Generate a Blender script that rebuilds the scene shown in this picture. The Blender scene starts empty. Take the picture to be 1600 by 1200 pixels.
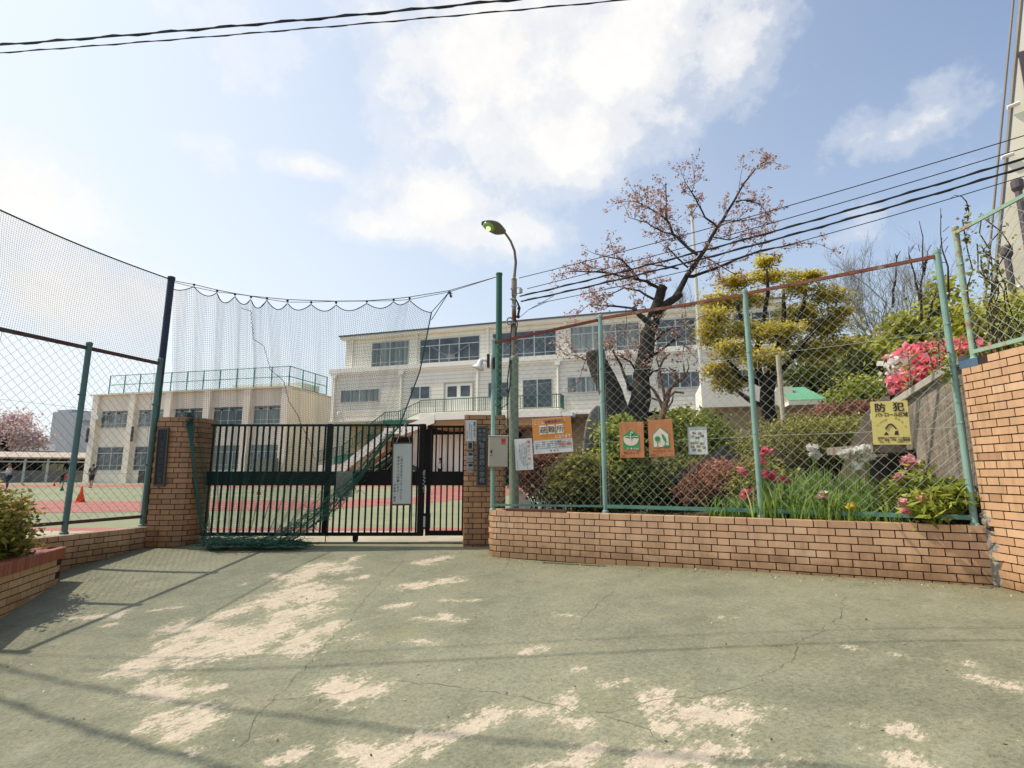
import bpy, math, random
import numpy as np
from math import sin, cos, tan, atan, atan2, pi, sqrt, radians, floor
from mathutils import Vector, Matrix
R = random.Random(7)
NR = np.random.RandomState(11)
scene = bpy.context.scene
COL = scene.collection
# ---------------------------------------------------------------- survey
F = 835.0; HZ = 740.0; PIT = atan((HZ-600)/F); EYE = 0.95
def ray(x, y):
    s = (600-y)/F
    return ((x-800)/F, cos(PIT)-s*sin(PIT), sin(PIT)+s*cos(PIT))
def P(x, y, Y):
    d = ray(x, y); t = Y/d[1]
    return Vector((t*d[0], Y, EYE+t*d[2]))
def G(x, y, z=0.0):
    d = ray(x, y); t = (z-EYE)/d[2]
    return Vector((t*d[0], t*d[1], z))
def sstep(a, b, x):
    t = min(1.0, max(0.0, (x-a)/(b-a))); return t*t*(3-2*t)
def gz(X, Y):                      # forecourt slopes down from the gate to the street, more on the left
    if Y >= 7.6: return 0.0
    w = 1-sstep(-4.5, 3.6, X)
    return -0.135*(7.6-max(Y, -6))*w
def GG(x, y):
    p = G(x, y, -0.1)
    for _ in range(12): p = G(x, y, gz(p.x, p.y))
    return p
SUN = Vector((-1.9, 0.22, 2.65)).normalized()
# ---------------------------------------------------------------- mesh builder
class MB:
    def __init__(s): s.v = []; s.f = []; s.t = []; s.n = 0
    def add(s, verts, faces, tint=0.5):
        b = s.n; verts = [tuple(p) for p in verts]
        s.v += verts; s.f += [tuple(i+b for i in q) for q in faces]
        s.t += [tint]*len(verts); s.n += len(verts); return b
    def box(s, c, d, ax=None, tint=0.5):
        c = Vector(c); ax = ax or (Vector((1,0,0)), Vector((0,1,0)), Vector((0,0,1)))
        vs = [c+ax[0]*(d[0]/2*i)+ax[1]*(d[1]/2*j)+ax[2]*(d[2]/2*k) for k in (-1,1) for j in (-1,1) for i in (-1,1)]
        s.add(vs, [(0,2,3,1),(4,5,7,6),(0,1,5,4),(2,6,7,3),(0,4,6,2),(1,3,7,5)], tint)
    def box2(s, a, b, tint=0.5):
        a = Vector(a); b = Vector(b); s.box((a+b)/2, tuple(abs(b[i]-a[i]) for i in range(3)), None, tint)
    def quad(s, a, b, c, d, tint=0.5): s.add([a,b,c,d], [(0,1,2,3)], tint)
    def poly(s, pts, tint=0.5): s.add(pts, [tuple(range(len(pts)))], tint)
    def prism(s, pts, off, tint=0.5):
        n = len(pts); off = Vector(off); q = [Vector(p) for p in pts]
        fs = [tuple(range(n))[::-1], tuple(range(n, 2*n))]+[(i,(i+1)%n,n+(i+1)%n,n+i) for i in range(n)]
        s.add(q+[p+off for p in q], fs, tint)
    def tube(s, pts, r, sides=6, cap=True, tint=0.5):
        pts = [Vector(p) for p in pts]; n = len(pts)
        rs = r if hasattr(r, '__len__') else [r]*n
        vs = []; up = None
        for i, p in enumerate(pts):
            t = (pts[min(i+1,n-1)]-pts[max(i-1,0)])
            if t.length < 1e-9: t = Vector((0,0,1))
            t.normalize()
            if up is None:
                up = t.orthogonal().normalized()
            else:
                up = up-t*up.dot(t)
                up = up.normalized() if up.length > 1e-6 else t.orthogonal().normalized()
            w = t.cross(up)
            for k in range(sides):
                a = 2*pi*k/sides
                vs.append(p+up*(cos(a)*rs[i])+w*(sin(a)*rs[i]))
        fs = [(i*sides+k, i*sides+(k+1)%sides, (i+1)*sides+(k+1)%sides, (i+1)*sides+k) for i in range(n-1) for k in range(sides)]
        if cap: fs += [tuple(range(sides))[::-1], tuple((n-1)*sides+k for k in range(sides))]
        s.add(vs, fs, tint)
    def lathe(s, c, prof, n=24, ax=None, tint=0.5):
        c = Vector(c); ax = ax or (Vector((1,0,0)), Vector((0,1,0)), Vector((0,0,1)))
        vs = [c+ax[0]*(r*cos(2*pi*k/n))+ax[1]*(r*sin(2*pi*k/n))+ax[2]*h for r, h in prof for k in range(n)]
        m = len(prof)
        fs = [(i*n+k, i*n+(k+1)%n, (i+1)*n+(k+1)%n, (i+1)*n+k) for i in range(m-1) for k in range(n)]
        fs += [tuple(range(n))[::-1], tuple((m-1)*n+k for k in range(n))]
        s.add(vs, fs, tint)
    def ball(s, c, r, n=10, m=7, tint=0.5):
        r = r if hasattr(r, '__len__') else (r,r,r); c = Vector(c)
        vs = [c+Vector((r[0]*sin(pi*j/m)*cos(2*pi*k/n), r[1]*sin(pi*j/m)*sin(2*pi*k/n), r[2]*cos(pi*j/m))) for j in range(m+1) for k in range(n)]
        fs = [(j*n+k, (j+1)*n+k, (j+1)*n+(k+1)%n, j*n+(k+1)%n) for j in range(m) for k in range(n)]
        s.add(vs, fs, tint)
    def build(s, name, mat, parent=None, smooth=False, origin=None, bevel=0):
        v = np.array(s.v, dtype=np.float64).reshape(-1,3)
        return link_mesh(name, v, s.f, np.array(s.t), mat, parent, smooth, origin, bevel)
def root_of(o):
    while o.parent: o = o.parent
    return o
def link_mesh(name, v, f, tint, mat, parent=None, smooth=False, origin=None, bevel=0):
    if parent is not None: off = np.array(root_of(parent).location)
    elif origin is not None: off = np.array(origin)
    elif len(v): off = np.array([(v[:,0].min()+v[:,0].max())/2, (v[:,1].min()+v[:,1].max())/2, v[:,2].min()])
    else: off = np.zeros(3)
    v = v-off
    me = bpy.data.meshes.new(name)
    if isinstance(f, np.ndarray):          # all quads
        nf, k = f.shape
        me.vertices.add(len(v)); me.vertices.foreach_set('co', v.astype(np.float32).ravel())
        me.loops.add(nf*k); me.loops.foreach_set('vertex_index', f.astype(np.int32).ravel())
        me.polygons.add(nf)
        me.polygons.foreach_set('loop_start', np.arange(0, nf*k, k, dtype=np.int32))
        me.update(calc_edges=True)
    else:
        me.from_pydata([tuple(p) for p in v], [], f); me.update()
    if tint is not None and len(v):
        a = me.attributes.new('tint', 'FLOAT', 'POINT'); a.data.foreach_set('value', np.asarray(tint, dtype=np.float32))
    if smooth: me.polygons.foreach_set('use_smooth', [True]*len(me.polygons))
    me.materials.append(mat)
    o = bpy.data.objects.new(name, me); COL.objects.link(o)
    if parent is not None: o.parent = parent
    else: o.location = off
    if bevel:
        m = o.modifiers.new('Bevel', 'BEVEL'); m.width = bevel; m.segments = 2; m.limit_method = 'ANGLE'
    return o
def tag(o, label=None, cat=None, group=None, kind=None):
    if label: o['label'] = label
    if cat: o['category'] = cat
    if group: o['group'] = group
    if kind: o['kind'] = kind
    return o
def thing(name, label, cat, loc, group=None):
    o = bpy.data.objects.new(name, None); COL.objects.link(o); o.location = loc; o.empty_display_size = .2
    return tag(o, label, cat, group)
def share(o, parent, dloc):            # another part with the same mesh
    c = o.copy(); COL.objects.link(c); c.parent = parent; c.location = Vector(o.location)+Vector(dloc); return c
# ---------------------------------------------------------------- materials
def new_mat(name):
    m = bpy.data.materials.new(name); m.use_nodes = True
    nt = m.node_tree; nt.nodes.clear()
    return m, nt, nt.nodes, nt.links
def nd(ns, typ, **kw):
    n = ns.new(typ)
    for k, v in kw.items(): setattr(n, k, v)
    return n
def c4(c): return (c[0], c[1], c[2], 1.0)
def ramp(ns, stops):
    r = ns.new('ShaderNodeValToRGB'); e = r.color_ramp.elements
    e[0].position = stops[0][0]; e[0].color = c4(stops[0][1]); e[1].position = stops[-1][0]; e[1].color = c4(stops[-1][1])
    for p, c in stops[1:-1]:
        k = e.new(p); k.color = c4(c)
    return r
def noise(ns, ls, scale, detail=5, rough=.6, vec=None, dim=None):
    n = ns.new('ShaderNodeTexNoise'); n.inputs['Scale'].default_value = scale; n.inputs['Detail'].default_value = detail
    n.inputs['Roughness'].default_value = rough
    if vec is not None: ls.new(vec, n.inputs['Vector'])
    return n
def mathn(ns, ls, op, a, b=None, c=None):
    n = ns.new('ShaderNodeMath'); n.operation = op
    for i, x in enumerate((a, b, c)):
        if x is None: continue
        if isinstance(x, (int, float)): n.inputs[i].default_value = x
        else: ls.new(x, n.inputs[i])
    return n.outputs[0]
def mixc(ns, ls, fac, a, b, blend='MIX'):
    n = ns.new('ShaderNodeMix'); n.data_type = 'RGBA'; n.blend_type = blend
    for i, x in ((0, fac), (6, a), (7, b)):
        if isinstance(x, (int, float)): n.inputs[i].default_value = x
        elif isinstance(x, (tuple, list)): n.inputs[i].default_value = c4(x)
        else: ls.new(x, n.inputs[i])
    return n.outputs[2]
def finish(nt, ns, ls, col, rough=.7, metal=0, bump=None, bdist=.01, bstr=.5, spec=.4, transl=0, tcol=None):
    b = ns.new('ShaderNodeBsdfPrincipled'); o = ns.new('ShaderNodeOutputMaterial')
    if isinstance(col, (tuple, list)): b.inputs['Base Color'].default_value = c4(col)
    else: ls.new(col, b.inputs['Base Color'])
    if isinstance(rough, (int, float)): b.inputs['Roughness'].default_value = rough
    else: ls.new(rough, b.inputs['Roughness'])
    b.inputs['Metallic'].default_value = metal; b.inputs['Specular IOR Level'].default_value = spec
    if bump is not None:
        bn = ns.new('ShaderNodeBump'); bn.inputs['Strength'].default_value = bstr; bn.inputs['Distance'].default_value = bdist
        ls.new(bump, bn.inputs['Height']); ls.new(bn.outputs[0], b.inputs['Normal'])
    if transl:
        t = ns.new('ShaderNodeBsdfTranslucent'); m = ns.new('ShaderNodeMixShader'); m.inputs[0].default_value = transl
        if isinstance(col, (tuple, list)): t.inputs[0].default_value = c4(col)
        else: ls.new(col, t.inputs[0])
        ls.new(b.outputs[0], m.inputs[1]); ls.new(t.outputs[0], m.inputs[2]); ls.new(m.outputs[0], o.inputs[0])
    else: ls.new(b.outputs[0], o.inputs[0])
    return b
MATS = {}
def flat(name, col, rough=.6, var=.25, scale=3.0, metal=0, bump=0, spec=.4, fine=40):
    """painted / plain surface with dirt mottling at two scales"""
    if name in MATS: return MATS[name]
    m, nt, ns, ls = new_mat(name); g = ns.new('ShaderNodeNewGeometry'); pos = g.outputs['Position']
    n1 = noise(ns, ls, scale, 6, .65, pos); n2 = noise(ns, ls, fine, 3, .6, pos)
    v = mathn(ns, ls, 'ADD', mathn(ns, ls, 'MULTIPLY', n1.outputs[0], .7), mathn(ns, ls, 'MULTIPLY', n2.outputs[0], .3))
    lo = tuple(x*(1-var) for x in col); hi = tuple(min(1, x*(1+var*.7)) for x in col)
    r = ramp(ns, [(.3, lo), (.7, hi)]); ls.new(v, r.inputs[0])
    finish(nt, ns, ls, r.outputs[0], rough, metal, n2.outputs[0] if bump else None, .004, bump, spec)
    MATS[name] = m; return m
def tinted(name, stops, rough=.7, var=.15, scale=8, transl=0, bump=0, spec=.3, streak=False):
    """colour from the per-piece tint attribute, mottled by noise"""
    if name in MATS: return MATS[name]
    m, nt, ns, ls = new_mat(name); a = nd(ns, 'ShaderNodeAttribute', attribute_name='tint')
    g = ns.new('ShaderNodeNewGeometry'); n1 = noise(ns, ls, scale, 5, .65, g.outputs['Position'])
    r = ramp(ns, stops); ls.new(a.outputs['Fac'], r.inputs[0])
    k = mathn(ns, ls, 'MULTIPLY_ADD', n1.outputs[0], var*2, 1-var)
    cm = ns.new('ShaderNodeCombineColor')
    for i in range(3): ls.new(k, cm.inputs[i])
    col = mixc(ns, ls, 1.0, r.outputs[0], cm.outputs[0], 'MULTIPLY')
    if streak:
        mp = ns.new('ShaderNodeMapping'); mp.inputs['Scale'].default_value = (5, 5, .7); ls.new(g.outputs['Position'], mp.inputs[0])
        n3 = noise(ns, ls, 1.6, 5, .7, mp.outputs[0]); rr = ramp(ns, [(.45, (1,1,1)), (.8, (.55,.5,.45))]); ls.new(n3.outputs[0], rr.inputs[0])
        col = mixc(ns, ls, .8, col, rr.outputs[0], 'MULTIPLY')
    if streak:                        # splash grime at the foot of a wall, pale bloom in places
        sx = ns.new('ShaderNodeSeparateXYZ'); ls.new(g.outputs['Position'], sx.inputs[0])
        zz = mathn(ns, ls, 'ADD', sx.outputs[2], mathn(ns, ls, 'MULTIPLY_ADD', n1.outputs[0], .5, -.25)); gr = ramp(ns, [(0, (.50,.47,.40)), (.16, (.86,.85,.82)), (.30, (1,1,1))]); ls.new(zz, gr.inputs[0])
        col = mixc(ns, ls, .85, col, gr.outputs[0], 'MULTIPLY')
        n4 = noise(ns, ls, 2.3, 6, .75, g.outputs['Position']); bl_ = ramp(ns, [(.60, (0,0,0)), (.78, (1,1,1))]); ls.new(n4.outputs[0], bl_.inputs[0]); col = mixc(ns, ls, mathn(ns, ls, 'MULTIPLY', bl_.outputs[0], .22), col, (.62,.56,.48))
    n2 = noise(ns, ls, 120, 2, .5, g.outputs['Position'])
    finish(nt, ns, ls, col, rough, 0, n2.outputs[0] if bump else None, .003, bump, spec, transl)
    MATS[name] = m; return m
def rusty(name, paint, rust=(.16,.06,.03), amount=.5, rough=.5, scale=9):
    if name in MATS: return MATS[name]
    m, nt, ns, ls = new_mat(name); g = ns.new('ShaderNodeNewGeometry'); pos = g.outputs['Position']
    n1 = noise(ns, ls, scale, 8, .7, pos); n2 = noise(ns, ls, scale*.35, 4, .6, pos)
    v = mathn(ns, ls, 'ADD', mathn(ns, ls, 'MULTIPLY', n1.outputs[0], .6), mathn(ns, ls, 'MULTIPLY', n2.outputs[0], .4))
    r = ramp(ns, [(1-amount-.04, (0,0,0)), (1-amount+.04, (1,1,1))]); ls.new(v, r.inputs[0])
    pv = ramp(ns, [(.3, tuple(x*.8 for x in paint)), (.7, tuple(min(1,x*1.15) for x in paint))]); ls.new(n2.outputs[0], pv.inputs[0])
    n3 = noise(ns, ls, 60, 4, .7, pos); rv = ramp(ns, [(.3, tuple(x*.55 for x in rust)), (.7, tuple(x*1.5 for x in rust))]); ls.new(n3.outputs[0], rv.inputs[0])
    col = mixc(ns, ls, r.outputs[0], pv.outputs[0], rv.outputs[0])
    ro = mathn(ns, ls, 'MULTIPLY_ADD', r.outputs[0], .4, rough)
    finish(nt, ns, ls, col, ro, 0, n1.outputs[0], .004, .25)
    MATS[name] = m; return m
def siding(name, col, pitch=.30, dark=.55):
    m, nt, ns, ls = new_mat(name); g = ns.new('ShaderNodeNewGeometry'); pos = g.outputs['Position']
    sx = ns.new('ShaderNodeSeparateXYZ'); ls.new(pos, sx.inputs[0])
    fr = mathn(ns, ls, 'FRACT', mathn(ns, ls, 'DIVIDE', sx.outputs[2], pitch))
    r = ramp(ns, [(0, (dark,dark,dark)), (.13, (dark*1.1,)*3), (.17, (1,1,1)), (.9, (.97,.97,.97)), (1, (.9,.9,.9))]); ls.new(fr, r.inputs[0])
    mp = ns.new('ShaderNodeMapping'); mp.inputs['Scale'].default_value = (1, 1, .14); ls.new(pos, mp.inputs[0])
    n1 = noise(ns, ls, 1.4, 7, .75, mp.outputs[0]); c = ramp(ns, [(.25, tuple(x*k for x, k in zip(col, (.70,.67,.62)))), (.42, tuple(x*.93 for x in col)), (.6, col)]); ls.new(n1.outputs[0], c.inputs[0])
    out = mixc(ns, ls, 1, c.outputs[0], r.outputs[0], 'MULTIPLY')
    finish(nt, ns, ls, out, .75, 0, fr, .02, .4, .2)
    MATS[name] = m; return m
def glass(name, col=(.03,.035,.04), rough=.06):
    m, nt, ns, ls = new_mat(name); g = ns.new('ShaderNodeNewGeometry')
    mp = ns.new('ShaderNodeMapping'); mp.inputs['Scale'].default_value = (4, 4, .15) if rough > .1 else (1, 1, 1); ls.new(g.outputs['Position'], mp.inputs[0])
    n1 = noise(ns, ls, .8, 3, .6, mp.outputs[0]); r = ramp(ns, [(.35, tuple(x*.5 for x in col)), (.7, tuple(x*1.8 for x in col))]); ls.new(n1.outputs[0], r.inputs[0])
    finish(nt, ns, ls, r.outputs[0], rough, 0, n1.outputs[0], .02, .03, .6)
    MATS[name] = m; return m
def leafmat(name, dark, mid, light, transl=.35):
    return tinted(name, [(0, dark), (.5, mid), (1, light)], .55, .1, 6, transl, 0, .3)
def bark(name, col):
    if name in MATS: return MATS[name]
    m, nt, ns, ls = new_mat(name); g = ns.new('ShaderNodeNewGeometry')
    mp = ns.new('ShaderNodeMapping'); mp.inputs['Scale'].default_value = (1, 1, .35); ls.new(g.outputs['Position'], mp.inputs[0])
    n1 = noise(ns, ls, 16, 8, .75, mp.outputs[0]); n2 = noise(ns, ls, 3, 3, .6, g.outputs['Position'])
    r = ramp(ns, [(.32, tuple(x*.35 for x in col)), (.55, col), (.75, tuple(x*2.0 for x in col))]); ls.new(mathn(ns, ls, 'MULTIPLY_ADD', n2.outputs[0], .35, mathn(ns, ls, 'MULTIPLY', n1.outputs[0], .65)), r.inputs[0])
    finish(nt, ns, ls, r.outputs[0], .9, 0, n1.outputs[0], .03, .9, .15)
    MATS[name] = m; return m
# ---------------------------------------------------------------- lettering
_gl = {}
def glyph(ch, bold=0.0):
    k = (ch, bold)
    if k not in _gl:
        cu = bpy.data.curves.new('glyph', 'FONT'); cu.body = ch; cu.size = 1; cu.resolution_u = 2; cu.offset = bold
        cu.align_x = 'CENTER'; cu.align_y = 'CENTER'
        ob = bpy.data.objects.new('glyph', cu); COL.objects.link(ob)
        bpy.context.view_layer.update()
        me = bpy.data.meshes.new_from_object(ob)
        vs = [(v.co.x, v.co.y) for v in me.vertices]; fs = [tuple(p.vertices) for p in me.polygons]
        bpy.data.objects.remove(ob); bpy.data.curves.remove(cu); bpy.data.meshes.remove(me)
        if vs:
            cx = (min(v[0] for v in vs)+max(v[0] for v in vs))/2; cy = (min(v[1] for v in vs)+max(v[1] for v in vs))/2
            w = max(max(v[0] for v in vs)-min(v[0] for v in vs), max(v[1] for v in vs)-min(v[1] for v in vs))
        else: cx = cy = 0; w = 1
        _gl[k] = (vs, fs, cx, cy, w)
    return _gl[k]
class Frame:
    """a flat sign face: u right, v up (metres) from its bottom left corner, n out of the face"""
    def __init__(s, tl, tr, bl):
        tl, tr, bl = Vector(tl), Vector(tr), Vector(bl)
        s.o = bl; s.W = (tr-tl).length; s.H = (tl-bl).length
        s.ey = (tl-bl).normalized(); ex = (tr-tl).normalized(); s.n = ex.cross(s.ey).normalized(); s.ex = s.ey.cross(s.n)
        s.ax = (s.ex, s.ey, s.n)
    def p(s, u, v, h=0): return s.o+s.ex*u+s.ey*v+s.n*h
    def f(s, u, v, h=0): return s.p(u*s.W, v*s.H, h)
    def rect(s, mb, u0, v0, u1, v1, h, tint=.5): mb.quad(s.f(u0,v0,h), s.f(u1,v0,h), s.f(u1,v1,h), s.f(u0,v1,h), tint)
    def slab(s, mb, u0, v0, u1, v1, h0, h1, tint=.5):
        mb.box(s.f((u0+u1)/2, (v0+v1)/2, (h0+h1)/2), ((u1-u0)*s.W, (v1-v0)*s.H, h1-h0), s.ax, tint)
    def char(s, mb, ch, u, v, size, h, bold=0, sx=1.0, tint=.5, rot=0):
        vs, fs, cx, cy, w = glyph(ch, 0)
        if not vs: return
        if bold > .005:                # heavier strokes: the same glyph laid a hair apart
            e = min(bold, .028)*size
            for i, (a, c) in enumerate(((-1,0),(1,0),(0,1),(0,-1))): s.char(mb, ch, u+a*e/s.W, v+c*e*.8/s.H, size, h+.0002*(i+1), 0, sx, tint, rot)
        if ch in 'ー・、。っゅッァー': cx2, cy2 = (cx, cy)
        ca, sa = cos(rot), sin(rot)
        q = []
        for x, y in vs:
            x = (x-cx)*size*sx; y = (y-cy)*size
            q.append(s.p(u*s.W+x*ca-y*sa, v*s.H+x*sa+y*ca, h))
        mb.add(q, fs, tint)
    def hline(s, mb, text, u, v, size, pitch, h=.004, bold=0, sx=1.0):   # u = left end; pitch in metres
        k = min(1.0, (.975-u)*s.W/(pitch*len(text))); pitch *= k
        for i, ch in enumerate(text): s.char(mb, ch, u+(i+.5)*pitch/s.W, v, size, h, bold, sx*k)
    def vline(s, mb, text, u, v, size, pitch, h=.004, bold=0, sx=1.0):   # v = top end
        k = min(1.0, (v-.03)*s.H/(pitch*len(text))); pitch *= k; size *= k
        for i, ch in enumerate(text): s.char(mb, ch, u, v-(i+.5)*pitch/s.H, size, h, bold, sx, rot=(pi/2 if ch == 'ー' else 0))
# ---------------------------------------------------------------- foliage
def leaf_quads(cen, size, up=.3, aspect=.55, tint=None, droop=0):
    n = len(cen)
    d = NR.normal(size=(n,3)); d[:,2] *= .6; d[:,2] -= droop; d /= np.linalg.norm(d, axis=1)[:,None]
    nn = NR.normal(size=(n,3)); nn[:,2] += up*3; w = np.cross(d, nn); w /= (np.linalg.norm(w, axis=1)[:,None]+1e-9)
    sz = size*(.6+.8*NR.rand(n))[:,None]
    v = np.empty((n,4,3)); v[:,0] = cen-d*sz*.5; v[:,2] = cen+d*sz*.5
    v[:,1] = cen+w*sz*.5*aspect; v[:,3] = cen-w*sz*.5*aspect
    f = np.arange(4*n).reshape(n,4)
    t = np.repeat(NR.rand(n) if tint is None else tint, 4)
    return v.reshape(-1,3), f, t
def crown_points(blobs, n, shell=.55, clump=.12, per=14):
    """leaf centres in clumps spread through ellipsoids; tint higher toward the top and outside"""
    vol = np.array([b[3]*b[4]*b[5] for b in blobs])**.67; vol /= vol.sum()
    cs, ts = [], []
    for b, k in zip(blobs, vol):
        nc = max(1, int(n*k/per))
        d = NR.normal(size=(nc,3)); d /= np.linalg.norm(d, axis=1)[:,None]
        r = (shell+(1-shell)*NR.rand(nc))*(1-.25*NR.rand(nc)**3); r = np.where(NR.rand(nc) < .12, r*1.13, r)
        c = d*r[:,None]*np.array(b[3:6])+np.array(b[:3])
        s = clump*(.5+NR.rand(nc))
        pts = c[:,None,:]+NR.normal(size=(nc,per,3))*s[:,None,None]*np.array([1,1,.6])
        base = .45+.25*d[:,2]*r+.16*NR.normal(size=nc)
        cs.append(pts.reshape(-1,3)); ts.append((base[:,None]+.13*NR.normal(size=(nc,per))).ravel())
    return np.concatenate(cs), np.clip(np.concatenate(ts), 0, 1)
def foliage(name, blobs, n, size, mat, parent=None, shell=.55, clump=.12, per=14, up=.3, aspect=.55, droop=0, minz=None):
    c, t = crown_points(blobs, n, shell, clump, per)
    if minz is not None:
        k = c[:,2] > minz; c, t = c[k], t[k]
    v, f, tt = leaf_quads(c, size, up, aspect, t, droop)
    return link_mesh(name, v, f, tt, mat, parent)
def pb(x, y, rx, ry, Y, dy=None):      # ellipsoid from its place and half-size as measured on the photograph at distance Y
    c = P(x, y, Y); k = Y/F
    return (c.x, c.y, c.z, rx*k, (dy if dy is not None else (rx+ry)/2*k), ry*k)
def bend(a, b, n=6, j=.06):
    a, b = Vector(a), Vector(b); L = (b-a).length; out = []
    for i in range(n+1):
        t = i/n; p = a.lerp(b, t)
        if 0 < i < n: p += Vector((R.gauss(0,1), R.gauss(0,1), R.gauss(0,1)))*L*j*.5
        out.append(p)
    return out
def twigs(mb, p, d, L, r, depth, ends, spread=.6, up=.15, nchild=(2,3), sides=4):
    n = 4; pts = [Vector(p)]; d = Vector(d).normalized()
    for i in range(n):
        d = (d+Vector((R.gauss(0,.16), R.gauss(0,.16), R.gauss(0,.13)+up*.25))).normalized(); pts.append(pts[-1]+d*L/n)
    mb.tube(pts, [r*(1-.55*i/n) for i in range(n+1)], sides, False)
    ends.append((pts[-1], d, depth)); ends.append((pts[2], d, depth))
    if depth <= 0: return
    for _ in range(R.randint(*nchild)):
        k = R.randint(1, n); dd = (d+Vector((R.gauss(0,spread), R.gauss(0,spread), R.gauss(0,spread*.8)+up))).normalized()
        twigs(mb, pts[k], dd, L*R.uniform(.55,.85), r*.55, depth-1, ends, spread, up, nchild, sides)
# ================================================================ camera, light, sky
cam = bpy.data.cameras.new('camera'); co = bpy.data.objects.new('camera', cam); COL.objects.link(co)
cam.sensor_width = 36; cam.lens = F/1600*36; cam.clip_start = .05; cam.clip_end = 3000
co.location = (0, 0, EYE); co.rotation_euler = (pi/2+PIT, 0, 0); scene.camera = co
scene.render.engine = 'CYCLES'
scene.view_settings.view_transform = 'Standard'; scene.view_settings.look = 'None'; scene.view_settings.exposure = 0; scene.view_settings.gamma = 1
scene.cycles.use_denoising = True
scene.cycles.max_bounces = 6; scene.cycles.transparent_max_bounces = 8; scene.cycles.sample_clamp_indirect = 6
scene.render.film_transparent = False
sl = bpy.data.lights.new('sun', 'SUN'); sl.energy = 4.5; sl.angle = radians(.55); sl.color = (1, .93, .80)
so = bpy.data.objects.new('sun', sl); COL.objects.link(so); so.location = (-20, 6, 30)
so.rotation_euler = SUN.to_track_quat('Z', 'Y').to_euler()
w = bpy.data.worlds.new('World'); scene.world = w; w.use_nodes = True
nt = w.node_tree; ns, ls = nt.nodes, nt.links; ns.clear()
sky = ns.new('ShaderNodeTexSky'); sky.sky_type = 'NISHITA'; sky.sun_disc = False
sky.sun_elevation = math.asin(SUN.z); sky.sun_rotation = atan2(SUN.x, SUN.y) % (2*pi); sky.air_density = 1.1; sky.dust_density = 2.2; sky.ozone_density = 1.5
tc = ns.new('ShaderNodeTexCoord'); D = tc.outputs['Generated']
nrm = nd(ns, 'ShaderNodeVectorMath', operation='NORMALIZE'); ls.new(D, nrm.inputs[0]); D = nrm.outputs[0]
sep = ns.new('ShaderNodeSeparateXYZ'); ls.new(D, sep.inputs[0])
skyc = nd(ns, 'ShaderNodeVectorMath', operation='SCALE'); ls.new(sky.outputs[0], skyc.inputs[0]); skyc.inputs['Scale'].default_value = .14
# soft distortion of the direction, so the cloud edges are ragged
n1 = noise(ns, ls, 3.2, 5, .62, D); n2 = noise(ns, ls, 10, 6, .7, D); n0 = noise(ns, ls, 1.6, 2, .55, D)
w.cycles.sampling_method = 'MANUAL'; w.cycles.sample_map_resolution = 256
def vdir(x, y): return Vector(ray(x, y)).normalized()
CLOUDS = [  # x, y, half width, half height (in photo pixels), strength
    (760,110,200,150,1.0),(980,70,230,140,1.0),(1130,60,130,130,.75),(880,210,170,90,1.0),(1040,185,120,70,.6),(800,265,120,60,.7),(930,270,75,40,.7),
    (690,320,140,60,.95),(760,360,110,50,.75),(590,350,110,40,.65),(470,258,75,22,.75),(1350,215,120,45,.45),(1450,130,60,30,.35),(1340,365,110,50,.35),
    (20,300,110,90,1.0),(-150,330,220,140,1.0),(60,450,200,70,.7),(350,230,60,30,.35),(400,90,90,50,.3),(620,60,90,60,.6),
    (500,-300,500,130,.7),(1300,-250,300,90,.5),(-600,100,300,200,.8),(2200,300,400,120,.7)]
mx = None
wob = mathn(ns, ls, 'MULTIPLY_ADD', n1.outputs[0], 2.2, -1.1)
for x, y, rx, ry, st in CLOUDS:
    c = vdir(x, y); k = 1/F*Vector((1, (x-800)/F, (600-y)/F)).length**-1
    right = Vector((c.y, -c.x, 0)).normalized(); upv = right.cross(c)
    sub = nd(ns, 'ShaderNodeVectorMath', operation='SUBTRACT'); ls.new(D, sub.inputs[0]); sub.inputs[1].default_value = c
    comp = []
    for axv, r in ((right, rx*k), (upv, ry*k), (c, max(rx, ry)*k*1.5)):
        dt = nd(ns, 'ShaderNodeVectorMath', operation='DOT_PRODUCT'); ls.new(sub.outputs[0], dt.inputs[0]); dt.inputs[1].default_value = axv/r
        comp.append(mathn(ns, ls, 'MULTIPLY', dt.outputs['Value'], dt.outputs['Value']))
    rr = mathn(ns, ls, 'SQRT', mathn(ns, ls, 'ADD', mathn(ns, ls, 'ADD', comp[0], comp[1]), comp[2]))
    v = mathn(ns, ls, 'MULTIPLY', mathn(ns, ls, 'SUBTRACT', 1.25, rr), st)
    mx = v if mx is None else mathn(ns, ls, 'SMOOTH_MAX', mx, v, .25)
dens = mathn(ns, ls, 'ADD', mathn(ns, ls, 'ADD', mx, wob), mathn(ns, ls, 'MULTIPLY_ADD', n2.outputs[0], 1.15, -.575))
cr = ramp(ns, [(.28, (0,0,0)), (.5, (.28,)*3), (.72, (.72,)*3), (1, (1,1,1))]); cr.color_ramp.interpolation = 'EASE'; ls.new(mathn(ns, ls, 'MULTIPLY_ADD', dens, .75, .22), cr.inputs[0])
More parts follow.
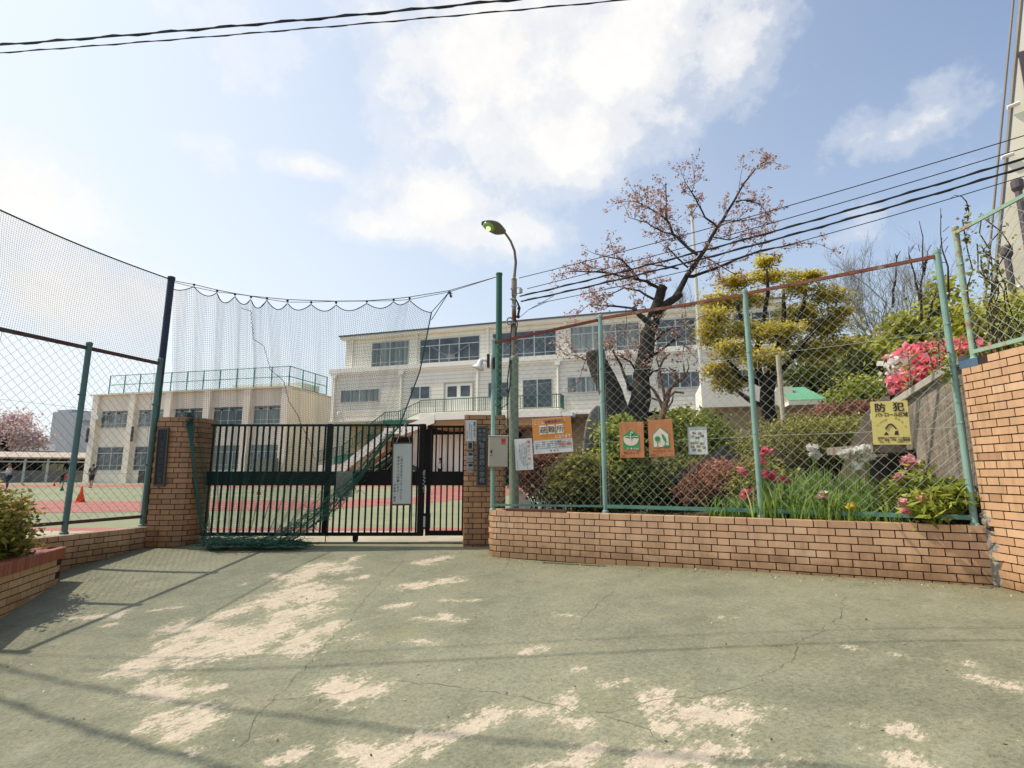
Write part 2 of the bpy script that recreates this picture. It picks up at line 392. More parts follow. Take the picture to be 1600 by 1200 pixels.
# thin haze toward the horizon and toward the sun
dts = nd(ns, 'ShaderNodeVectorMath', operation='DOT_PRODUCT'); ls.new(D, dts.inputs[0]); dts.inputs[1].default_value = Vector((-.8,.45,.3)).normalized()
hz1 = mathn(ns, ls, 'POWER', mathn(ns, ls, 'SUBTRACT', 1, mathn(ns, ls, 'MAXIMUM', sep.outputs[2], 0)), 3.2)
hz2 = mathn(ns, ls, 'POWER', mathn(ns, ls, 'MAXIMUM', mathn(ns, ls, 'MULTIPLY_ADD', dts.outputs['Value'], .5, .5), 0), 3.0)
hz = mathn(ns, ls, 'MINIMUM', mathn(ns, ls, 'ADD', mathn(ns, ls, 'MULTIPLY_ADD', hz1, .50, .05), mathn(ns, ls, 'MULTIPLY', hz2, .70)), .93)
hz = mathn(ns, ls, 'ADD', hz, mathn(ns, ls, 'MULTIPLY_ADD', n0.outputs[0], .16, -.08))
tint = mixc(ns, ls, 1.0, skyc.outputs[0], (.98,1.06,1.13), 'MULTIPLY')
base = mixc(ns, ls, hz, tint, (.80,.855,.90))
ccol = mixc(ns, ls, n2.outputs[0], (.76,.76,.77), (.98,.95,.90))
fin = mixc(ns, ls, mathn(ns, ls, 'MULTIPLY', cr.outputs[0], .97), base, ccol)
bg = ns.new('ShaderNodeBackground'); ls.new(fin, bg.inputs[0]); bg.inputs[1].default_value = 1.17
wo = ns.new('ShaderNodeOutputWorld'); ls.new(bg.outputs[0], wo.inputs[0])

# ================================================================ materials of the place
TILE = [(0,(.36,.195,.11)), (.2,(.52,.305,.17)), (.7,(.61,.37,.21)), (1,(.67,.44,.27))]
M_tile = tinted('wall_tile', TILE, .42, .14, 5, 0, .25, .45, True)
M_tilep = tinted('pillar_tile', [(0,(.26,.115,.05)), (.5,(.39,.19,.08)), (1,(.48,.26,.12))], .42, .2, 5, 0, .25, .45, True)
M_mort = flat('dark_mortar', (.045,.018,.014), .9, .35, 6)
M_cap = tinted('red_cap_tile', [(0,(.26,.075,.04)), (1,(.42,.14,.075))], .45, .2, 6, 0, .2)
M_conc = flat('concrete', (.40,.36,.29), .9, .3, 2.2, 0, .4)
M_green = rusty('green_paint', (.10,.24,.175), (.12,.05,.025), .27, .45, 7)
M_greenl = rusty('green_paint_pale', (.23,.36,.30), (.16,.07,.03), .36, .5, 6)
M_greend = flat('dark_green_paint', (.020,.075,.05), .45, .3, 4)
M_rail = rusty('rusty_rail', (.33,.29,.20), (.20,.075,.045), .58, .6, 8)
M_wire = flat('coated_wire', (.42,.50,.42), .5, .2, 5)
M_wired = flat('grey_wire', (.14,.15,.14), .6, .2, 5)
M_black = flat('black_steel', (.010,.008,.007), .6, .4, 6, spec=.18)
M_dark = flat('dark_plastic', (.02,.02,.02), .5, .3, 8)
M_net = flat('green_net', (.022,.085,.06), .8, .25, 4)
M_net2 = flat('grey_net', (.05,.055,.06), .8, .2, 4)
M_rope = flat('dark_rope', (.02,.035,.045), .85, .3, 30)
M_white = flat('white_paint', (.74,.72,.66), .5, .08, 3)
M_steel = flat('galvanised', (.40,.41,.40), .4, .2, 6, .6)
M_soil = flat('soil', (.07,.05,.032), .95, .5, 5, 0, .8)
M_trk = bark('bark_dark', (.040,.030,.024))
M_stone = flat('stone', (.20,.18,.155), .9, .45, 7, 0, .6)

# ================================================================ ground
def capsules(specs):
    out = []
    for pts, r, st in specs:
        q = [GG(x, y) for x, y in pts]; q = [(p.x, p.y) for p in q]
        if len(q) == 1: q = q*2
        out.append((q, r, st))
    return out
PATCH = capsules([
 ([(300,1020),(350,1008),(400,1000)], .20, 1.0), ([(225,1040),(300,990)], .14, 1.0), ([(180,1052),(240,1022)], .07, .9), ([(230,1075),(270,1085)], .12, 1.0), ([(300,1082),(350,1072)], .04, .9),
 ([(280,980),(330,985),(395,990)], .13, 1.0), ([(420,985),(450,960),(480,955)], .18, 1.0), ([(430,940),(470,920),(500,930)], .19, 1.0), ([(470,905),(500,885),(530,890)], .14, 1.0), ([(345,960),(390,950)], .10, .9),
 ([(540,880),(560,870)], .06, .9), ([(555,905),(570,903)], .07, .9), ([(460,1010),(480,990),(520,975)], .11, 1.0), ([(480,1020),(490,1005)], .08, .9), ([(430,900),(445,905)], .08, .8),
 ([(115,968),(170,962)], .045, .9), ([(180,965),(190,955)], .05, .9), ([(230,955),(290,947)], .035, .75), ([(160,980),(180,976)], .035, .8), ([(375,915),(385,912)], .05,.6),
 ([(260,1125),(310,1120)], .11, 1.0), ([(275,1150),(300,1140)], .09, 1.0), ([(240,1122),(260,1118)], .04, .8), ([(285,1175),(300,1178)], .05, .7),
 ([(520,1070),(545,1080),(575,1080)], .11, .95), ([(540,1095),(560,1090)], .04, .7),
 ([(660,880),(690,872)], .11, .95), ([(640,915),(680,912),(710,905)], .10, .95), ([(605,948),(630,945)], .06, .85), ([(650,965),(690,968)], .05, .7), ([(690,938),(745,938)], .045, .6), ([(690,960),(720,972)], .06, .6), ([(640,1003),(680,1005)], .06, .65), ([(535,1000),(560,995)], .09, .6),
 ([(660,1150),(720,1140),(780,1112)], .07, 1.0), ([(560,1185),(600,1180),(650,1165)], .07, .95), ([(430,1190),(480,1175)], .05, .9), ([(530,1170),(600,1190)], .06, .9), ([(405,1155),(440,1150)], .04, .5), ([(700,1160),(660,1180)], .05, .7),
 ([(865,962),(895,965)], .06, .6), ([(820,1018),(845,1012)], .06, .8), ([(895,1045),(910,1043)], .05, .75), ([(950,1065),(980,1062)], .05, .75), ([(880,1085),(890,1100)], .06, .85), ([(835,1110),(860,1108)], .07, .8), ([(880,1125),(905,1128)], .06, .85),
 ([(1040,1095),(1075,1110),(1120,1115)], .12, 1.0), ([(1040,1135),(1060,1130)], .07, .9), ([(1010,1105),(1020,1112)], .05, .7), ([(1010,1185),(1060,1180),(1100,1170)], .10, .95), ([(1110,1165),(1150,1170)], .06, .7), ([(895,1190),(920,1170)], .07, .9), ([(840,1200),(870,1190)], .05, .9),
 ([(1120,965),(1150,966)], .06, .5), ([(1320,1010),(1330,1012)], .05, .45), ([(1490,1040),(1520,1042)], .06, .5), ([(1540,1065),(1580,1070)], .09, .6), ([(1400,1025),(1410,1028)], .05, .5), ([(1410,1140),(1430,1150)], .06, .7), ([(1390,1180),(1430,1190)], .08, .75), ([(1330,1130),(1350,1132)], .03, .6), ([(1180,1103),(1230,1106)], .025, .6), ([(1240,1183),(1260,1183)], .04, .6), ([(1530,1128),(1540,1130)], .03,.6),
 ([(1185,1198),(1250,1210)], .08, .6)])
def ground_mesh():
    xs = np.concatenate([np.arange(-14, -6.4, .4), np.arange(-6.4, 4.6, .032), np.arange(4.6, 6.6, .4)]); ys = np.concatenate([np.arange(-8, 1.6, .4), np.arange(1.6, 7.63, .032)]); ys[-1] = 7.62
    X, Y = np.meshgrid(xs, ys)
    t = np.clip((X+4.5)/8.1, 0, 1); wgt = 1-t*t*(3-2*t)
    Z = np.where(Y >= 7.6, 0, -.135*(7.6-np.maximum(Y, -6))*wgt)
    Z = Z+.010*np.sin(X*1.3+1)*np.sin(Y*1.7)*np.clip((7.4-Y), 0, 1)
    fld = np.full(X.shape, -1.0)
    for q, r, st in PATCH:
        for (ax, ay), (bx, by) in zip(q[:-1], q[1:]):
            dx, dy = bx-ax, by-ay; L2 = dx*dx+dy*dy+1e-9
            u = np.clip(((X-ax)*dx+(Y-ay)*dy)/L2, 0, 1)
            d = np.hypot(X-ax-u*dx, Y-ay-u*dy)
            fld = np.maximum(fld, (st-.36)-d/(1.6*r))
    n, m = X.shape
    i = np.arange(n*m).reshape(n, m); f = np.stack([i[:-1,:-1], i[:-1,1:], i[1:,1:], i[1:,:-1]], -1).reshape(-1,4)
    return np.stack([X, Y, Z], -1).reshape(-1,3), f, fld.ravel()
m, nt, ns, ls = new_mat('worn_green_paving'); a = nd(ns, 'ShaderNodeAttribute', attribute_name='tint'); g = ns.new('ShaderNodeNewGeometry'); pos = g.outputs['Position']
mp = ns.new('ShaderNodeMapping'); mp.vector_type = 'POINT'; mp.inputs['Rotation'].default_value = (0, 0, radians(-38)); mp.inputs['Scale'].default_value = (1, 1, 1); ls.new(pos, mp.inputs[0])
mp2 = ns.new('ShaderNodeMapping'); mp2.inputs['Scale'].default_value = (1.0, 3.5, 1); ls.new(mp.outputs[0], mp2.inputs[0])
st = noise(ns, ls, 4.5, 8, .68, mp2.outputs[0]); bl = noise(ns, ls, 8, 9, .72, pos); fi = noise(ns, ls, 42, 5, .7, pos); big = noise(ns, ls, .5, 5, .65, pos); mid = noise(ns, ls, 2.4, 6, .7, pos)
hol = noise(ns, ls, 21, 6, .72, mp2.outputs[0])
nz = mathn(ns, ls, 'ADD', mathn(ns, ls, 'MULTIPLY_ADD', hol.outputs[0], 2.4, -1.2), mathn(ns, ls, 'ADD', mathn(ns, ls, 'MULTIPLY_ADD', st.outputs[0], 1.7, -.85), mathn(ns, ls, 'ADD', mathn(ns, ls, 'MULTIPLY_ADD', bl.outputs[0], 3.4, -1.7), mathn(ns, ls, 'MULTIPLY_ADD', fi.outputs[0], 1.3, -.65))))
fld = mathn(ns, ls, 'ADD', a.outputs['Fac'], nz)
mk = ramp(ns, [(.50, (0,0,0)), (.56, (.75,)*3), (.66, (1,1,1))]); ls.new(mathn(ns, ls, 'MULTIPLY_ADD', fld, .5, .5), mk.inputs[0])
edge = ramp(ns, [(.22, (0,0,0)), (.56, (1,1,1))]); ls.new(mathn(ns, ls, 'MULTIPLY_ADD', fld, .5, .5), edge.inputs[0])
gp = ramp(ns, [(.36, (.152,.150,.098)), (.5, (.210,.206,.136)), (.64, (.268,.260,.174))]); ls.new(mathn(ns, ls, 'ADD', mathn(ns, ls, 'MULTIPLY', big.outputs[0], .5), mathn(ns, ls, 'MULTIPLY', mid.outputs[0], .5)), gp.inputs[0])
fg = ramp(ns, [(.33, (.62,)*3), (.5, (1,)*3), (.68, (1.25,)*3)]); ls.new(fi.outputs[0], fg.inputs[0])
green = mixc(ns, ls, .8, gp.outputs[0], fg.outputs[0], 'MULTIPLY')
dirt = ramp(ns, [(.52, (0,0,0)), (.72, (1,1,1))]); ls.new(mid.outputs[0], dirt.inputs[0])
green = mixc(ns, ls, mathn(ns, ls, 'MULTIPLY', dirt.outputs[0], .35), green, (.20,.165,.10))
pale = noise(ns, ls, 1.3, 7, .7, mp2.outputs[0]); pr = ramp(ns, [(.56, (0,0,0)), (.70, (1,1,1))]); ls.new(pale.outputs[0], pr.inputs[0])
green = mixc(ns, ls, mathn(ns, ls, 'MULTIPLY', pr.outputs[0], .28), green, (.33,.33,.24))
yg = noise(ns, ls, .9, 5, .6, pos); yr = ramp(ns, [(.58, (0,0,0)), (.75, (1,1,1))]); ls.new(yg.outputs[0], yr.inputs[0])
green = mixc(ns, ls, mathn(ns, ls, 'MULTIPLY', yr.outputs[0], .55), green, (.25,.235,.11))
green = mixc(ns, ls, mathn(ns, ls, 'MULTIPLY', edge.outputs[0], .5), green, (.36,.335,.215))
cw = ramp(ns, [(.30, (.25,.195,.14)), (.45, (.44,.365,.27)), (.64, (.57,.48,.36))]); ls.new(mathn(ns, ls, 'ADD', mathn(ns, ls, 'MULTIPLY', fi.outputs[0], .55), mathn(ns, ls, 'MULTIPLY', st.outputs[0], .45)), cw.inputs[0])
deep = ramp(ns, [(.72, (0,0,0)), (.95, (1,1,1))]); ls.new(mathn(ns, ls, 'MULTIPLY_ADD', fld, .5, .35), deep.inputs[0])
conc = mixc(ns, ls, mathn(ns, ls, 'MULTIPLY', deep.outputs[0], .75), cw.outputs[0], (.36,.27,.215))
col = mixc(ns, ls, mk.outputs[0], green, conc)
vo = ns.new('ShaderNodeTexVoronoi'); vo.inputs['Scale'].default_value = 9; ls.new(pos, vo.inputs['Vector'])
wn = ns.new('ShaderNodeTexWhiteNoise'); wn.noise_dimensions = '3D'; ls.new(vo.outputs['Position'], wn.inputs['Vector'])
sp = mathn(ns, ls, 'MULTIPLY', mathn(ns, ls, 'LESS_THAN', vo.outputs['Distance'], .055), mathn(ns, ls, 'GREATER_THAN', wn.outputs['Value'], .86))
col = mixc(ns, ls, mathn(ns, ls, 'MULTIPLY', sp, .8), col, (.75,.72,.62))
at2 = nd(ns, 'ShaderNodeAttribute', attribute_name='grime'); gr = mathn(ns, ls, 'MULTIPLY', at2.outputs['Fac'], mathn(ns, ls, 'MULTIPLY_ADD', mid.outputs[0], 1.6, -.1))
col = mixc(ns, ls, mathn(ns, ls, 'MINIMUM', gr, .85), col, mixc(ns, ls, bl.outputs[0], (.085,.075,.035), (.23,.20,.10)))
gsp = noise(ns, ls, 150, 2, .5, pos); gs = ramp(ns, [(.30, (.45,)*3), (.42, (1,)*3), (.62, (1,)*3), (.74, (1.5,)*3)]); ls.new(gsp.outputs[0], gs.inputs[0]); col = mixc(ns, ls, .75, col, gs.outputs[0], 'MULTIPLY')
hgt = mathn(ns, ls, 'ADD', mathn(ns, ls, 'MULTIPLY', fi.outputs[0], .8), mathn(ns, ls, 'MULTIPLY', mk.outputs[0], -.5))
finish(nt, ns, ls, col, .85, 0, hgt, .006, .5, .25); M_ground = m
v, f, t = ground_mesh()
fo = tag(link_mesh('forecourt', v, f, t, M_ground, None, True, (0,0,0)), kind='structure')
def seg_d(X, Y, a, b):
    dx, dy = b[0]-a[0], b[1]-a[1]; u = np.clip(((X-a[0])*dx+(Y-a[1])*dy)/(dx*dx+dy*dy), 0, 1); return np.hypot(X-a[0]-u*dx, Y-a[1]-u*dy)
gd = np.full(len(v), 9.)
for a_, c_ in (((-.344,6.853),(4.118,4.787)), ((4.12,4.8),(4.12,.6)), ((-4.9,7.45),(-6.2,2.9)), ((-.65,7.4),(-.1,7.4)), ((-4.93,7.4),(-4.36,7.4)), ((-4.4,7.62),(-.6,7.62)), ((-5.2,6.1),(-4.4,4.2))): gd = np.minimum(gd, seg_d(v[:,0], v[:,1], a_, c_))
at = fo.data.attributes.new('grime', 'FLOAT', 'POINT'); at.data.foreach_set('value', (.85*np.exp(-gd/.10)+.25*np.exp(-gd/.5)).astype(np.float32))
# cracks in the paving
M_crack = flat('crack', (.11,.105,.07), 1, .4, 30)
cb = MB()
def crack(px, wd):
    pts = [GG(x, y) for x, y in px]; out = []
    for a_, b_ in zip(pts[:-1], pts[1:]):
        n = max(2, int((b_-a_).length/.06))
        for i in range(n):
            p = a_.lerp(b_, i/n); p += Vector((R.gauss(0,.012), R.gauss(0,.012), 0)); out.append(p)
    L = len(out)
    for i in range(L-1):
        p, q = out[i], out[i+1]; d = (q-p); d.z = 0; d.normalize(); nn = Vector((-d.y, d.x, 0))
        w0 = wd*R.uniform(.3, 1); w1 = wd*R.uniform(.3, 1)
        P4 = [p+nn*w0, p-nn*w0, q-nn*w1, q+nn*w1]
        cb.add([(k.x, k.y, gz(k.x, k.y)+.010*sin(k.x*1.3+1)*sin(k.y*1.7)*min(1, max(0, 7.4-k.y))+.003) for k in P4], [(0,3,2,1)])
crack([(634,858),(628,880),(600,905),(575,930),(545,970),(505,1010),(480,1040),(440,1080),(400,1120),(370,1180)], .0020)
crack([(1322,930),(1312,962),(1280,990),(1245,1005),(1243,1020),(1215,1045),(1180,1068),(1105,1085),(1020,1092),(950,1112),(905,1108)], .0018)
crack([(950,1112),(1010,1140),(1060,1165)], .0018); crack([(905,1108),(880,1100),(800,1085),(740,1075),(640,1065),(595,1070),(520,1085),(400,1100)], .0018)
crack([(960,925),(930,950),(905,975),(870,985)], .0018)
tag(cb.build('paving_crack', M_crack), kind='structure')
# school yard beyond the gate, with its running track
m, nt, ns, ls = new_mat('yard_surface'); g = ns.new('ShaderNodeNewGeometry'); pos = g.outputs['Position']
n1 = noise(ns, ls, .35, 5, .65, pos); n2 = noise(ns, ls, 5, 4, .6, pos)
r = ramp(ns, [(.3, (.175,.19,.11)), (.5, (.235,.245,.145)), (.7, (.31,.31,.20))]); ls.new(mathn(ns, ls, 'ADD', mathn(ns, ls, 'MULTIPLY', n1.outputs[0], .7), mathn(ns, ls, 'MULTIPLY', n2.outputs[0], .3)), r.inputs[0])
finish(nt, ns, ls, r.outputs[0], .9, spec=.2); M_yard = m
M_red = flat('track_red', (.36,.13,.10), .9, .38, .9); M_line = flat('lane_line', (.50,.30,.25), .9, .15, 4); M_beige = flat('pale_concrete', (.40,.35,.25), .9, .35, 1.6)
b = MB(); b.quad((-900,7.62,0),(900,7.62,0),(900,1600,0),(-900,1600,0)); tag(b.build('yard', M_yard, origin=(0,0,0)), kind='structure')
b = MB(); b.quad((-30,7.64,.004),(1.2,7.64,.004),(1.2,9.25,.004),(-30,9.25,.004)); tag(b.build('gate_apron', M_beige), kind='structure')
b = MB(); b.quad((-30,9.25,.006),(2,9.25,.006),(2,9.75,.006),(-30,9.75,.006)); tag(b.build('track_edge', M_red), kind='structure')
lo_ = [(-260,809),(35,802),(220,800),(300,799),(500,796),(640,788),(725,781),(790,774),(900,766)]
hi_ = [(-260,786),(35,783),(220,783),(300,782),(520,782),(650,776),(700,769),(790,764),(900,760)]
b = MB()
L_ = [G(*p) for p in lo_]; H_ = [G(*p) for p in hi_]
for i in range(len(L_)-1): b.quad(*[Vector((p.x,p.y,.005)) for p in (L_[i], L_[i+1], H_[i+1], H_[i])])
q = [G(*p) for p in ((660,769),(672,764),(690,760.5),(725,758.5),(790,758),(900,757),(900,760),(790,764),(700,769),(668,774))]
b.poly([Vector((p.x,p.y,.005)) for p in q])
q = [G(*p) for p in ((-300,762),(690,760.5),(690,757.6),(-300,757.6))]; b.poly([Vector((p.x,p.y,.005)) for p in q])
tag(b.build('track', M_red), kind='structure')
b = MB()
for k in (0.03, .25, .5, .75, .97):
    for i in range(len(L_)-1):
        a_, c_ = L_[i].lerp(H_[i], k), L_[i+1].lerp(H_[i+1], k); b.quad(*[Vector((p.x, p.y+d, .009)) for p, d in ((a_,-.04),(c_,-.04),(c_,.04),(a_,.04))])
tag(b.build('lane_lines', M_line), kind='structure')

# ================================================================ tile-faced walls
TP, TJ, TL, TS = .070, .010, .227, .108
def tile_wall(core, tl, path, L, ztop, zbot, thick, seg=1, face=.006, reverse=False, skip=None, ends=True, s0=0, coreseg=1):
    """courses of long and short tiles alternating along a path; path(s, out) -> (x, y), out > 0 toward the viewer"""
    for k in range(coreseg):
        a0, a1 = L*k/coreseg, L*(k+1)/coreseg
        q = [path(a0, -.004), path(a1, -.004), path(a1, -thick), path(a0, -thick)]
        core.prism([(x, y, zbot) for x, y in q], (0, 0, ztop-.006-zbot))
    row = 0; z = ztop
    while z > zbot+.01:
        s = -((row % 2)*(TL+TS+2*TJ)/2)+s0-(TL+TS+2*TJ); k = 0
        top = row == 0
        while s < L:
            ln = TL if k % 2 == 0 else TS
            a, e = max(0, s), min(L, s+ln)
            if e-a > .012 and not (skip and skip(a, e, z)):
                n = seg if (e-a) > .12 else max(1, seg//2)
                dep = thick if top else .02
                tint = min(1, max(0, R.gauss(.55, .17)))
                for j in range(n):
                    u, w_ = a+(e-a)*j/n, a+(e-a)*(j+1)/n
                    q = [path(u, face), path(w_, face), path(w_, face-dep), path(u, face-dep)]
                    if reverse: q = q[::-1]
                    tl.prism([(x, y, z-.060) for x, y in q], (0, 0, .060), tint)
            s += ln+TJ; k += 1
        z -= TP; row += 1
def line_path(A, B, side):       # side: +1 = viewer to the right of A->B
    A, B = Vector((A[0], A[1])), Vector((B[0], B[1])); d = (B-A).normalized(); n = Vector((d.y, -d.x))*side
    return (lambda s, o: tuple(A+d*s+n*o)), (B-A).length
def arc_path(pts):               # polyline with rounded look, viewer on the right
    pts = [Vector(p) for p in pts]; ln = [0]
    for a, b in zip(pts[:-1], pts[1:]): ln.append(ln[-1]+(b-a).length)
    def f(s, o):
        s = min(max(s, 0), ln[-1]-1e-6)
        i = max(k for k in range(len(ln)-1) if ln[k] <= s)
        d = (pts[i+1]-pts[i]).normalized()
        def nrm(j):
            j0, j1 = max(j-1, 0), min(j+1, len(pts)-1); dd = (pts[j1]-pts[j0]).normalized(); return Vector((dd.y, -dd.x))
        t = (s-ln[i])/(ln[i+1]-ln[i]); n = (nrm(i)*(1-t)+nrm(i+1)*t).normalized()
        return tuple(pts[i]+d*(s-ln[i])+n*o)
    return f, ln[-1]
def brick_thing(name, label, cat, base, path, L, ztop, zbot, thick, mat=None, **kw):
    t = thing(name, label, cat, base); core, tl = MB(), MB()
    tile_wall(core, tl, path, L, ztop, zbot, thick, **kw)
    core.build('mortar', M_mort, t); tl.build('tile_facing', mat or M_tile, t); return t
# low wall under the right fence: a rounded return at its left end, then straight to the tall wall
RW0, RW1 = Vector((-.344, 6.853)), Vector((4.118, 4.787)); RD = (RW1-RW0).normalized(); RN = Vector((-RD.y, RD.x))   # RN points to the garden
rr = .16
arc = [RW0+RN*.34]+[RW0+RD*(rr-rr*cos(a))+RN*(rr-rr*sin(a)) for a in (0, .4, .8, 1.2, pi/2)]+[RW0+RD*1.2, RW0+RD*2.6, RW1]
pth, Lr = arc_path([tuple(p) for p in arc])
brick_thing('brick_wall', 'low tan tiled brick wall along the foot of the green mesh fence on the right', 'wall', (1.9, 5.8, 0), pth, Lr, .5, -.1, .15, seg=2, coreseg=40, s0=.09)
# tall wall at the right edge
XW = 4.12
pth, L = line_path((XW, 4.80), (XW, .6), 1)
tw = brick_thing('brick_wall', 'tall sunlit tan brick wall at the right edge below the upper fence', 'wall', (XW+.1, 3, 0), pth, L, 1.965, -.2, .22, s0=.04,
    skip=lambda a, e, z: (e < .12 and (.60 > z > .33 or .28 > z > .05)) or (e < .33 and z > 1.95))
b = MB(); b.box2((XW-.008,4.62,1.895),(XW+.1,4.82,1.968)); tag(b.build('blue_tile', flat('blue_tile', (.07,.13,.19), .5), tw))
b = MB()
for i in range(60):
    z = R.uniform(.02, .62); b.ball((XW+.012, 4.80-abs(R.gauss(0,.04)), z), (.022, R.uniform(.03,.06), R.uniform(.02,.05)), 9, 6)
b.build('broken_mortar', flat('mortar_grey', (.27,.24,.20), .95, .4, 14, 0, .8), tw)
# left low wall
LA, LB = G(243,822,.24), G(40,843,.24); LDv = (LB-LA).normalized(); LE = LB+LDv*2.6
pth, L = line_path((LE.x, LE.y), (LA.x, LA.y), 1)
brick_thing('brick_wall', 'low tan brick wall under the left fence running to the gate pillar', 'wall', (LB.x, LB.y, 0), pth, L, .24, -1.0, .16, s0=.1)
# planter at the left edge
pc = G(95,868,.0); 
PC = GG(95,906); pcap = -.03
PD1 = (GG(0,968)-PC); PD1.z = 0; PD1.normalize()      # along the front, toward the street
pe = Vector((PC.x, PC.y))+Vector((PD1.x, PD1.y))*3.2; pw = Vector((-PD1.y, PD1.x)); pw = pw if pw.x < 0 else -pw
pts = [pe, Vector((PC.x, PC.y))+Vector((PD1.x,PD1.y))*.03]+[Vector((PC.x,PC.y))+pw*k for k in (.02, .6, 1.6)]
pth, L = arc_path([tuple(p) for p in (pe, Vector((PC.x,PC.y))+Vector((PD1.x,PD1.y))*.02, Vector((PC.x,PC.y))+pw*.02, Vector((PC.x,PC.y))+pw*1.6)])
ctop = P(95,868,PC.y).z
pl = thing('planter', 'low brick planter with red tile coping holding a leafy shrub at the left edge', 'planter', (PC.x, PC.y, gz(PC.x, PC.y)))
core, tl = MB(), MB(); tile_wall(core, tl, pth, L, ctop-.02, -1.0, .14, coreseg=24, s0=.2); core.build('mortar', M_mort, pl); tl.build('tile_facing', tinted('planter_tile', [(0,(.36,.20,.10)),(.5,(.50,.30,.14)),(1,(.56,.36,.19))], .5, .14, 5, 0, .2), pl)
cap = MB(); s = 0
while s < L-.05:
    e = min(L, s+.066)
    q = [pth(s, .02), pth(e, .02), pth(e, -.20), pth(s, -.20)]; zc = ctop-.02
    cap.prism([(x, y, zc) for x, y in q], (0, 0, .115), min(1, max(0, R.gauss(.5, .2)))); s += .069
cap.build('coping', M_cap, pl, bevel=.006)
b = MB(); q = [pth(0,-.1), pth(L-1.62,-.1), pth(L,-.1), (pth(0,-.1)[0]-1.6, pth(0,-.1)[1])]; b.poly([(x, y, ctop-.06) for x, y in q]); b.build('soil', M_soil, pl)
# ================================================================ gate pillars
def pillar_path(x0, x1, yf, r, depth, round_right):
    a = [(x0, yf+depth), (x0, yf+.02), (x0+.02, yf)] if round_right else [(x0, yf+depth), (x0, yf+.012), (x0+.012, yf)]
    if round_right:
        a += [(x1-r+r*sin(t), yf+r-r*cos(t)) for t in (0, .25, .5, .75, 1.0, 1.25, pi/2)]
    else: a += [(x1-.012, yf), (x1, yf+.012)]
    a += [(x1, yf+depth)]
    return a
YP = 7.40
pts = pillar_path(-4.93, -4.36, YP, .26, .48, True)
pth, L = arc_path(pts)
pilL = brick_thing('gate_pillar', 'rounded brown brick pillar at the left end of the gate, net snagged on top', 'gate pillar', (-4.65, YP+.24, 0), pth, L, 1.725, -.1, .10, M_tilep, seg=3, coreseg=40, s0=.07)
b = MB(); b.prism([(x, y, 1.60) for x, y in [pth(L*k/40, -.05) for k in range(41)]], (0,0,.118)); b.build('top', M_tilep, pilL)
pts = pillar_path(-.655, -.10, YP, .0, .42, False)
pth, L = arc_path(pts)
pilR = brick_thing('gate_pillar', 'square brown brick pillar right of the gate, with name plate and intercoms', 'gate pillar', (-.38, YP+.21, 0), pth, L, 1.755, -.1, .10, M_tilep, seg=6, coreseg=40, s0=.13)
b = MB(); b.box2((-.60,YP+.05,1.6),(-.155,YP+.37,1.75)); b.build('top', M_tilep, pilR)
M_plate = flat('black_stone_plate', (.016,.017,.018), .35, .3, 9); M_platef = flat('plate_frame', (.10,.075,.05), .5, .2, 12)
M_letg = flat('plate_lettering', (.20,.21,.20), .5, .15, 20); M_letd = flat('plate_lettering_dim', (.06,.065,.06), .5, .15, 20)
def nameplate(par, tl, tr, bl, cols, big, bsize, bpitch, bv, mat):
    f = Frame(tl, tr, bl); fr = MB(); pl_ = MB(); le = MB()
    f.slab(fr, -.12, -.035, 0, 1.035, -.01, .03); f.slab(fr, 1, -.035, 1.12, 1.035, -.01, .03); f.slab(fr, 0, 1, 1, 1.035, -.01, .03); f.slab(fr, 0, -.035, 1, 0, -.01, .03)
    f.slab(pl_, 0, 0, 1, 1, -.01, .02)
    for u, v, tx, sz in cols: f.vline(le, tx, u, v, sz, sz*1.12, .024, .012)
    f.vline(le, big, .5, bv, bsize, bpitch, .024, .014)
    p = pl_.build('name_plate', M_plate, par); fr.build('plate_frame', M_platef, p); le.build('plate_lettering', mat, p)
y_ = YP-.012
nameplate(pilL, P(250,672,y_), P(263.5,672,y_), P(243,757,y_), [(.72,.985,'東京都',.045),(.26,.985,'新宿区立',.042)], '落合第四幼稚園', .078, .092, .80, M_letd)
nameplate(pilR, P(746.5,669,y_), P(760,669,y_), P(746.5,757.5,y_), [(.74,.985,'東京都',.052),(.27,.985,'新宿区立',.048)], '落合第四小学校', .092, .098, .74, M_letg)
# notice and intercoms on the right pillar
M_paper = flat('sign_white', (.62,.61,.56), .5, .06, 4); M_ink = flat('ink_black', (.02,.02,.022), .6, .1, 9); M_inkg = flat('ink_grey', (.10,.10,.10), .6, .1, 9)
def panel(name, label, cat, tl, tr, bl, mat, th=.006, group=None):
    f = Frame(tl, tr, bl); t = thing(name, label, cat, f.f(.5, 0, 0), group); b = MB(); f.slab(b, 0, 0, 1, 1, -th, 0); b.build('panel', mat, t, bevel=.0015); return f, t
y_ = YP-.013
f, t = panel('notice', 'small white notice with three columns of writing high on the right gate pillar', 'notice', P(727.5,656.5,y_), P(744.5,656.5,y_), P(727.5,689.5,y_), M_paper)
b = MB(); f.vline(b, '無断で入校しない', .82, .92, .030, .027, .002, .02); f.vline(b, 'ご用のある方はお知らせ下さい', .54, .80, .016, .0165, .002, .008); f.vline(b, '関係者以外の立入禁止', .36, .84, .016, .0185, .002, .008); f.vline(b, '学校長・園長', .14, .5, .016, .0185, .002, .008); b.build('lettering', M_ink, t)
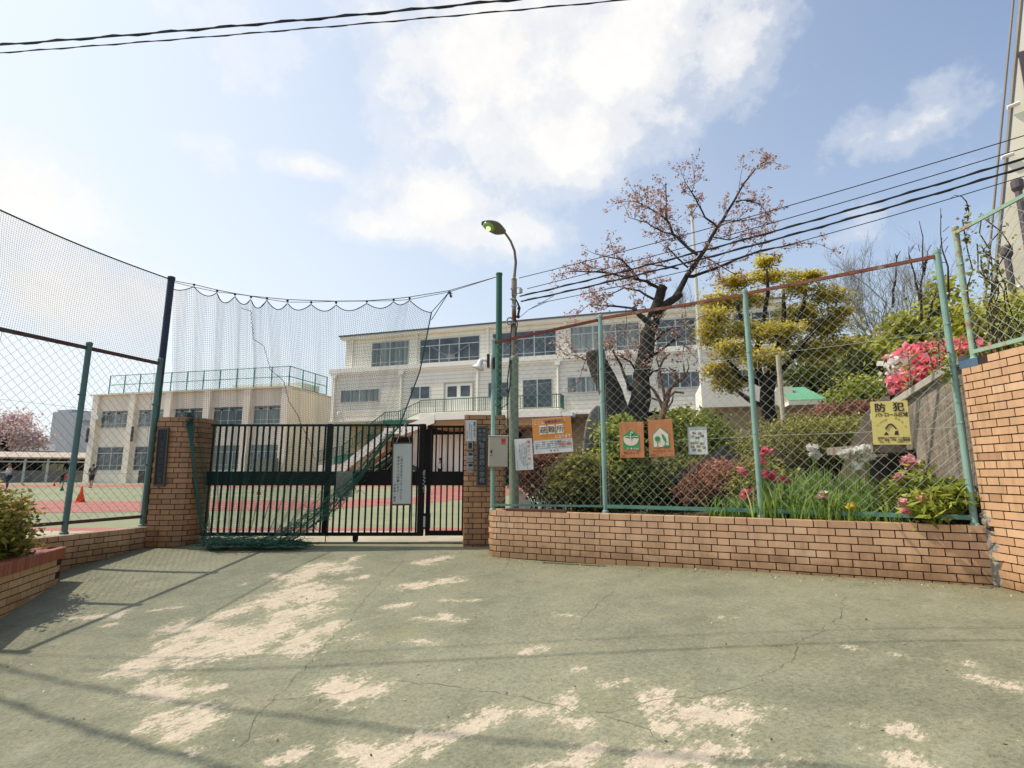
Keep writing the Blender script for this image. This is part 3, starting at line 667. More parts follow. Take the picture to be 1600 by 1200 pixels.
def intercom(label, px, top, bot, kind, grp=None):
    x0, x1 = px; f = Frame(P(x0,top,y_), P(x1,top,y_), P(x0,bot,y_))
    t = thing('intercom', label, 'intercom', f.f(.5,0,0), 'door phones on the right gate pillar')
    m_ = flat('intercom_grey', (.30,.31,.30), .4, .1, 9); b = MB(); f.slab(b, 0, 0, 1, 1, -.01, .028); b.build('case', m_, t, bevel=.004)
    if kind == 0:
        b = MB(); f.slab(b, .18, .14, .82, .9, .028, .031); b.build('reader', M_dark, t)
        b = MB(); f.slab(b, -.02, -.06, 1.02, .02, -.01, .034); b.build('ledge', flat('bronze', (.25,.15,.06), .4, .2, 9), t)
    else:
        b = MB(); f.slab(b, .3, .66, .88, .93, .028, .031); b.build('screen', M_dark, t)
        b = MB(); f.slab(b, .1, .52, .92, .60, .028, .036); b.build('visor', flat('visor_%d' % kind, (.45,.47,.45) if kind == 1 else (.50,.30,.06), .4, .1, 9), t)
        b = MB(); [b.lathe(f.f(.22+.13*i, .18+.1*j, .0285), [(.0035,0),(.0035,.001)], 8, (f.ex, f.ey, f.n)) for i in range(4) for j in range(3)]; b.build('speaker_grille', M_dark, t)
        b = MB(); b.lathe(f.f(.82,.27,.028), [(.008,0),(.008,.005),(.006,.006)], 12, (f.ex, f.ey, f.n)); b.build('button', M_dark, t)
intercom('card reader with black face, topmost of the three devices on the right gate pillar', (730.5,739.5), 690.5, 703, 0)
intercom('grey intercom with pale visor, middle device on the right gate pillar', (729,740), 707, 721.5, 1)
intercom('grey intercom with orange visor, lowest device on the right gate pillar', (729,740), 724, 738.5, 2)

# ================================================================ sliding gate
YG = 7.76
def gx(x, y=740): return P(x, y, YG).x
def gzv(y, x=560): return P(x, y, YG).z
zt, zb, zb0, zb1 = gzv(663), gzv(832), gzv(736.5), gzv(758.5)
gate = thing('sliding_gate', 'black barred sliding gate with a solid band across its middle, net in front', 'gate', (gx(470), YG, 0))
xl, xr = gx(262), gx(662)
b = MB(); b.box2((xl,YG-.025,zt-.03),(xr,YG+.025,zt)); b.build('top_rail', M_black, gate)
b = MB(); b.box2((xl,YG-.03,zb-.045),(xr,YG+.03,zb)); b.build('bottom_rail', M_black, gate)
b = MB(); b.box2((xl,YG-.034,zb1),(xr,YG+.02,zb0)); b.build('band', M_black, gate, bevel=.004)
for xx, wd in ((512.5,.075),(659,.085)):
    xc = gx(xx); b = MB(); b.box2((xc-wd/2,YG-.038,zb-.044),(xc+wd/2,YG+.036,zt+.004)); b.build('post', M_black, gate, bevel=.003)
n = 35; x0 = gx(300, 832); sp_ = (gx(652)-x0)/n; bm = None
for i in range(-3, n+1):
    x = x0+sp_*i
    if abs(x-gx(512.5)) < .05 or abs(x-gx(659)) < .06: continue
    if bm is None:
        b = MB(); b.box2((x-.011,YG-.013,zb-.01),(x+.011,YG+.009,zt-.02)); bm = b.build('bar', M_black, gate); bx0 = x
    else: share(bm, gate, (x-bx0, 0, 0))
for xx in (560,):
    xc = gx(xx); b = MB(); b.box2((xc-.035,YG-.02,.03),(xc+.035,YG+.02,zb-.04)); br = b.build('wheel_bracket', M_black, gate)
    b = MB(); b.lathe((xc,YG-.012,.038), [(.036,0),(.038,.004),(.030,.012),(.038,.02),(.036,.024)], 16, (Vector((1,0,0)),Vector((0,0,1)),Vector((0,1,0)))); b.build('wheel', M_dark, gate)
xc = gx(510.5, 840); b = MB(); b.tube([(xc,YG-.05,zb),(xc,YG-.05,.01)], .007, 6); b.build('drop_bolt', M_black, gate)
b = MB(); b.box2((-7.5,7.60,.001),(-.7,7.645,.012)); tag(b.build('gate_rail', flat('rail_steel', (.10,.09,.075), .6, .4, 8)), 'narrow steel floor rail for the sliding gate set in the paving', 'gate rail')
# small wicket gate at the right
YW = YG+.05
wk = thing('wicket_gate', 'narrow black barred gate with a lock box beside the right gate pillar', 'gate', (gx(695), YW, 0))
wl, wr = gx(666), gx(727.5)
wz = gzv(664.5)
b = MB(); b.box2((wl,YW-.02,wz-.035),(wr,YW+.02,wz)); b.build('top_rail', M_black, wk)
b = MB(); b.box2((wl,YW-.03,zb-.045),(wr,YW+.03,zb+.02)); b.build('bottom_rail', M_black, wk)
b = MB(); b.box2((wl,YW-.03,zb1),(wr,YW+.02,zb0)); b.build('band', M_black, wk)
for xx in (wl+.03, wr-.02): b = MB(); b.box2((xx-.028,YW-.036,zb-.046),(xx+.028,YW+.03,wz+.003)); b.build('post', M_black, wk)
bm = None
for i in range(1, 6):
    x = wl+.04+(wr-wl-.05)*i/6
    if bm is None: b = MB(); b.box2((x-.010,YW-.012,zb),(x+.010,YW+.009,wz-.02)); bm = b.build('bar', M_black, wk); bx0 = x
    else: share(bm, wk, (x-bx0,0,0))
b = MB(); b.box2((gx(663.5),YG-.06,gzv(826)),(gx(674),YG+.03,gzv(802))); b.build('lock_box', M_black, wk, bevel=.004)
b = MB(); b.box2((gx(664.5),YG-.063,gzv(823)),(gx(667.5),YG-.05,gzv(806))); b.build('handle', M_steel, wk)
b = MB(); pts = []
for i in range(26):
    t_ = i/25; pts.append((gx(664)+.02*sin(i*1.9), YG-.07+.012*cos(i*2.3), gzv(735)-.30*t_+.3*sin(pi*t_)*.2))
b.tube(pts, .006, 5); tag(b.build('chain', M_steel), 'loose steel chain hanging at the gate latch', 'chain')
# notice board hung on the gate
y_ = YG-.06
f, t = panel('notice_board', 'tall white notice board in a brown frame hung on the gate bars', 'notice board', P(614.8,693.5,y_), P(643.5,693.5,y_), P(612.8,787.5,y_), flat('board_white', (.52,.53,.47), .5, .06, 3), .012)
b = MB(); M_brf = flat('brown_frame', (.10,.065,.035), .6, .25, 10)
for q in ((-.05,-.025,0,1.02),(1,-.025,1.05,1.02),(0,-.025,1,0),(0,1,1,1.02)): f.slab(b, *q, -.03, .006)
b.build('frame', M_brf, t)
for u in (-.03, 1.03):
    b = MB(); f.slab(b, u-.025, -.45, u+.025, -.026, -.028, .0); b.build('leg', M_brf, t)
    b = MB(); f.slab(b, u-.025, 1.021, u+.025, 1.08, -.028, .0); b.build('hook', M_brf, t)
b = MB(); f.vline(b, 'ご用のある方はインターホンにて', .46, .795, .036, .0415, .003, .012); f.vline(b, '受付のうえ入校願います', .29, .795, .036, .0465, .003, .012); f.vline(b, '学校長・園長', .12, .335, .034, .046, .003, .012); b.build('lettering', M_ink, t)
b = MB(); b.tube([f.f(.15,1.02,.0), f.f(.45,1.26,-.02), f.f(.62,1.35,-.03)], .004, 5); b.tube([f.f(.9,1.02,.0), f.f(.62,1.35,-.03)], .004, 5); b.build('hanging_wire', M_steel, t)
f, t = panel('blank_board', 'blank beige board tied to the gate behind the bunched green net', 'board', P(525.5,737,y_), P(551,737,y_), P(524.5,777.5,y_), flat('board_beige', (.36,.34,.25), .6, .1, 5), .008)

# ================================================================ chain link
def chain_mesh(mb, A, B, zb, zta, ztb, cell=.105, r=.0024, sides=4):
    A, B = Vector((A[0], A[1])), Vector((B[0], B[1])); L = (B-A).length; d = (B-A)/L; nrm = Vector((-d.y, d.x))
    h = cell/2; n = int(L/h)
    ph = R.uniform(0, h)
    for i in range(-1, n+1):
        u0 = i*h+ph-h*.5; k = 0; pts = []; z = zb
        while True:
            side = (k+i) % 2
            u = u0+(h if side else 0)+R.gauss(0,.0012)
            zmax = zta+(ztb-zta)*min(1,max(0,u/L))
            if z > zmax: break
            if -.01 <= u <= L+.01:
                o = (.0035 if side else -.0035)+.012*sin(u*2.1+1)*sin(z*2.3)
                q = A+d*u+nrm*o; pts.append((q.x, q.y, z))
            z += h; k += 1
        if len(pts) > 1: mb.tube(pts, r, sides, False)
def post(mb, base, top, r=.03, capr=None):
    base, top = Vector(base), Vector(top); mb.tube([base, top], r, 14)
    for k in (.36, .72): mb.lathe(base.lerp(top, k), [(r*1.10,-.011),(r*1.14,.011)], 14); mb.box(base.lerp(top, k)+Vector((-r*.5,-r*1.15,0)), (.016,.02,.018))
    mb.lathe(base, [(r*1.5,.0),(r*1.35,.03),(r*1.05,.04)], 14); mb.lathe(Vector(top), [(r*1.12,-.02),(r*1.12,.012),(r*.7,.022)], 12)
# ---- fence on the low right wall
PX = [(768,797,768,532),(945,800,938,494),(1190,808,1163,455),(1525,820,1467,397)]
feet, tops = [], []
for x, y, x2, y2 in PX:
    q = G(x, y, .5); q += Vector((RN.x, RN.y, 0))*.03; feet.append(q); tops.append(Vector((q.x, q.y, P(x2, y2, q.y).z)))
feet[3].y -= .06; tops[3].y -= .06; feet[3].x -= .05; tops[3].x -= .05
rf = thing('mesh_fence', 'pale green mesh fence with rusty top rail on the low right brick wall', 'fence', (1.9, 5.9, .5))
for q, tp in zip(feet, tops): b = MB(); post(b, q-Vector((0,0,.02)), tp, .0285); b.build('post', M_greenl, rf)
BRZ = [P(779,788,feet[0].y).z, P(1250,799,(feet[2].y)).z]
zr = .565
for i in range(3):
    a, c = feet[i].copy(), feet[i+1].copy(); d = (c-a); d.z = 0; d.normalize(); nv = Vector((-d.y, d.x, 0))
    ta, tb = tops[i]-Vector((0,0,.035)), tops[i+1]-Vector((0,0,.05))
    b = MB(); mid_ = (ta+tb)/2; ax = ((tb-ta).normalized(), nv, (tb-ta).normalized().cross(nv)); b.box(mid_-nv*.012, ((tb-ta).length-.05, .022, .034), ax)
    for k in range(1, int((tb-ta).length/.22)): b.lathe(ta+(tb-ta)*(k*.22/(tb-ta).length)-nv*.024, [(.009,0),(.009,.006)], 8, (d, Vector((0,0,1)), -nv))
    b.build('top_rail', M_rail if i else rusty('rustier_rail', (.20,.13,.10), (.17,.05,.035), .72, .6, 9), rf)
    a.z = c.z = zr; L = (c-a).length
    b = MB(); b.box((a+c)/2-nv*.012, (L-.05, .02, .04 if i else .022), (d, nv, Vector((0,0,1))))
    for k in range(1, int(L/.24)): b.lathe(a+d*(k*.24)-nv*.022, [(.008,0),(.008,.006)], 8, (d, Vector((0,0,1)), -nv))
    b.build('bottom_rail', M_green, rf)
    b = MB(); chain_mesh(b, a+nv*.008+d*.03, c+nv*.008-d*.03, zr-.02, ta.z, tb.z, .105, .0021); b.build('wire_mesh', M_wire, rf)
    for fr_ in (.33, .70):
        b = MB()
        z0 = zr+(ta.z-zr)*fr_; z1 = zr+(tb.z-zr)*fr_
        b.tube([Vector((a.x,a.y,z0)), ((Vector((a.x,a.y,z0))+Vector((c.x,c.y,z1)))/2-Vector((0,0,.012))), Vector((c.x,c.y,z1))], .0022, 4)
        b.build('tension_wire', M_wire, rf)
b = MB(); z_ = .53
q0, q1 = G(786,797,.53), G(880,800,.53); d = (q1-q0).normalized(); b.box((q0+q1)/2+RN.to_3d()*.10, ((q1-q0).length, .05, .03), (d, RN.to_3d(), Vector((0,0,1)))); tag(b.build('rusty_bar', rusty('rust_bar', (.14,.06,.04), (.10,.04,.03), .6, .8)), 'rusty brown bar lying on the wall behind the lamp post', 'bar')
# ---- upper fence on the tall wall
uf = thing('mesh_fence', 'peeling pale green mesh fence on top of the tall brick wall at the right edge', 'fence', (XW+.12, 3, 1.96))
ub = P(1529,556,4.74); ub.x = XW+.07; ut = Vector((ub.x, ub.y, P(1497,357,4.74).z)); uz = 1.97
M_peel = rusty('peeling_green', (.27,.40,.29), (.30,.20,.12), .46, .6, 6)
b = MB(); post(b, Vector((ub.x, ub.y, uz-.02)), ut, .026); ref_post = b.build('post', M_peel, uf)
for yy in (3.1, 1.45): share(ref_post, uf, (0, yy-ub.y, 0))
b = MB(); b.box2((ub.x-.02,ub.y,ut.z-.062),(ub.x+.0,.7,ut.z-.03)); b.build('top_rail', M_peel, uf)
b = MB(); b.box2((ub.x-.02,ub.y,uz+.05),(ub.x+.0,.7,uz+.085)); b.build('bottom_rail', M_peel, uf)
b = MB(); chain_mesh(b, (ub.x, ub.y-.03), (ub.x, .7), uz+.05, ut.z-.05, ut.z-.05, .105, .0021); b.build('wire_mesh', M_wire, uf)
# ---- left fence
lf = thing('mesh_fence', 'grey-green wire mesh fence on the low wall at the left, sports ground behind it', 'fence', (-5.4, 6.4, .24))
A = G(222,821,.25); C_ = G(100,833,.25); dl = (C_-A); Lb = dl.length; dl.normalize(); nl = Vector((dl.y, -dl.x, 0)); nl = nl if nl.x < 0 else -nl
lposts = [A, C_, C_+dl*Lb, C_+dl*2*Lb]; ztl = 2.57
for q in lposts: b = MB(); post(b, q-Vector((0,0,.02)), Vector((q.x,q.y,ztl)), .033); b.build('post', rusty('post_bluegreen', (.09,.17,.15), (.10,.05,.03), .25, .5, 5), lf)
for i in range(3):
    a, c = lposts[i], lposts[i+1]
    for nm, z, hh in (('top_rail', ztl-.06, .045), ('bottom_rail', .37, .04)):
        b = MB(); m_ = (a+c)/2; b.box(Vector((m_.x, m_.y, z)), ((c-a).length-.06, .03, hh), (dl, nl, Vector((0,0,1)))); b.build(nm, rusty('rail_brown', (.06,.065,.055), (.10,.04,.03), .5, .6, 7), lf)
    b = MB(); chain_mesh(b, a+dl*.03, c-dl*.03, .36, ztl-.05, ztl-.05, .112, .0020); b.build('wire_mesh', M_wired, lf)
    for z in (.95, 1.75): b = MB(); b.tube([(a.x,a.y,z),(c.x,c.y,z)], .0018, 4); b.build('tension_wire', M_wired, lf)

# ================================================================ nets
def strands(mb, grid, r, sides=3):
    """square net: tubes along both directions of a grid of points"""
    nu, nv, _ = grid.shape
    for arr in (grid, grid.transpose(1,0,2)):
        m_, k, _ = arr.shape
        t = np.empty_like(arr); t[:,1:-1] = arr[:,2:]-arr[:,:-2]; t[:,0] = arr[:,1]-arr[:,0]; t[:,-1] = arr[:,-1]-arr[:,-2]
        t /= np.linalg.norm(t, axis=2, keepdims=True)+1e-9
        u = np.cross(t, np.array([.13,.97,.2])); u /= np.linalg.norm(u, axis=2, keepdims=True)+1e-9; w_ = np.cross(t, u)
        ring = np.stack([arr+r*(cos(2*pi*q/sides)*u+sin(2*pi*q/sides)*w_) for q in range(sides)], 2).reshape(-1,3)
        i, j, q = np.meshgrid(np.arange(m_), np.arange(k-1), np.arange(sides), indexing='ij')
        b0 = (i*k+j)*sides
        f = np.stack([b0+q, b0+(q+1)%sides, b0+sides+(q+1)%sides, b0+sides+q], -1).reshape(-1,4)
        mb.append((ring, f))
def net_obj(name, parts, mat, parent):
    vs, fs, o = [], [], 0
    for v, f in parts: vs.append(v); fs.append(f+o); o += len(v)
    v = np.concatenate(vs); return link_mesh(name, v, np.concatenate(fs), None, mat, parent)
# tall net pole at the left and the ball net above the left fence
tb0 = P(243,652,7.62); tbt = P(268,434,7.58)
tb_base = tb0+(tb0-tbt)*(tb0.z/(tbt.z-tb0.z)); tb_base.x = min(tb_base.x, -5.10)
t = thing('net_pole', 'tall dark navy and green pole behind the left gate pillar, holding both ball nets', 'pole', (tb_base.x, tb_base.y, 0))
b = MB(); b.tube([tb_base, tbt], .047, 14); b.lathe(tbt, [(.052,-.03),(.052,.01),(.03,.02)], 14); b.build('pole', flat('navy_pole', (.014,.022,.05), .4, .25, 3), t)
b = MB(); b.tube([tb_base.lerp(tbt, k/40)+Vector((.055+.01*sin(k*2.1), -.05, 0)) for k in range(2, 24)], .022, 6); b.build('tied_net', M_net, t)
s0 = (tbt-Vector((A.x,A.y,0))).dot(dl)
def on_left(x, y):                   # hit of a measured ray with the plane of the left fence
    d = Vector(ray(x, y)); o = Vector((A.x, A.y, 0)); k = o.dot(nl)/d.dot(nl); return Vector((0,0,EYE))+d*k-Vector((0,0,0))
p0 = Vector((tbt.x, tbt.y, tbt.z-.03)); p1 = on_left(0, 324); ext = (p1-p0)*1.25+p0
bn = thing('ball_net', 'fine grey ball net stretched above the left mesh fence against the sky', 'net', (p1.x, p1.y, 2.5))
nu, nv = 112, 52
gu = np.linspace(0, 1, nu)[:,None]; gvv = np.linspace(0, 1, nv)[None,:]
pa, pe_ = np.array(p0), np.array(ext)
bot_a = np.array([p0.x-.02, p0.y, ztl-.06]); bot_b = np.array([ext.x, ext.y, ztl-.06])
top = pa[None,None]*(1-gu[...,None])+pe_[None,None]*gu[...,None]; bot = bot_a[None,None]*(1-gu[...,None])+bot_b[None,None]*gu[...,None]
top[...,2] -= .05*np.sin(gu*pi)
grid = top*(1-gvv[...,None])+bot*gvv[...,None]
grid[...,0] += .03*np.sin(gu*9)*np.sin(gvv*pi); grid[...,1] += .03*np.cos(gu*13+gvv*4)*np.sin(gvv*pi)
pr_ = []; strands(pr_, grid, .0012); net_obj('netting', pr_, M_net2, bn)
b = MB(); b.tube([tuple(x) for x in top[::5,0]], .010, 6); b.build('top_cable', M_rope, bn)
# curtain net across the gateway
YN = 7.52
rope_px = [(270,437),(303,444.5),(339,453),(367,458.5),(392,462.5),(417,465),(449,468),(486,469.5),(525,470.5),(573,470),(615,467),(640,464),(702,454),(780,429)]
rope = [P(x, y, YN+.02*(i%2)) for i, (x, y) in enumerate(rope_px)]; rope[0] = Vector((tbt.x, tbt.y, tbt.z-.04)); gp_top = P(780,428,7.46); rope[-1] = Vector((gp_top.x-.02, gp_top.y, gp_top.z-.04))
cn = thing('curtain_net', 'dark green net hung like a curtain before the gate, bunched to the ground', 'net', (-3.2, YN, 0))
hooks = [P(x, y, YN) for x, y in ((271,452),(303,448),(339,457),(367,463),(392,467),(417,469),(449,473),(486,475.5),(525,476),(573,474),(615,471),(640,469),(674,488))]
sag = [.03,.09,.13,.10,.13,.12,.10,.10,.10,.09,.06,.04]
nu, nv = 176, 120
U = np.linspace(0, 1, nu); V = np.linspace(0, 1, nv)
hx = np.linspace(0, 1, len(hooks))
topc = np.zeros((nu,3))
for i, u in enumerate(U):
    k = min(len(hooks)-2, int(u*(len(hooks)-1))); t_ = u*(len(hooks)-1)-k
    p = hooks[k].lerp(hooks[k+1], t_); topc[i] = p; topc[i,2] -= 4*sag[k]*t_*(1-t_)*(.8+.4*t_ if k % 2 else 1.2-.4*t_)
def curve(px, y=YN):
    q = [P(a_, b_, y) for a_, b_ in px]; z = [p.z for p in q]
    return np.array([[p.x, p.z] for p in q])
lc = curve([(271,452),(269,560),(272,650),(298,740),(318,846)]); rc = curve([(674,488),(655,580),(624,664),(516,800),(452,848)])
def interp(c, v):
    t_ = np.linspace(0, 1, len(c)); return np.interp(v, t_, c[:,0]), np.interp(v, t_, c[:,1])
lx, lz = interp(lc, V); rx, rz = interp(rc, V)
grid = np.zeros((nu,nv,3))
for j, v in enumerate(V):
    us = U+.20*v*np.sin(pi*U)*U            # strands crowd toward the right edge lower down
    us = us/us[-1]
    bx = lx[j]+(rx[j]-lx[j])*us; bz = lz[j]+(rz[j]-lz[j])*us
    s = (topc[:,0]-topc[0,0])/(topc[-1,0]-topc[0,0])
    grid[:,j,0] = (1-v)**2*(lx[j]+(rx[j]-lx[j])*s)+(1-(1-v)**2)*bx
    zt_l = topc[:,2]; zb_l = np.array([interp(lc, np.array([1.]))[1][0]]*nu)
    bot_z = lz[-1]+(rz[-1]-lz[-1])*us
    zz = zt_l+(bot_z-zt_l)*v; wgt = sstep(0, 1, v)
    lift = (rz[j]-(topc[-1,2]+(rz[-1]-topc[-1,2])*v))*us**3+(lz[j]-(topc[0,2]+(lz[-1]-topc[0,2])*v))*(1-us)**3
    grid[:,j,2] = zz+lift
    fold = np.sin(U*2*pi*12+.6*np.sin(U*9)+v*.8)*.034+np.sin(U*2*pi*27+v*2)*.012
    grid[:,j,1] = YN+fold*(.35+.65*v**.5)*(1-.35*v)-.05*v
    grid[:,j,0] += np.cos(U*2*pi*12+.6*np.sin(U*9)+v*.8)*.010*min(1, v*4)
grid[:,:,2] = np.maximum(grid[:,:,2], .015+.03*NR.rand(nu,nv))
pr_ = []; strands(pr_, grid, .0016); net_obj('netting', pr_, M_net, cn)
b = MB(); b.tube([tuple(x) for x in topc], .007, 5, True)
for h_, i in zip(hooks[1:-1], range(1, 12)):
    rp = min(rope, key=lambda p: (p-h_).length); b.tube([h_, Vector((h_.x+.01, h_.y, h_.z+.035)), rp], .005, 5)
    b.lathe(Vector((h_.x, h_.y, h_.z+.03)), [(.018,-.004),(.018,.004)], 10, (Vector((1,0,0)),Vector((0,0,1)),Vector((0,1,0))))
b.build('head_rope', M_rope, cn)
b = MB(); edge = [tuple(x) for x in grid[-1,:,:]]; b.tube(edge, .010, 5)
q = P(702,456,YN); b.tube([edge[0], tuple(P(690,470,YN)), q], .006, 5); b.tube([tuple(P(674,500,YN)), q], .006, 5); b.build('edge_rope', M_net, cn)
b = MB(); pts = []
for (xa, ya), (xb, yb) in zip([(378,482),(392,486),(396,530),(412,540),(423,578),(443,595),(452,628),(466,650),(470,662),(484,690),(492,720)][:-1], [(392,486),(396,530),(412,540),(423,578),(443,595),(452,628),(466,650),(470,662),(484,690),(492,720),(500,742)]):
    n_ = max(2, int(sqrt((xb-xa)**2+(yb-ya)**2)/3))
    for k in range(n_): pts.append(P(xa+(xb-xa)*k/n_+(1.2 if k % 2 else -1.2), ya+(yb-ya)*k/n_+(1 if k % 2 else -1), YN-.12))
b.tube(pts, .0045, 4); b.build('lacing', M_dark, cn)
# bunched part: a twisted bundle down to a heap on the paving
b = MB()
core_px = [(628,662),(598,690),(566,735),(535,770),(505,800),(470,828),(430,843),(385,848),(340,844)]
path = [P(x, y, YN-.16-.02*i) for i, (x, y) in enumerate(core_px)]
for p in path: p.z = max(p.z, .03)
def path_at(t):
    k = min(len(path)-2, int(t*(len(path)-1))); return path[k].lerp(path[k+1], t*(len(path)-1)-k)
for i in range(50):
    t0, t1 = sorted((R.uniform(-.02, .95), R.uniform(.1, 1.05))); 
    if t1-t0 < .15: t1 = t0+.2
    t0 = max(0, t0); t1 = min(.999, t1); a0 = R.uniform(0, 2*pi); tw_ = R.uniform(-5, 5); pts = []
    for k in range(18):
        t_ = t0+(t1-t0)*k/17; p = path_at(t_); rad = (.022+.15*sstep(.08, .6, t_)*(1-.1*t_))*R.uniform(.35, 1.15)
        pts.append((p.x+cos(a0+tw_*t_)*rad, p.y+sin(a0*1.7+tw_*t_)*rad*.4, max(.012, p.z+sin(a0+tw_*t_)*rad*(.55 if t_ < .72 else .28)+R.gauss(0,.008))))
    b.tube(pts, R.uniform(.002,.0048), 4)
for i in range(170):
    t_ = R.uniform(.02, .999); p = path_at(t_); rad = (.03+.16*sstep(.1,.55,t_)); v0 = Vector((R.gauss(0,rad*.6), R.gauss(0,rad*.3), R.gauss(0,rad*.4)))
    q = [p+v0, p+v0+Vector((R.gauss(0,.04), R.gauss(0,.02), R.gauss(0,.04))), p+v0+Vector((R.gauss(0,.07), R.gauss(0,.03), R.gauss(0,.05)))]
    b.tube([(k.x, k.y, max(.012, k.z)) for k in q], .0028, 3)
b.build('bundle', flat('net_bundle', (.025,.10,.065), .8, .35, 20), cn)
b = MB()
for i in range(650):                      # the heap itself: crumpled loops
    c = (R.uniform(0,1)); p = P(322+c*150, 848-3*sin(c*pi), YN-.22); s_ = .03+.05*R.random()
    c0 = Vector((p.x+R.gauss(0,.05), p.y+R.gauss(0,.07), abs(R.gauss(0,.045))*(1.35-c)+.015))
    q = [c0+Vector((R.gauss(0,s_), R.gauss(0,s_*.6), R.gauss(0,s_*.35))) for _ in range(4)]; b.tube([(k.x, k.y, max(.008,k.z)) for k in q], R.uniform(.0022,.005), 3)
for x, y, rx_, rz_ in ((345,842,.16,.055),(335,838,.09,.09),(395,847,.25,.04),(450,846,.2,.03),(348,832,.10,.07)):
    p = P(x, y, YN-.2); b.ball((p.x, p.y, rz_*.3), (rx_, .10, rz_), 14, 8)
b.build('heap', flat('net_heap', (.022,.085,.05), .85, .5, 26, 0, .8), cn)
b = MB()
for i in range(5):
    pts = [P(335+k*7.5+R.gauss(0,1.5), 851-k*.55+i*1.0-1.5, YN-.34) for k in range(6)]; b.tube([(p.x, p.y, .012+.008*(i%2)) for p in pts], .006, 5)
b.build('rope_end', flat('pinkish_rope', (.22,.13,.11), .9, .4, 40), cn)
b = MB()                                     # strands draped over the left pillar
for i in range(26):
    x0_ = R.uniform(292, 301); pts = [P(x0_, 648+R.uniform(-2,2), YP+.1), P(x0_+R.uniform(-1,2), 668, YP-.02), P(298+R.uniform(0,6), 700, YP-.03), P(304+R.uniform(0,4), 745, YP-.04), P(308+R.uniform(0,8), 800, YP-.05), P(318+R.uniform(0,14), 843, YP-.05)]
    k = R.randint(4, 6); b.tube(pts[:k], R.uniform(.002,.005), 4)
for i in range(120):
    c0 = P(R.gauss(297,3), R.uniform(645,672), YP-.02+R.uniform(0,.1)); b.tube([c0+Vector((R.gauss(0,.02),R.gauss(0,.02),R.gauss(0,.02))) for _ in range(4)], .003, 3)
b.build('snagged_strands', M_net, cn)
# ropes of the curtain net and the green pole
b = MB()
def sagline(pts, n=5): return pts
b.tube([rope[0]]+rope[1:], .006, 5)
b.tube([p-Vector((0,0,.02+.02*sin(i*1.3))) for i, p in enumerate(rope)], .0045, 5)
q = P(702,456,YN)
for i in range(8): b.tube([q+Vector((R.gauss(0,.015),R.gauss(0,.01),R.gauss(0,.015))) for _ in range(3)]+[q+Vector((R.uniform(-.01,.05),0,-R.uniform(.02,.09)))], .006, 4)
tag(b.build('net_cable', flat('cable', (.09,.08,.07), .7, .3, 20)), 'thin twin cable sagging from the tall left pole to the green pole', 'cable')
gb = P(783,795,7.46); gp = thing('net_pole', 'slim green pole beside the street lamp, the net cable tied to its top', 'pole', (gp_top.x, gp_top.y, 0))
b = MB(); b.tube([(gp_top.x, gp_top.y, .0), gp_top], .045, 12); b.lathe(gp_top, [(.049,-.02),(.049,.008),(.02,.015)], 12)
for z in (1.3, 2.0, 2.75): b.lathe((gp_top.x, gp_top.y, z), [(.052,-.015),(.052,.015)], 12)
b.build('pole', flat('pole_green', (.028,.11,.062), .4, .3, 3), gp)

# ================================================================ street lamp
YL = 7.15
lx_ = P(803,785,YL).x
lamp = thing('street_lamp', 'street lamp with rusty pole, curved arm and green glowing lamp head', 'street lamp', (lx_, YL, .42))
zs = P(803,560,YL).z; za = P(806,436,YL).z
b = MB(); b.tube([(lx_,YL,.35),(lx_,YL,zs-.03)], .064, 18); b.lathe((lx_,YL,zs), [(.064,-.05),(.07,-.03),(.068,.0),(.055,.03),(.03,.045)], 18); b.build('sleeve', rusty('lamp_sleeve', (.20,.235,.16), (.13,.10,.06), .32, .5, 4), lamp)
b = MB(); b.tube([(lx_,YL,zs),(lx_+.005,YL,za)], .031, 14); b.lathe((lx_+.005,YL,za), [(.031,-.25),(.038,-.24),(.038,.0),(.02,.02)], 14); b.build('pole', rusty('lamp_pole', (.26,.23,.15), (.13,.045,.025), .50, .6, 5), lamp)
arm_px = [(806,436),(806,410),(804,392),(798,377),(792,368),(786,360)]
arm = [P(x, y, YL) for x, y in arm_px]; arm[0].x = lx_+.005
b = MB(); b.tube(arm, [.021,.019,.018,.017,.016,.016], 10); M_arm = flat('lamp_arm', (.15,.135,.085), .5, .3, 7); b.build('arm', M_arm, lamp)
hc = P(769.5,355,YL-.05); hd = (P(786,362,YL)-P(756,347,YL-.06)).normalized(); hd = Vector((hd.x, -.05, hd.z)).normalized()
side = Vector((0,-1,0)); side = (side-hd*side.dot(hd)).normalized(); upn = hd.cross(side); upn = upn if upn.z > 0 else -upn
upn = (upn+side*-.55).normalized(); sd2 = hd.cross(upn).normalized()
def head(mb, s0, s1, hgt, flatb):
    n_, m_ = 18, 10; vs = []
    for j in range(m_+1):
        t_ = j/m_; x = -.17+.37*t_; wd = .105*sin(pi*min(1, t_*.80+.03))**.6*(1 if t_ < .6 else 1-.55*((t_-.6)/.4)**1.5)
        for k in range(n_):
            a = 2*pi*k/n_; zz = sin(a); zz = zz*hgt*(1 if zz > 0 else flatb)
            vs.append(hc+hd*x+sd2*(cos(a)*wd*s0)+upn*(zz*sin(pi*min(1,t_*.85+.08))*s1))
    fs = [(j*n_+k, j*n_+(k+1)%n_, (j+1)*n_+(k+1)%n_, (j+1)*n_+k) for j in range(m_) for k in range(n_)]+[tuple(range(n_)), tuple(m_*n_+k for k in range(n_))[::-1]]
    mb.add(vs, fs)
b = MB(); head(b, 1, 1, .085, .25); b.build('lamp_head', M_arm, lamp, True)
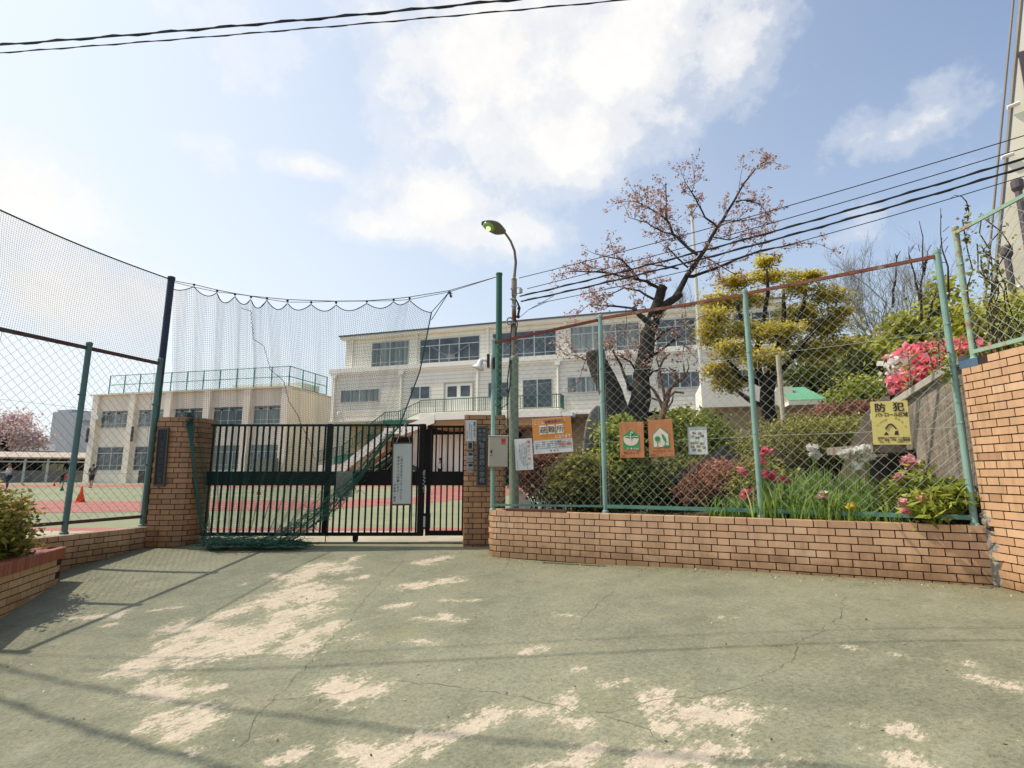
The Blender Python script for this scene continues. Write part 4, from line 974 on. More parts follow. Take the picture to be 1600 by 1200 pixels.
m, nt, ns, ls = new_mat('lamp_lens'); bs = finish(nt, ns, ls, (.17,.27,.09), .2, spec=.5); bs.inputs['Emission Color'].default_value = (.35,.65,.10,1); bs.inputs['Emission Strength'].default_value = .08
b = MB(); b.ball(hc-hd*.045-upn*.022, (.01,.01,.01), 4, 3); b.v = []; b.f = []; b.t = []; b.n = 0
nn_, mm_ = 18, 8; vs = []
for j in range(mm_+1):
    for k in range(nn_):
        a = 2*pi*k/nn_; rr_ = sin(pi/2*j/mm_); vs.append(hc-hd*.045-upn*(.015+.045*cos(pi/2*j/mm_))+hd*(cos(a)*rr_*.095)+sd2*(sin(a)*rr_*.068))
b.add(vs, [(j*nn_+k, (j+1)*nn_+k, (j+1)*nn_+(k+1)%nn_, j*nn_+(k+1)%nn_) for j in range(mm_) for k in range(nn_)])
ln = b.build('lens', m, lamp, True)
m, nt, ns, ls = new_mat('lamp_glow'); bs = finish(nt, ns, ls, (.6,.9,.3), .3); bs.inputs['Emission Color'].default_value = (.62,1,.25,1); bs.inputs['Emission Strength'].default_value = 1.3
b = MB(); b.ball(hc-hd*.035-upn*.062, (.034,.034,.034), 12, 8); b.build('bulb', m, ln, True)
# fittings on the lamp pole: insulator rack, meter box, cable clamps, coil
b = MB(); zi = P(806,452,YL).z
b.tube([(lx_+.03,YL,zi+.02),(lx_+.10,YL,zi+.02)], .006, 5); b.tube([(lx_+.03,YL,zi-.06),(lx_+.10,YL,zi-.06)], .006, 5); b.tube([(lx_+.10,YL,zi+.02),(lx_+.10,YL,zi-.06)], .006, 5); b.build('bracket', M_steel, lamp)
b = MB(); b.lathe((lx_+.10,YL,zi-.02), [(.018,-.034),(.026,-.028),(.018,-.014),(.026,-.006),(.018,.008),(.026,.016),(.016,.03)], 14); b.build('insulator', flat('porcelain', (.55,.52,.45), .3, .1, 5), lamp)
b = MB()
for y, dx in ((452,-.03),(468,-.035),(478,.03),(505,-.03)): z = P(806,y,YL).z; b.lathe((lx_,YL,z), [(.036,-.008),(.036,.008)], 12); b.box((lx_+dx,YL-.02,z), (.03,.02,.02))
b.build('clamp', M_steel, lamp)
b = MB(); z = P(806,495,YL).z; b.ball((lx_+.055,YL-.02,z), (.03,.03,.026), 10, 7); b.tube([(lx_+.02,YL-.02,z-.03),(lx_+.05,YL-.02,z-.10),(lx_+.02,YL-.03,z-.3)], .008, 5)
for k in range(3): b.tube([(lx_+.03+.006*k,YL-.02,P(806,468,YL).z-.01*k), (lx_+.07+.01*k,YL-.03,z+.12), (lx_+.05+.01*k,YL-.02,z+.02)], .006, 5)
for k in range(4): b.ball((lx_+.06+.01*(k%2),YL-.02,P(806,476,YL).z-.03*k), (.014,.012,.02), 7, 5)
b.build('junction', M_dark, lamp)
b = MB(); zc_ = P(799,503,YL).z; b.tube([(lx_-.055+.04*cos(a), YL-.04, zc_+.05*sin(a)) for a in np.linspace(0, 2*pi, 17)], .011, 7); b.build('cable_coil', flat('coil_grey', (.30,.28,.24), .7, .2, 10), lamp)
b = MB()
b.tube([(lx_-.03,YL-.03,zc_), (lx_-.045,YL-.03,zs+.2), (lx_-.05,YL-.04,zs-.02), (lx_-.085,YL-.05,zs-.3), (lx_-.08,YL-.07,1.6), (lx_-.08,YL-.07,1.2)], .010, 6)
cc = [P(x, y, YL-.05) for x, y in ((799,560),(797,600),(792,632),(780,640),(771,628),(769,610))]; b.tube(cc, .009, 6); b.build('power_cable', M_dark, lamp)
# grey control box and floodlight on the first fence post
YB = 6.72
f = Frame(P(763.5,682,YB), P(794,682,YB), P(762.5,729.5,YB))
f.ex = Vector((1,-.0,0)); bx = thing('control_box', 'beige steel control box with a small red sticker on the first fence post', 'control box', f.f(.5,0,-.1))
b = MB(); f.slab(b, 0, 0, 1, 1, -.165, 0); M_box = flat('box_beige', (.42,.37,.28), .45, .12, 3); b.build('case', M_box, bx, bevel=.006)
b = MB(); f.slab(b, -.02, 1.0, 1.02, 1.035, -.18, .02); b.build('lid', flat('box_lid', (.55,.52,.46), .45, .1, 4), bx, bevel=.003)
b = MB(); f.slab(b, .03, .02, .97, .985, 0, .006); dr = b.build('door', M_box, bx, bevel=.003)
b = MB(); f.slab(b, .12, .36, .19, .60, .006, .012); b.build('latch_plate', M_dark, dr); b = MB(); f.slab(b, .125, .55, .205, .60, .012, .03); f.slab(b, .13, .38, .19, .44, .012, .028); b.build('handle', M_steel, dr)
b = MB(); f.slab(b, .65, .79, .87, .93, .006, .008); b.build('sticker', flat('sticker_red', (.60,.02,.02), .5, .1, 8), dr)
b = MB(); f.hline(b, '異常時注意', .655, .755, .013, .0105, .009, .01); b.build('sticker_lettering', M_ink, dr)
fl = thing('floodlight', 'white floodlight and dark sensor box fixed to the top of the first fence post', 'floodlight', P(755,574,6.9))
yb = 6.85; q = P(752,566,yb)
b = MB(); ax_ = Vector((.34,.0,.94)).normalized(); sx_ = Vector((.94,0,-.34)); b.lathe(P(747,575,yb), [(.078,-.012),(.08,.0),(.05,.035),(.036,.05),(.034,.105),(.03,.115)], 18, (sx_, Vector((0,1,0)), ax_)); b.build('lamp', M_white, fl, True)
b = MB(); b.tube([P(753,562,yb), P(758,563,yb), P(762,566,yb)], .016, 8); b.build('arm', M_white, fl)
b = MB(); c = P(763,564,yb); b.box(c, (.035,.10,.17)); c = P(772,568,yb+.02); b.box(c, (.03,.08,.15)); b.build('mounting_box', M_dark, fl, bevel=.004)

# ================================================================ wires
def wire(name, label, cat, A, B, sag, r, twist=0, n=40, group=None, mat=None):
    A, B = Vector(A), Vector(B); b = MB()
    def at(t_): p = A.lerp(B, t_); p.z -= 4*sag*t_*(1-t_); return p
    b.tube([at(i/n) for i in range(n+1)], r, 6)
    if twist:
        nn_ = int((B-A).length*9); b.tube([at(i/nn_)+Vector((0, cos(i*1.3), sin(i*1.3)))*r*1.5 for i in range(nn_+1)], r*.55, 4)
    return tag(b.build(name, mat or M_dark), label, cat, group)
WR = 'service wires running from the lamp pole to the right'
def wr(label, x0, y0, x1, y1, r, tw_, sag=.05, Y1=4.6):
    a = P(x0, y0, YL); a.x = max(a.x, lx_+.04); c = P(x1, y1, Y1); e = a+(c-a)*1.25
    wire('service_wire', label, 'wire', a, e, sag, r, tw_, group=WR)
wr('thin uppermost wire from the lamp pole rising to the upper right', 811, 434.5, 1570, 214, .005, 0, .07)
wr('thin second wire from the lamp pole, just under the uppermost', 824, 451, 1600, 224, .005, 0, .07)
wr('thick twisted upper cable from the lamp pole rising to the right', 812, 463, 1600, 238, .0095, 1, .09)
wr('thick twisted lower cable from the lamp pole rising to the right', 814, 471, 1600, 250, .010, 1, .11)
wr('thin lowest wire slung below the thick cables', 840, 474, 1600, 262, .0045, 0, .13)
b = MB()
for x, y in ((866,462),(858,470),(848,474)): b.tube([(lx_+.06,YL,P(806,498,YL).z), P(826,484,YL-.05), P(x, y, YL-.12)], .004, 4)
tag(b.build('drop_wire', M_dark), 'thin black drop wires looping under the cables beside the lamp pole', 'wire')
def uw(label, px, r, tw_):
    b = MB(); pts = [P(x, y, Y) for x, y, Y in px]; a, c = pts[0], pts[-1]; d = (c-a)
    wire('overhead_cable', label, 'cable', a-d*.6, c+d*1.2, .10, r, tw_, n=60, group='overhead cables crossing the top left of the sky')
uw('thick black twisted cable crossing the upper left corner of the sky', [(0,60,4.25),(640,-1,3.75)], .008, 1)
uw('thinner black cable below the thick one in the upper left sky', [(0,73,4.5),(815,-1,3.9)], .005, 1)

# ================================================================ signs hung on the right fence
def bayplane(i, off=-.045):
    a, c = feet[i], feet[i+1]; d = (c-a); d.z = 0; d.normalize(); n_ = Vector((-d.y, d.x, 0))
    def on(x, y):
        r_ = Vector(ray(x, y)); o = Vector((a.x, a.y, 0))+n_*off; k = (o-Vector((0,0,EYE))).dot(n_)/r_.dot(n_); return Vector((0,0,EYE))+r_*k
    return on
def sign(name, label, bay, tl, tr, bl, mat, th=.006, off=-.04, cat='sign'):
    on = bayplane(bay, off); return panel(name, label, cat, on(*tl), on(*tr), on(*bl), mat, th)
M_or = flat('sign_orange', (.64,.235,.035), .45, .06, 4); M_wht = flat('sign_face_white', (.66,.65,.60), .45, .06, 3); M_navy = flat('ink_navy', (.05,.02,.10), .5, .1, 9); M_wl = flat('ink_white', (.78,.74,.62), .5, .05, 9); M_redk = flat('ink_red', (.62,.09,.04), .5, .1, 9); M_pink = flat('ink_faded_red', (.50,.13,.11), .6, .2, 9)
f, t = sign('evacuation_sign', 'orange and white evacuation area sign hung slightly tilted on the mesh fence', 0, (831.2,655.5), (891.5,650.8), (834.8,709.8), M_wht)
b = MB(); f.rect(b, .004, .385, .996, .996, .0012); b.build('orange_field', M_or, t)
b = MB(); f.hline(b, 'ここは', .035, .885, .052, .050, .003, .015); f.hline(b, 'になります', .575, .455, .050, .046, .003, .015); f.char(b, '●', .815, .905, .045, .0025); b.build('white_lettering', M_wl, t)
b = MB(); f.hline(b, '地域住民の方', .285, .895, .046, .0455, .003, .022); f.char(b, 'の', .815, .905, .022, .004, .02); b.build('purple_lettering', M_navy, t)
b = MB(); bb = MB(); k3 = []
for u, ch in ((.265,'避'),(.485,'難'),(.705,'所')): f.slab(bb, u-.087, .545, u+.087, .80, .0012, .004); f.char(b, ch, u, .672, .092, .006, .006)
b.build('main_lettering', M_ink, t); bb.build('letter_tile', M_wl, t)
b = MB()
for i, tx in enumerate(('ここは、災害などの避難区域の地域','住民の、避難、救援活動の拠点として','開設されます。避難して下さい。','詳しくは区の防災課にお尋ね下さい。')): f.hline(b, tx, .045, .325-.058*i, .019, .0205, .0018, .01)
f.hline(b, '避難場所が危険なときは、', .60, .30, .019, .0205, .0018, .02); f.hline(b, 'まで避難します。', .635, .165, .020, .026, .0018, .02); f.hline(b, '新 宿 区', .42, .065, .024, .021, .0018, .02)
for q in ((.575,.12,.965,.126),(.575,.35,.965,.356),(.575,.12,.58,.356),(.96,.12,.965,.356)): f.rect(b, *q, .0018)
b.build('small_lettering', M_inkg, t)
b = MB(); f.hline(b, '一時集合場所', .592, .232, .038, .036, .0018, .03); f.hline(b, '災害', .20, .325, .019, .0205, .0022, .02); b.build('red_lettering', M_redk, t)
f, t = sign('notice_sign', 'white vertical notice with red heading between the control box and the orange sign', 0, (803.5,686.5), (831,685), (806,735.2), M_wht, .004, -.03)
b = MB(); f.vline(b, '撮影立入禁止', .80, .95, .040, .052, .002, .012); b.build('red_lettering', M_pink, t)
b = MB()
for i, (tx, v) in enumerate((('許可なく学校敷地内に立ち入ることを禁じます',.90),('また、校地内を無断で撮影することは',.88),('お断りいたします。ご用の方は正門の',.86),('インターホンでお知らせください',.86),('ご協力をお願いいたします',.85))): f.vline(b, tx, .66-.095*i, v, .017, .0172, .002, .008)
f.vline(b, '新宿区', .12, .30, .02, .045, .002, .01); b.build('small_lettering', M_inkg, t)
# two wooden boards with eco emblems
m, nt, ns, ls = new_mat('weathered_orange_wood'); g = ns.new('ShaderNodeNewGeometry'); mp = ns.new('ShaderNodeMapping'); mp.inputs['Scale'].default_value = (14, 14, 1.2); ls.new(g.outputs['Position'], mp.inputs[0])
n1 = noise(ns, ls, 3, 7, .7, mp.outputs[0]); n2 = noise(ns, ls, 7, 5, .6, g.outputs['Position']); r = ramp(ns, [(.28, (.20,.07,.03)), (.45, (.40,.155,.06)), (.7, (.52,.235,.10))]); ls.new(mathn(ns, ls, 'ADD', mathn(ns, ls, 'MULTIPLY', n1.outputs[0], .6), mathn(ns, ls, 'MULTIPLY', n2.outputs[0], .4)), r.inputs[0]); finish(nt, ns, ls, r.outputs[0], .75, 0, n1.outputs[0], .004, .4); M_wood = m
M_eco = flat('emblem_green', (.025,.24,.075), .6, .15, 8); M_cream = flat('emblem_cream', (.62,.53,.43), .6, .12, 8); M_brown = flat('burnt_brown', (.16,.06,.025), .7, .2, 12)
def house(f, mb, u0, u1, v0, vs, vt, h): mb.poly([f.f(u0,v0,h), f.f(u1,v0,h), f.f(u1,vs,h), f.f((u0+u1)/2,vt,h), f.f(u0,vs,h)])
f, t = sign('wooden_sign', 'orange wooden board with a white upturned umbrella in a green house emblem', 1, (967.5,660), (1005,658.8), (969,715.3), M_wood, .02, -.03)
b = MB(); house(f, b, .14, .82, .22, .62, .79, .002); b.build('green_house', M_eco, t)
b = MB(); pts = [f.f(.17,.58,.004)]+[f.f(.48-.31*cos(a), .52-.19*sin(a), .004) for a in np.linspace(.1, pi-.1, 15)]+[f.f(.79,.58,.004)]
pts += [f.f(.79-.155*k/6-.0, .52+.03*abs(cos(pi*k/6))-.0, .004) for k in range(1, 7)]+[f.f(.635-.155*k/6, .52+.03*abs(cos(pi*k/6)), .004) for k in range(1, 7)]+[f.f(.48-.155*k/6, .52+.03*abs(cos(pi*k/6)), .004) for k in range(1, 7)]
b.poly(pts[::-1])
b.tube([f.f(.475,.5,.005), f.f(.475,.66,.005), f.f(.49,.70,.005), f.f(.53,.715,.005), f.f(.56,.70,.005), f.f(.565,.67,.005)], .0065, 6)
b.tube([f.f(.18,.60,.004), f.f(.25,.585,.004), f.f(.33,.60,.004), f.f(.40,.575,.004), f.f(.475,.575,.004), f.f(.55,.575,.004), f.f(.62,.60,.004), f.f(.70,.58,.004), f.f(.78,.60,.004)], .0035, 5)
b.poly([f.f(.47,.36,.004), f.f(.50,.36,.004), f.f(.485,.30,.004)]); b.lathe(f.f(.487,.255,.003), [(.011,0),(.011,.002)], 10, f.ax); f.hline(b, '新宿区', .56, .245, .022, .025, .005, .02); b.build('umbrella_mark', M_cream, t)
b = MB(); b.poly([f.f(.28,.215,.004), f.f(.39,.215,.004), f.f(.385,.27,.004), f.f(.335,.295,.004), f.f(.285,.27,.004)]); b.build('door_mark', M_wood, t)
b = MB(); f.hline(b, '雨水タンク', .14, .14, .034, .037, .002, .012); f.hline(b, '新宿区', .05, .055, .014, .016, .002, .01); b.build('lettering', M_brown, t)
f, t = sign('wooden_sign', 'orange wooden board with green leaves in a white house emblem', 1, (1011.5,657), (1050,655), (1015.3,714.3), M_wood, .02, -.03)
b = MB(); house(f, b, .165, .835, .235, .60, .80, .002); b.build('green_house', M_eco, t)
b = MB(); house(f, b, .195, .805, .262, .588, .775, .004); b.build('white_house', M_cream, t)
b = MB()
for a in range(7):
    an = a*2*pi/7; c = (.365+.075*cos(an), .48+.048*sin(an)); b.poly([f.f(c[0]+.045*cos(k*pi/4), c[1]+.030*sin(k*pi/4), .006+.0006*a) for k in range(8)])
b.poly([f.f(.365+.07*cos(k*pi/5), .48+.045*sin(k*pi/5), .0055) for k in range(10)])
b.tube([f.f(.36,.44,.006), f.f(.355,.36,.006), f.f(.35,.30,.006)], .003, 5)
b.poly([f.f(u, v, .006) for u, v in ((.53,.625),(.63,.575),(.70,.49),(.715,.42),(.765,.385),(.70,.385),(.61,.43),(.56,.52))]); b.tube([f.f(.66,.40,.006), f.f(.655,.30,.006)], .003, 5)
f.rect(b, .58, .262, .805, .30, .006); b.build('leaf_mark', M_eco, t)
b = MB(); b.poly([f.f(.30,.236,.006), f.f(.40,.236,.006), f.f(.395,.28,.006), f.f(.35,.305,.006), f.f(.305,.28,.006)]); b.build('door_mark', M_wood, t)
b = MB(); f.hline(b, 'みどりのカーテン', .12, .155, .026, .029, .002, .01); f.hline(b, '新宿区', .04, .06, .02, .021, .002, .01); f.hline(b, 'みどり土木部みどり公園課', .5, .04, .009, .0105, .002, .004); b.build('lettering', M_brown, t)
# photo board
f, t = sign('photo_board', 'white board of small landscape photos in a pale frame behind the fence', 1, (1075,668), (1103.5,667.5), (1077,709.5), M_wht, .008, .06)
b = MB(); 
for q in ((-.03,-.02,0,1.02),(1,-.02,1.03,1.02),(0,-.02,1,0),(0,1,1,1.02)): f.slab(b, *q, -.012, .008)
b.build('frame', flat('frame_grey', (.38,.40,.36), .5, .1, 8), t)
b = MB(); f.hline(b, '校庭の四季と花の紹介', .10, .925, .016, .0185, .002, .004); b.build('lettering', M_eco, t)
M_ph = tinted('photo_print', [(0,(.05,.10,.03)), (.3,(.12,.22,.06)), (.5,(.40,.20,.12)), (.7,(.45,.36,.22)), (.85,(.15,.30,.38)), (1,(.55,.45,.38))], .4, .5, 60)
b = MB()
for u, v in ((.22,.74),(.52,.72),(.12,.60),(.38,.56),(.64,.62),(.10,.36),(.36,.38),(.64,.34),(.10,.22),(.42,.24),(.70,.20),(.16,.10),(.46,.08)):
    for a_ in range(3):
        for c_ in range(2): u0, v0 = u+.07*a_, v+.045*c_; f.rect(b, u0, v0, u0+.07, v0+.045, .002, R.random())
b.build('photo', M_ph, t)
# crime watch sign (its cartoon figure is left out)
f, t = sign('patrol_sign', 'faded yellow crime patrol sign with bold dark characters on the fence near the tall wall', 2, (1359.3,627.8), (1417.8,625), (1364.8,694.8), flat('sign_yellow', (.56,.48,.15), .45, .10, 5), .003, -.03)
b = MB(); f.char(b, '防', .26, .855, .092, .003, .030); f.char(b, '犯', .745, .865, .092, .003, .030); f.hline(b, 'パトロール区域', .11, .685, .046, .0425, .002, .026)
b.tube([f.f(.36+.28*k/12, .36+.11*sin(pi*k/12), .003) for k in range(13)], .007, 5)
b.poly([f.f(.30,.22,.002), f.f(.44,.22,.002), f.f(.37,.30,.002)]); b.poly([f.f(.58,.22,.002), f.f(.70,.22,.002), f.f(.68,.31,.002), f.f(.61,.31,.002)])
f.hline(b, '新宿区立小学校PTA連合会', .13, .155, .022, .0215, .002, .012); f.hline(b, '牛込・新宿・戸塚・四谷警察署', .13, .105, .020, .0185, .002, .012); f.hline(b, '平成17年', .16, .055, .016, .017, .002, .008); f.hline(b, '小学校PTA', .62, .06, .016, .0165, .002, .008)
b.build('lettering', flat('ink_maroon', (.045,.012,.014), .5, .1, 9), t)
b = MB()
for i, ch in enumerate('しっかり見'): f.char(b, ch, .17+.055*i, .45+.045*i-.004*i*i, .022, .002, .005)
for i, ch in enumerate('まもろう'): f.char(b, ch, .66+.075*i, .60-.012*i-.018*i*i, .026, .002, .005)
b.build('small_lettering', flat('ink_maroon_thin', (.12,.06,.03), .5, .1, 9), t)

def shadow_cable(label, pa, pb, h, r):
    k = h/SUN.z; a, c = GG(*pa)+SUN*k, GG(*pb)+SUN*k; d = c-a; wire('overhead_cable', label, 'cable', a-d*.5, c+d*1.2, .02, r, 1, n=30)
shadow_cable('thick cable passing high over the forecourt, its shadow crossing the lower left paving', (20,1100), (350,1200), 5.6, .020)
shadow_cable('thin cable passing high over the forecourt, its faint shadow crossing the lower middle paving', (30,1050), (800,1155), 6.4, .015)
# ================================================================ facades
class Facade:
    """vertical wall plane through two measured points; s runs along it, z up, n out toward the viewer"""
    def __init__(s, A, B):
        s.o = Vector((A.x, A.y, 0)); d = Vector((B.x-A.x, B.y-A.y, 0)); s.L = d.length; s.d = d.normalized(); s.n = Vector((s.d.y, -s.d.x, 0))
        s.ax = (s.d, s.n, Vector((0,0,1)))
    def at(s, x, y):
        r_ = Vector(ray(x, y)); k = (s.o-Vector((0,0,EYE))).dot(s.n)/r_.dot(s.n); p = Vector((0,0,EYE))+r_*k
        return (p-s.o).dot(s.d), p.z
    def p(s, u, z, out=0): q = s.o+s.d*u+s.n*out; return Vector((q.x, q.y, z))
    def box(s, mb, u0, z0, u1, z1, o0, o1, tint=.5):
        mb.box(s.p((u0+u1)/2, (z0+z1)/2, (o0+o1)/2), (abs(u1-u0), abs(o1-o0), abs(z1-z0)), s.ax, tint)
    def off(s, dist):
        f = Facade(s.p(0,0,dist), s.p(s.L,0,dist)); return f
M_side = siding('white_siding', (.88,.83,.70), .33, .68)
M_trim = flat('trim_white', (.88,.84,.73), .6, .08, 1.0)
M_cream_w = flat('cream_render', (.84,.74,.60), .85, .10, .5)
M_glass = glass('dark_glass', (.055,.065,.07)); M_glassc = glass('curtained_glass', (.16,.18,.165), .12)
M_alu = flat('aluminium', (.52,.54,.52), .4, .08, 4)
M_brownw = flat('brown_soffit', (.36,.22,.11), .8, .12, 1); M_tanw = flat('tan_render', (.45,.34,.19), .85, .15, .8); M_shade = flat('interior_shade', (.018,.016,.014), .9, .4, 1)  # M_shade: near-black colour standing in for shade inside open spaces
M_rg = flat('railing_green', (.03,.13,.085), .5, .2, 2)
def window(F_, par, u0, z0, u1, z1, cols, transom=None, low=None, g=None, depth=.10, sub=True):
    """recessed window: frame is the part, its glass a sub-part"""
    fr = MB(); t_ = .055
    for a in [u0, u1]: F_.box(fr, a-t_/2, z0, a+t_/2, z1, -.01, .035)
    F_.box(fr, u0-t_/2, z0-.05, u1+t_/2, z0+.02, -.01, .09); F_.box(fr, u0-t_/2, z1-.03, u1+t_/2, z1+.03, -.01, .035)
    for k in range(1, cols):
        u = u0+(u1-u0)*k/cols; big = (cols % 2 == 0 and k % 2 == 0) or cols <= 3
        F_.box(fr, u-(.045 if big else .022), z0+.02, u+(.045 if big else .022), z1-.03 if (big or transom is None) else transom, -.005, .03 if big else .02)
    if transom is not None: F_.box(fr, u0+t_/2, transom-.035, u1-t_/2, transom+.035, -.004, .026)
    if low is not None: F_.box(fr, u0+t_/2, low-.02, u1-t_/2, low+.02, -.003, .024)
    f = fr.build('window', M_alu, par)
    gl = MB(); gl.quad(F_.p(u0,z0,.004), F_.p(u1,z0,.004), F_.p(u1,z1,.004), F_.p(u0,z1,.004)); gl.build('pane', g or M_glass, f)
    return f
# ---------------------------------------------------------------- main school building
Am = P(540, 528, 49.0)
def solveY(x, y, z, lo=5, hi=120):
    for _ in range(60):
        m_ = (lo+hi)/2
        if P(x, y, m_).z < z: lo = m_
        else: hi = m_
    return lo
YB_ = solveY(932, 494, Am.z); Bm = P(932, 494, YB_)
F3 = Facade(Am, Bm); ZR = Am.z
F2 = F3.off(.9)
s3l = F3.at(540, 560)[0]; s2l = F2.at(519, 600)[0]; SR = F2.at(1235, 600)[0]
zled = F2.at(690, 567)[1]; z2b = F2.at(560, 656)[1]; zfl = F2.at(760, 643)[1]
bld = thing('school_building', 'long three storey white school building with grey windows and a green railed balcony', 'building', F3.p(SR/2, 0, -4))
b = MB(); F3.box(b, s3l, zled-.3, SR, ZR-.25, -9, 0); b.build('upper_wall', M_side, bld)
b = MB(); F2.box(b, s2l, z2b, SR, zled-.05, -9, 0); b.build('lower_wall', M_side, bld)
b = MB(); F3.box(b, s3l-.4, ZR-.28, SR+.3, ZR-.02, -9.3, .45)
for k in range(80):
    u = s3l+k*1.0
    if u < SR: F3.box(b, u, ZR-.275, u+.06, ZR-.03, .45, .47)
b.build('eave', M_trim, bld)
b = MB(); F3.box(b, s3l-.5, ZR-.018, SR+.4, ZR+.10, -9.5, .56); b.build('roof', flat('roof_dark', (.10,.105,.095), .6, .2, 1), bld)
b = MB(); F2.box(b, s2l-.25, zled-.36, SR+.3, zled+.02, -9.2, .22); F2.box(b, s2l-.15, zled-.55, SR+.2, zled-.36, -9.1, .12); b.build('ledge', M_trim, bld)
b = MB(); F2.box(b, s2l+.4, -.3, SR, z2b, -9, -2.6); b.build('ground_floor', M_tanw, bld)
b = MB(); F2.box(b, s2l-.1, z2b-.14, SR+.1, z2b+.04, -2.6, .06); b.build('floor_edge', M_trim, bld)
def W3(x0, y0, x1, y1, cols, **k):     # top left, bottom right on the photograph
    u0, z1 = F3.at(x0, y0); u1, z0 = F3.at(x1, y1); tr = z1-(z1-z0)*.27; lo = z0+(z1-z0)*.17
    return window(F3, bld, u0, z0, u1, z1, cols, tr, lo, **k)
W3(582,536.5,638,570.5,4,g=M_glassc); W3(657,531.5,749,563.5,6); W3(770,522,869,556,6); W3(891.5,512,999.5,546.5,6,g=M_glassc); W3(1024,501,1121,537,6); W3(1145,491,1235,526,6)
def W2(x0, y0, x1, y1, cols, **k):
    u0, z1 = F2.at(x0, y0); u1, z0 = F2.at(x1, y1); return window(F2, bld, u0, z0, u1, z1, cols, **k)
W2(533.5,610.5,591.5,627,4,g=M_glassc); W2(642,605,671,622.5,2); W2(763,598.5,794,620,3); W2(817,594,863,636,2); W2(887,590,945,611.5,4,g=M_glassc); W2(978,586,1000,610,2); W2(1027,583.5,1098,604,4); W2(1130,580,1190,600,4)
u0, z1 = F2.at(696, 600); u1, z0 = F2.at(738, 642); dr = MB(); F2.box(dr, u0, z0, u1, z1, -.02, .04); d_ = dr.build('door', M_trim, bld)
dg = MB(); 
for a, c in ((.09,.43),(.57,.91)): dg.quad(*[F2.p(u0+(u1-u0)*p_, z0+(z1-z0)*q_, .05) for p_, q_ in ((a,.52),(c,.52),(c,.90),(a,.90))])
dg.build('pane', M_glass, d_)
dk = MB(); F2.box(dk, u0-.12, z0, u0-.002, z1+.12, -.02, .10); F2.box(dk, u1+.002, z0, u1+.12, z1+.12, -.02, .10); F2.box(dk, u0, z1+.002, u1, z1+.12, -.02, .10); dk.build('door_frame', flat('door_frame', (.40,.37,.29), .6, .1, 2), d_)
for x in (552, 652, 763, 884, 1012, 1132):
    u = F3.at(x, 540)[0]; b = MB(); b.tube([F3.p(u, zled+.02, .10), F3.p(u, ZR-.3, .10)], .075, 8); F3.box(b, u-.13, ZR-.5, u+.13, ZR-.29, .02, .24); b.build('drainpipe', M_trim, bld)
for x in (524, 628, 747, 872.5, 1010, 1128):
    u = F2.at(x, 600)[0]; b = MB(); b.tube([F2.p(u, z2b, .10), F2.p(u, zled-.5, .10)], .085, 8); F2.box(b, u-.2, zled-.85, u+.2, zled-.56, .02, .3); b.build('drainpipe', M_trim, bld)
# diagonal braces behind the glass of the second window: real bars in the room, seen on the panes
b = MB()
for x0, y0, x1, y1 in ((674,541,700,557),(735,537,708,555),(583,549,600,563)):
    a = F3.at(x0,y0); c = F3.at(x1,y1); b.tube([F3.p(a[0],a[1],.012), F3.p(c[0],c[1],.012)], .06, 4)
c = F3.at(704,557); F3.box(b, c[0]-.4, c[1]-.25, c[0]+.4, c[1]+.22, .006, .02); b.build('brace', flat('brace_grey', (.22,.22,.21), .5, .1, 3), bld)
b = MB()
for x, y in ((531,645),): u, z = F2.at(x, y); b.tube([F2.p(u, z, 0), F2.p(u, z-.05, .25), F2.p(u, z-.2, .3)], .10, 8)
b.build('vent_pipe', M_trim, bld)
# balcony, its railing, and the outside stair
FBal = F2.off(1.3); ubl, ubr = FBal.at(655, 643)[0], FBal.at(876, 636)[0]; zbf = FBal.at(760, 643)[1]; zbb = zbf-.55
b = MB(); F2.box(b, ubl, zbb, ubr, zbf, .07, 1.3); F2.box(b, ubr-.02, zbb, ubr+.9, zbb+.3, .07, 1.28); b.build('balcony', M_trim, bld)
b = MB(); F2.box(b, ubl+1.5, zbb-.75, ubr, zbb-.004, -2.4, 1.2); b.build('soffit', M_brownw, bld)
b = MB(); F2.box(b, FBal.at(660,665)[0], FBal.at(660,669)[1], ubr, FBal.at(660,665)[1], 1.0, 1.32); b.build('fascia_beam', flat('orange_beam', (.36,.19,.05), .6, .15, 1), bld)
def railing(mb, pts, h, step=.16, r=.022):
    for a, c in zip(pts[:-1], pts[1:]):
        a, c = Vector(a), Vector(c); up = Vector((0,0,h)); mb.tube([a+up, c+up], .04, 6); mb.tube([a+Vector((0,0,.12)), c+Vector((0,0,.12))], .025, 5)
        n = max(1, int((c-a).length/step))
        for k in range(n+1): p = a.lerp(c, k/n); mb.tube([p+Vector((0,0,.1)), p+up], r if k % 9 else .04, 4)
FS = FBal
def fs(x, y, out=0): u, z = FS.at(x, y); return FS.p(u, z, out)
zr_ = zbf; b = MB(); railing(b, [FS.p(ubl, zr_, -.05), FS.p(ubr, zr_, -.05)], 1.15); railing(b, [FS.p(ubr, zr_, -.05), FS.p(ubr, zr_, -1.2)], 1.15); b.build('balcony_railing', M_rg, bld)
b = MB(); stair_pts = [FS.p(ubl, zr_, -.05), fs(622,662), fs(601,663.5), fs(533,716), fs(498,723)]
railing(b, stair_pts, 1.05, .2); b.build('stair_railing', M_rg, bld)
b = MB()
def slope(mb, a, c, dz, o0, o1):      # a sloping slab between two points of the facade plane
    a, c = Vector(a), Vector(c); mb.prism([a+FS.n*o0, c+FS.n*o0, c+FS.n*o0-Vector((0,0,dz)), a+FS.n*o0-Vector((0,0,dz))], FS.n*(o1-o0))
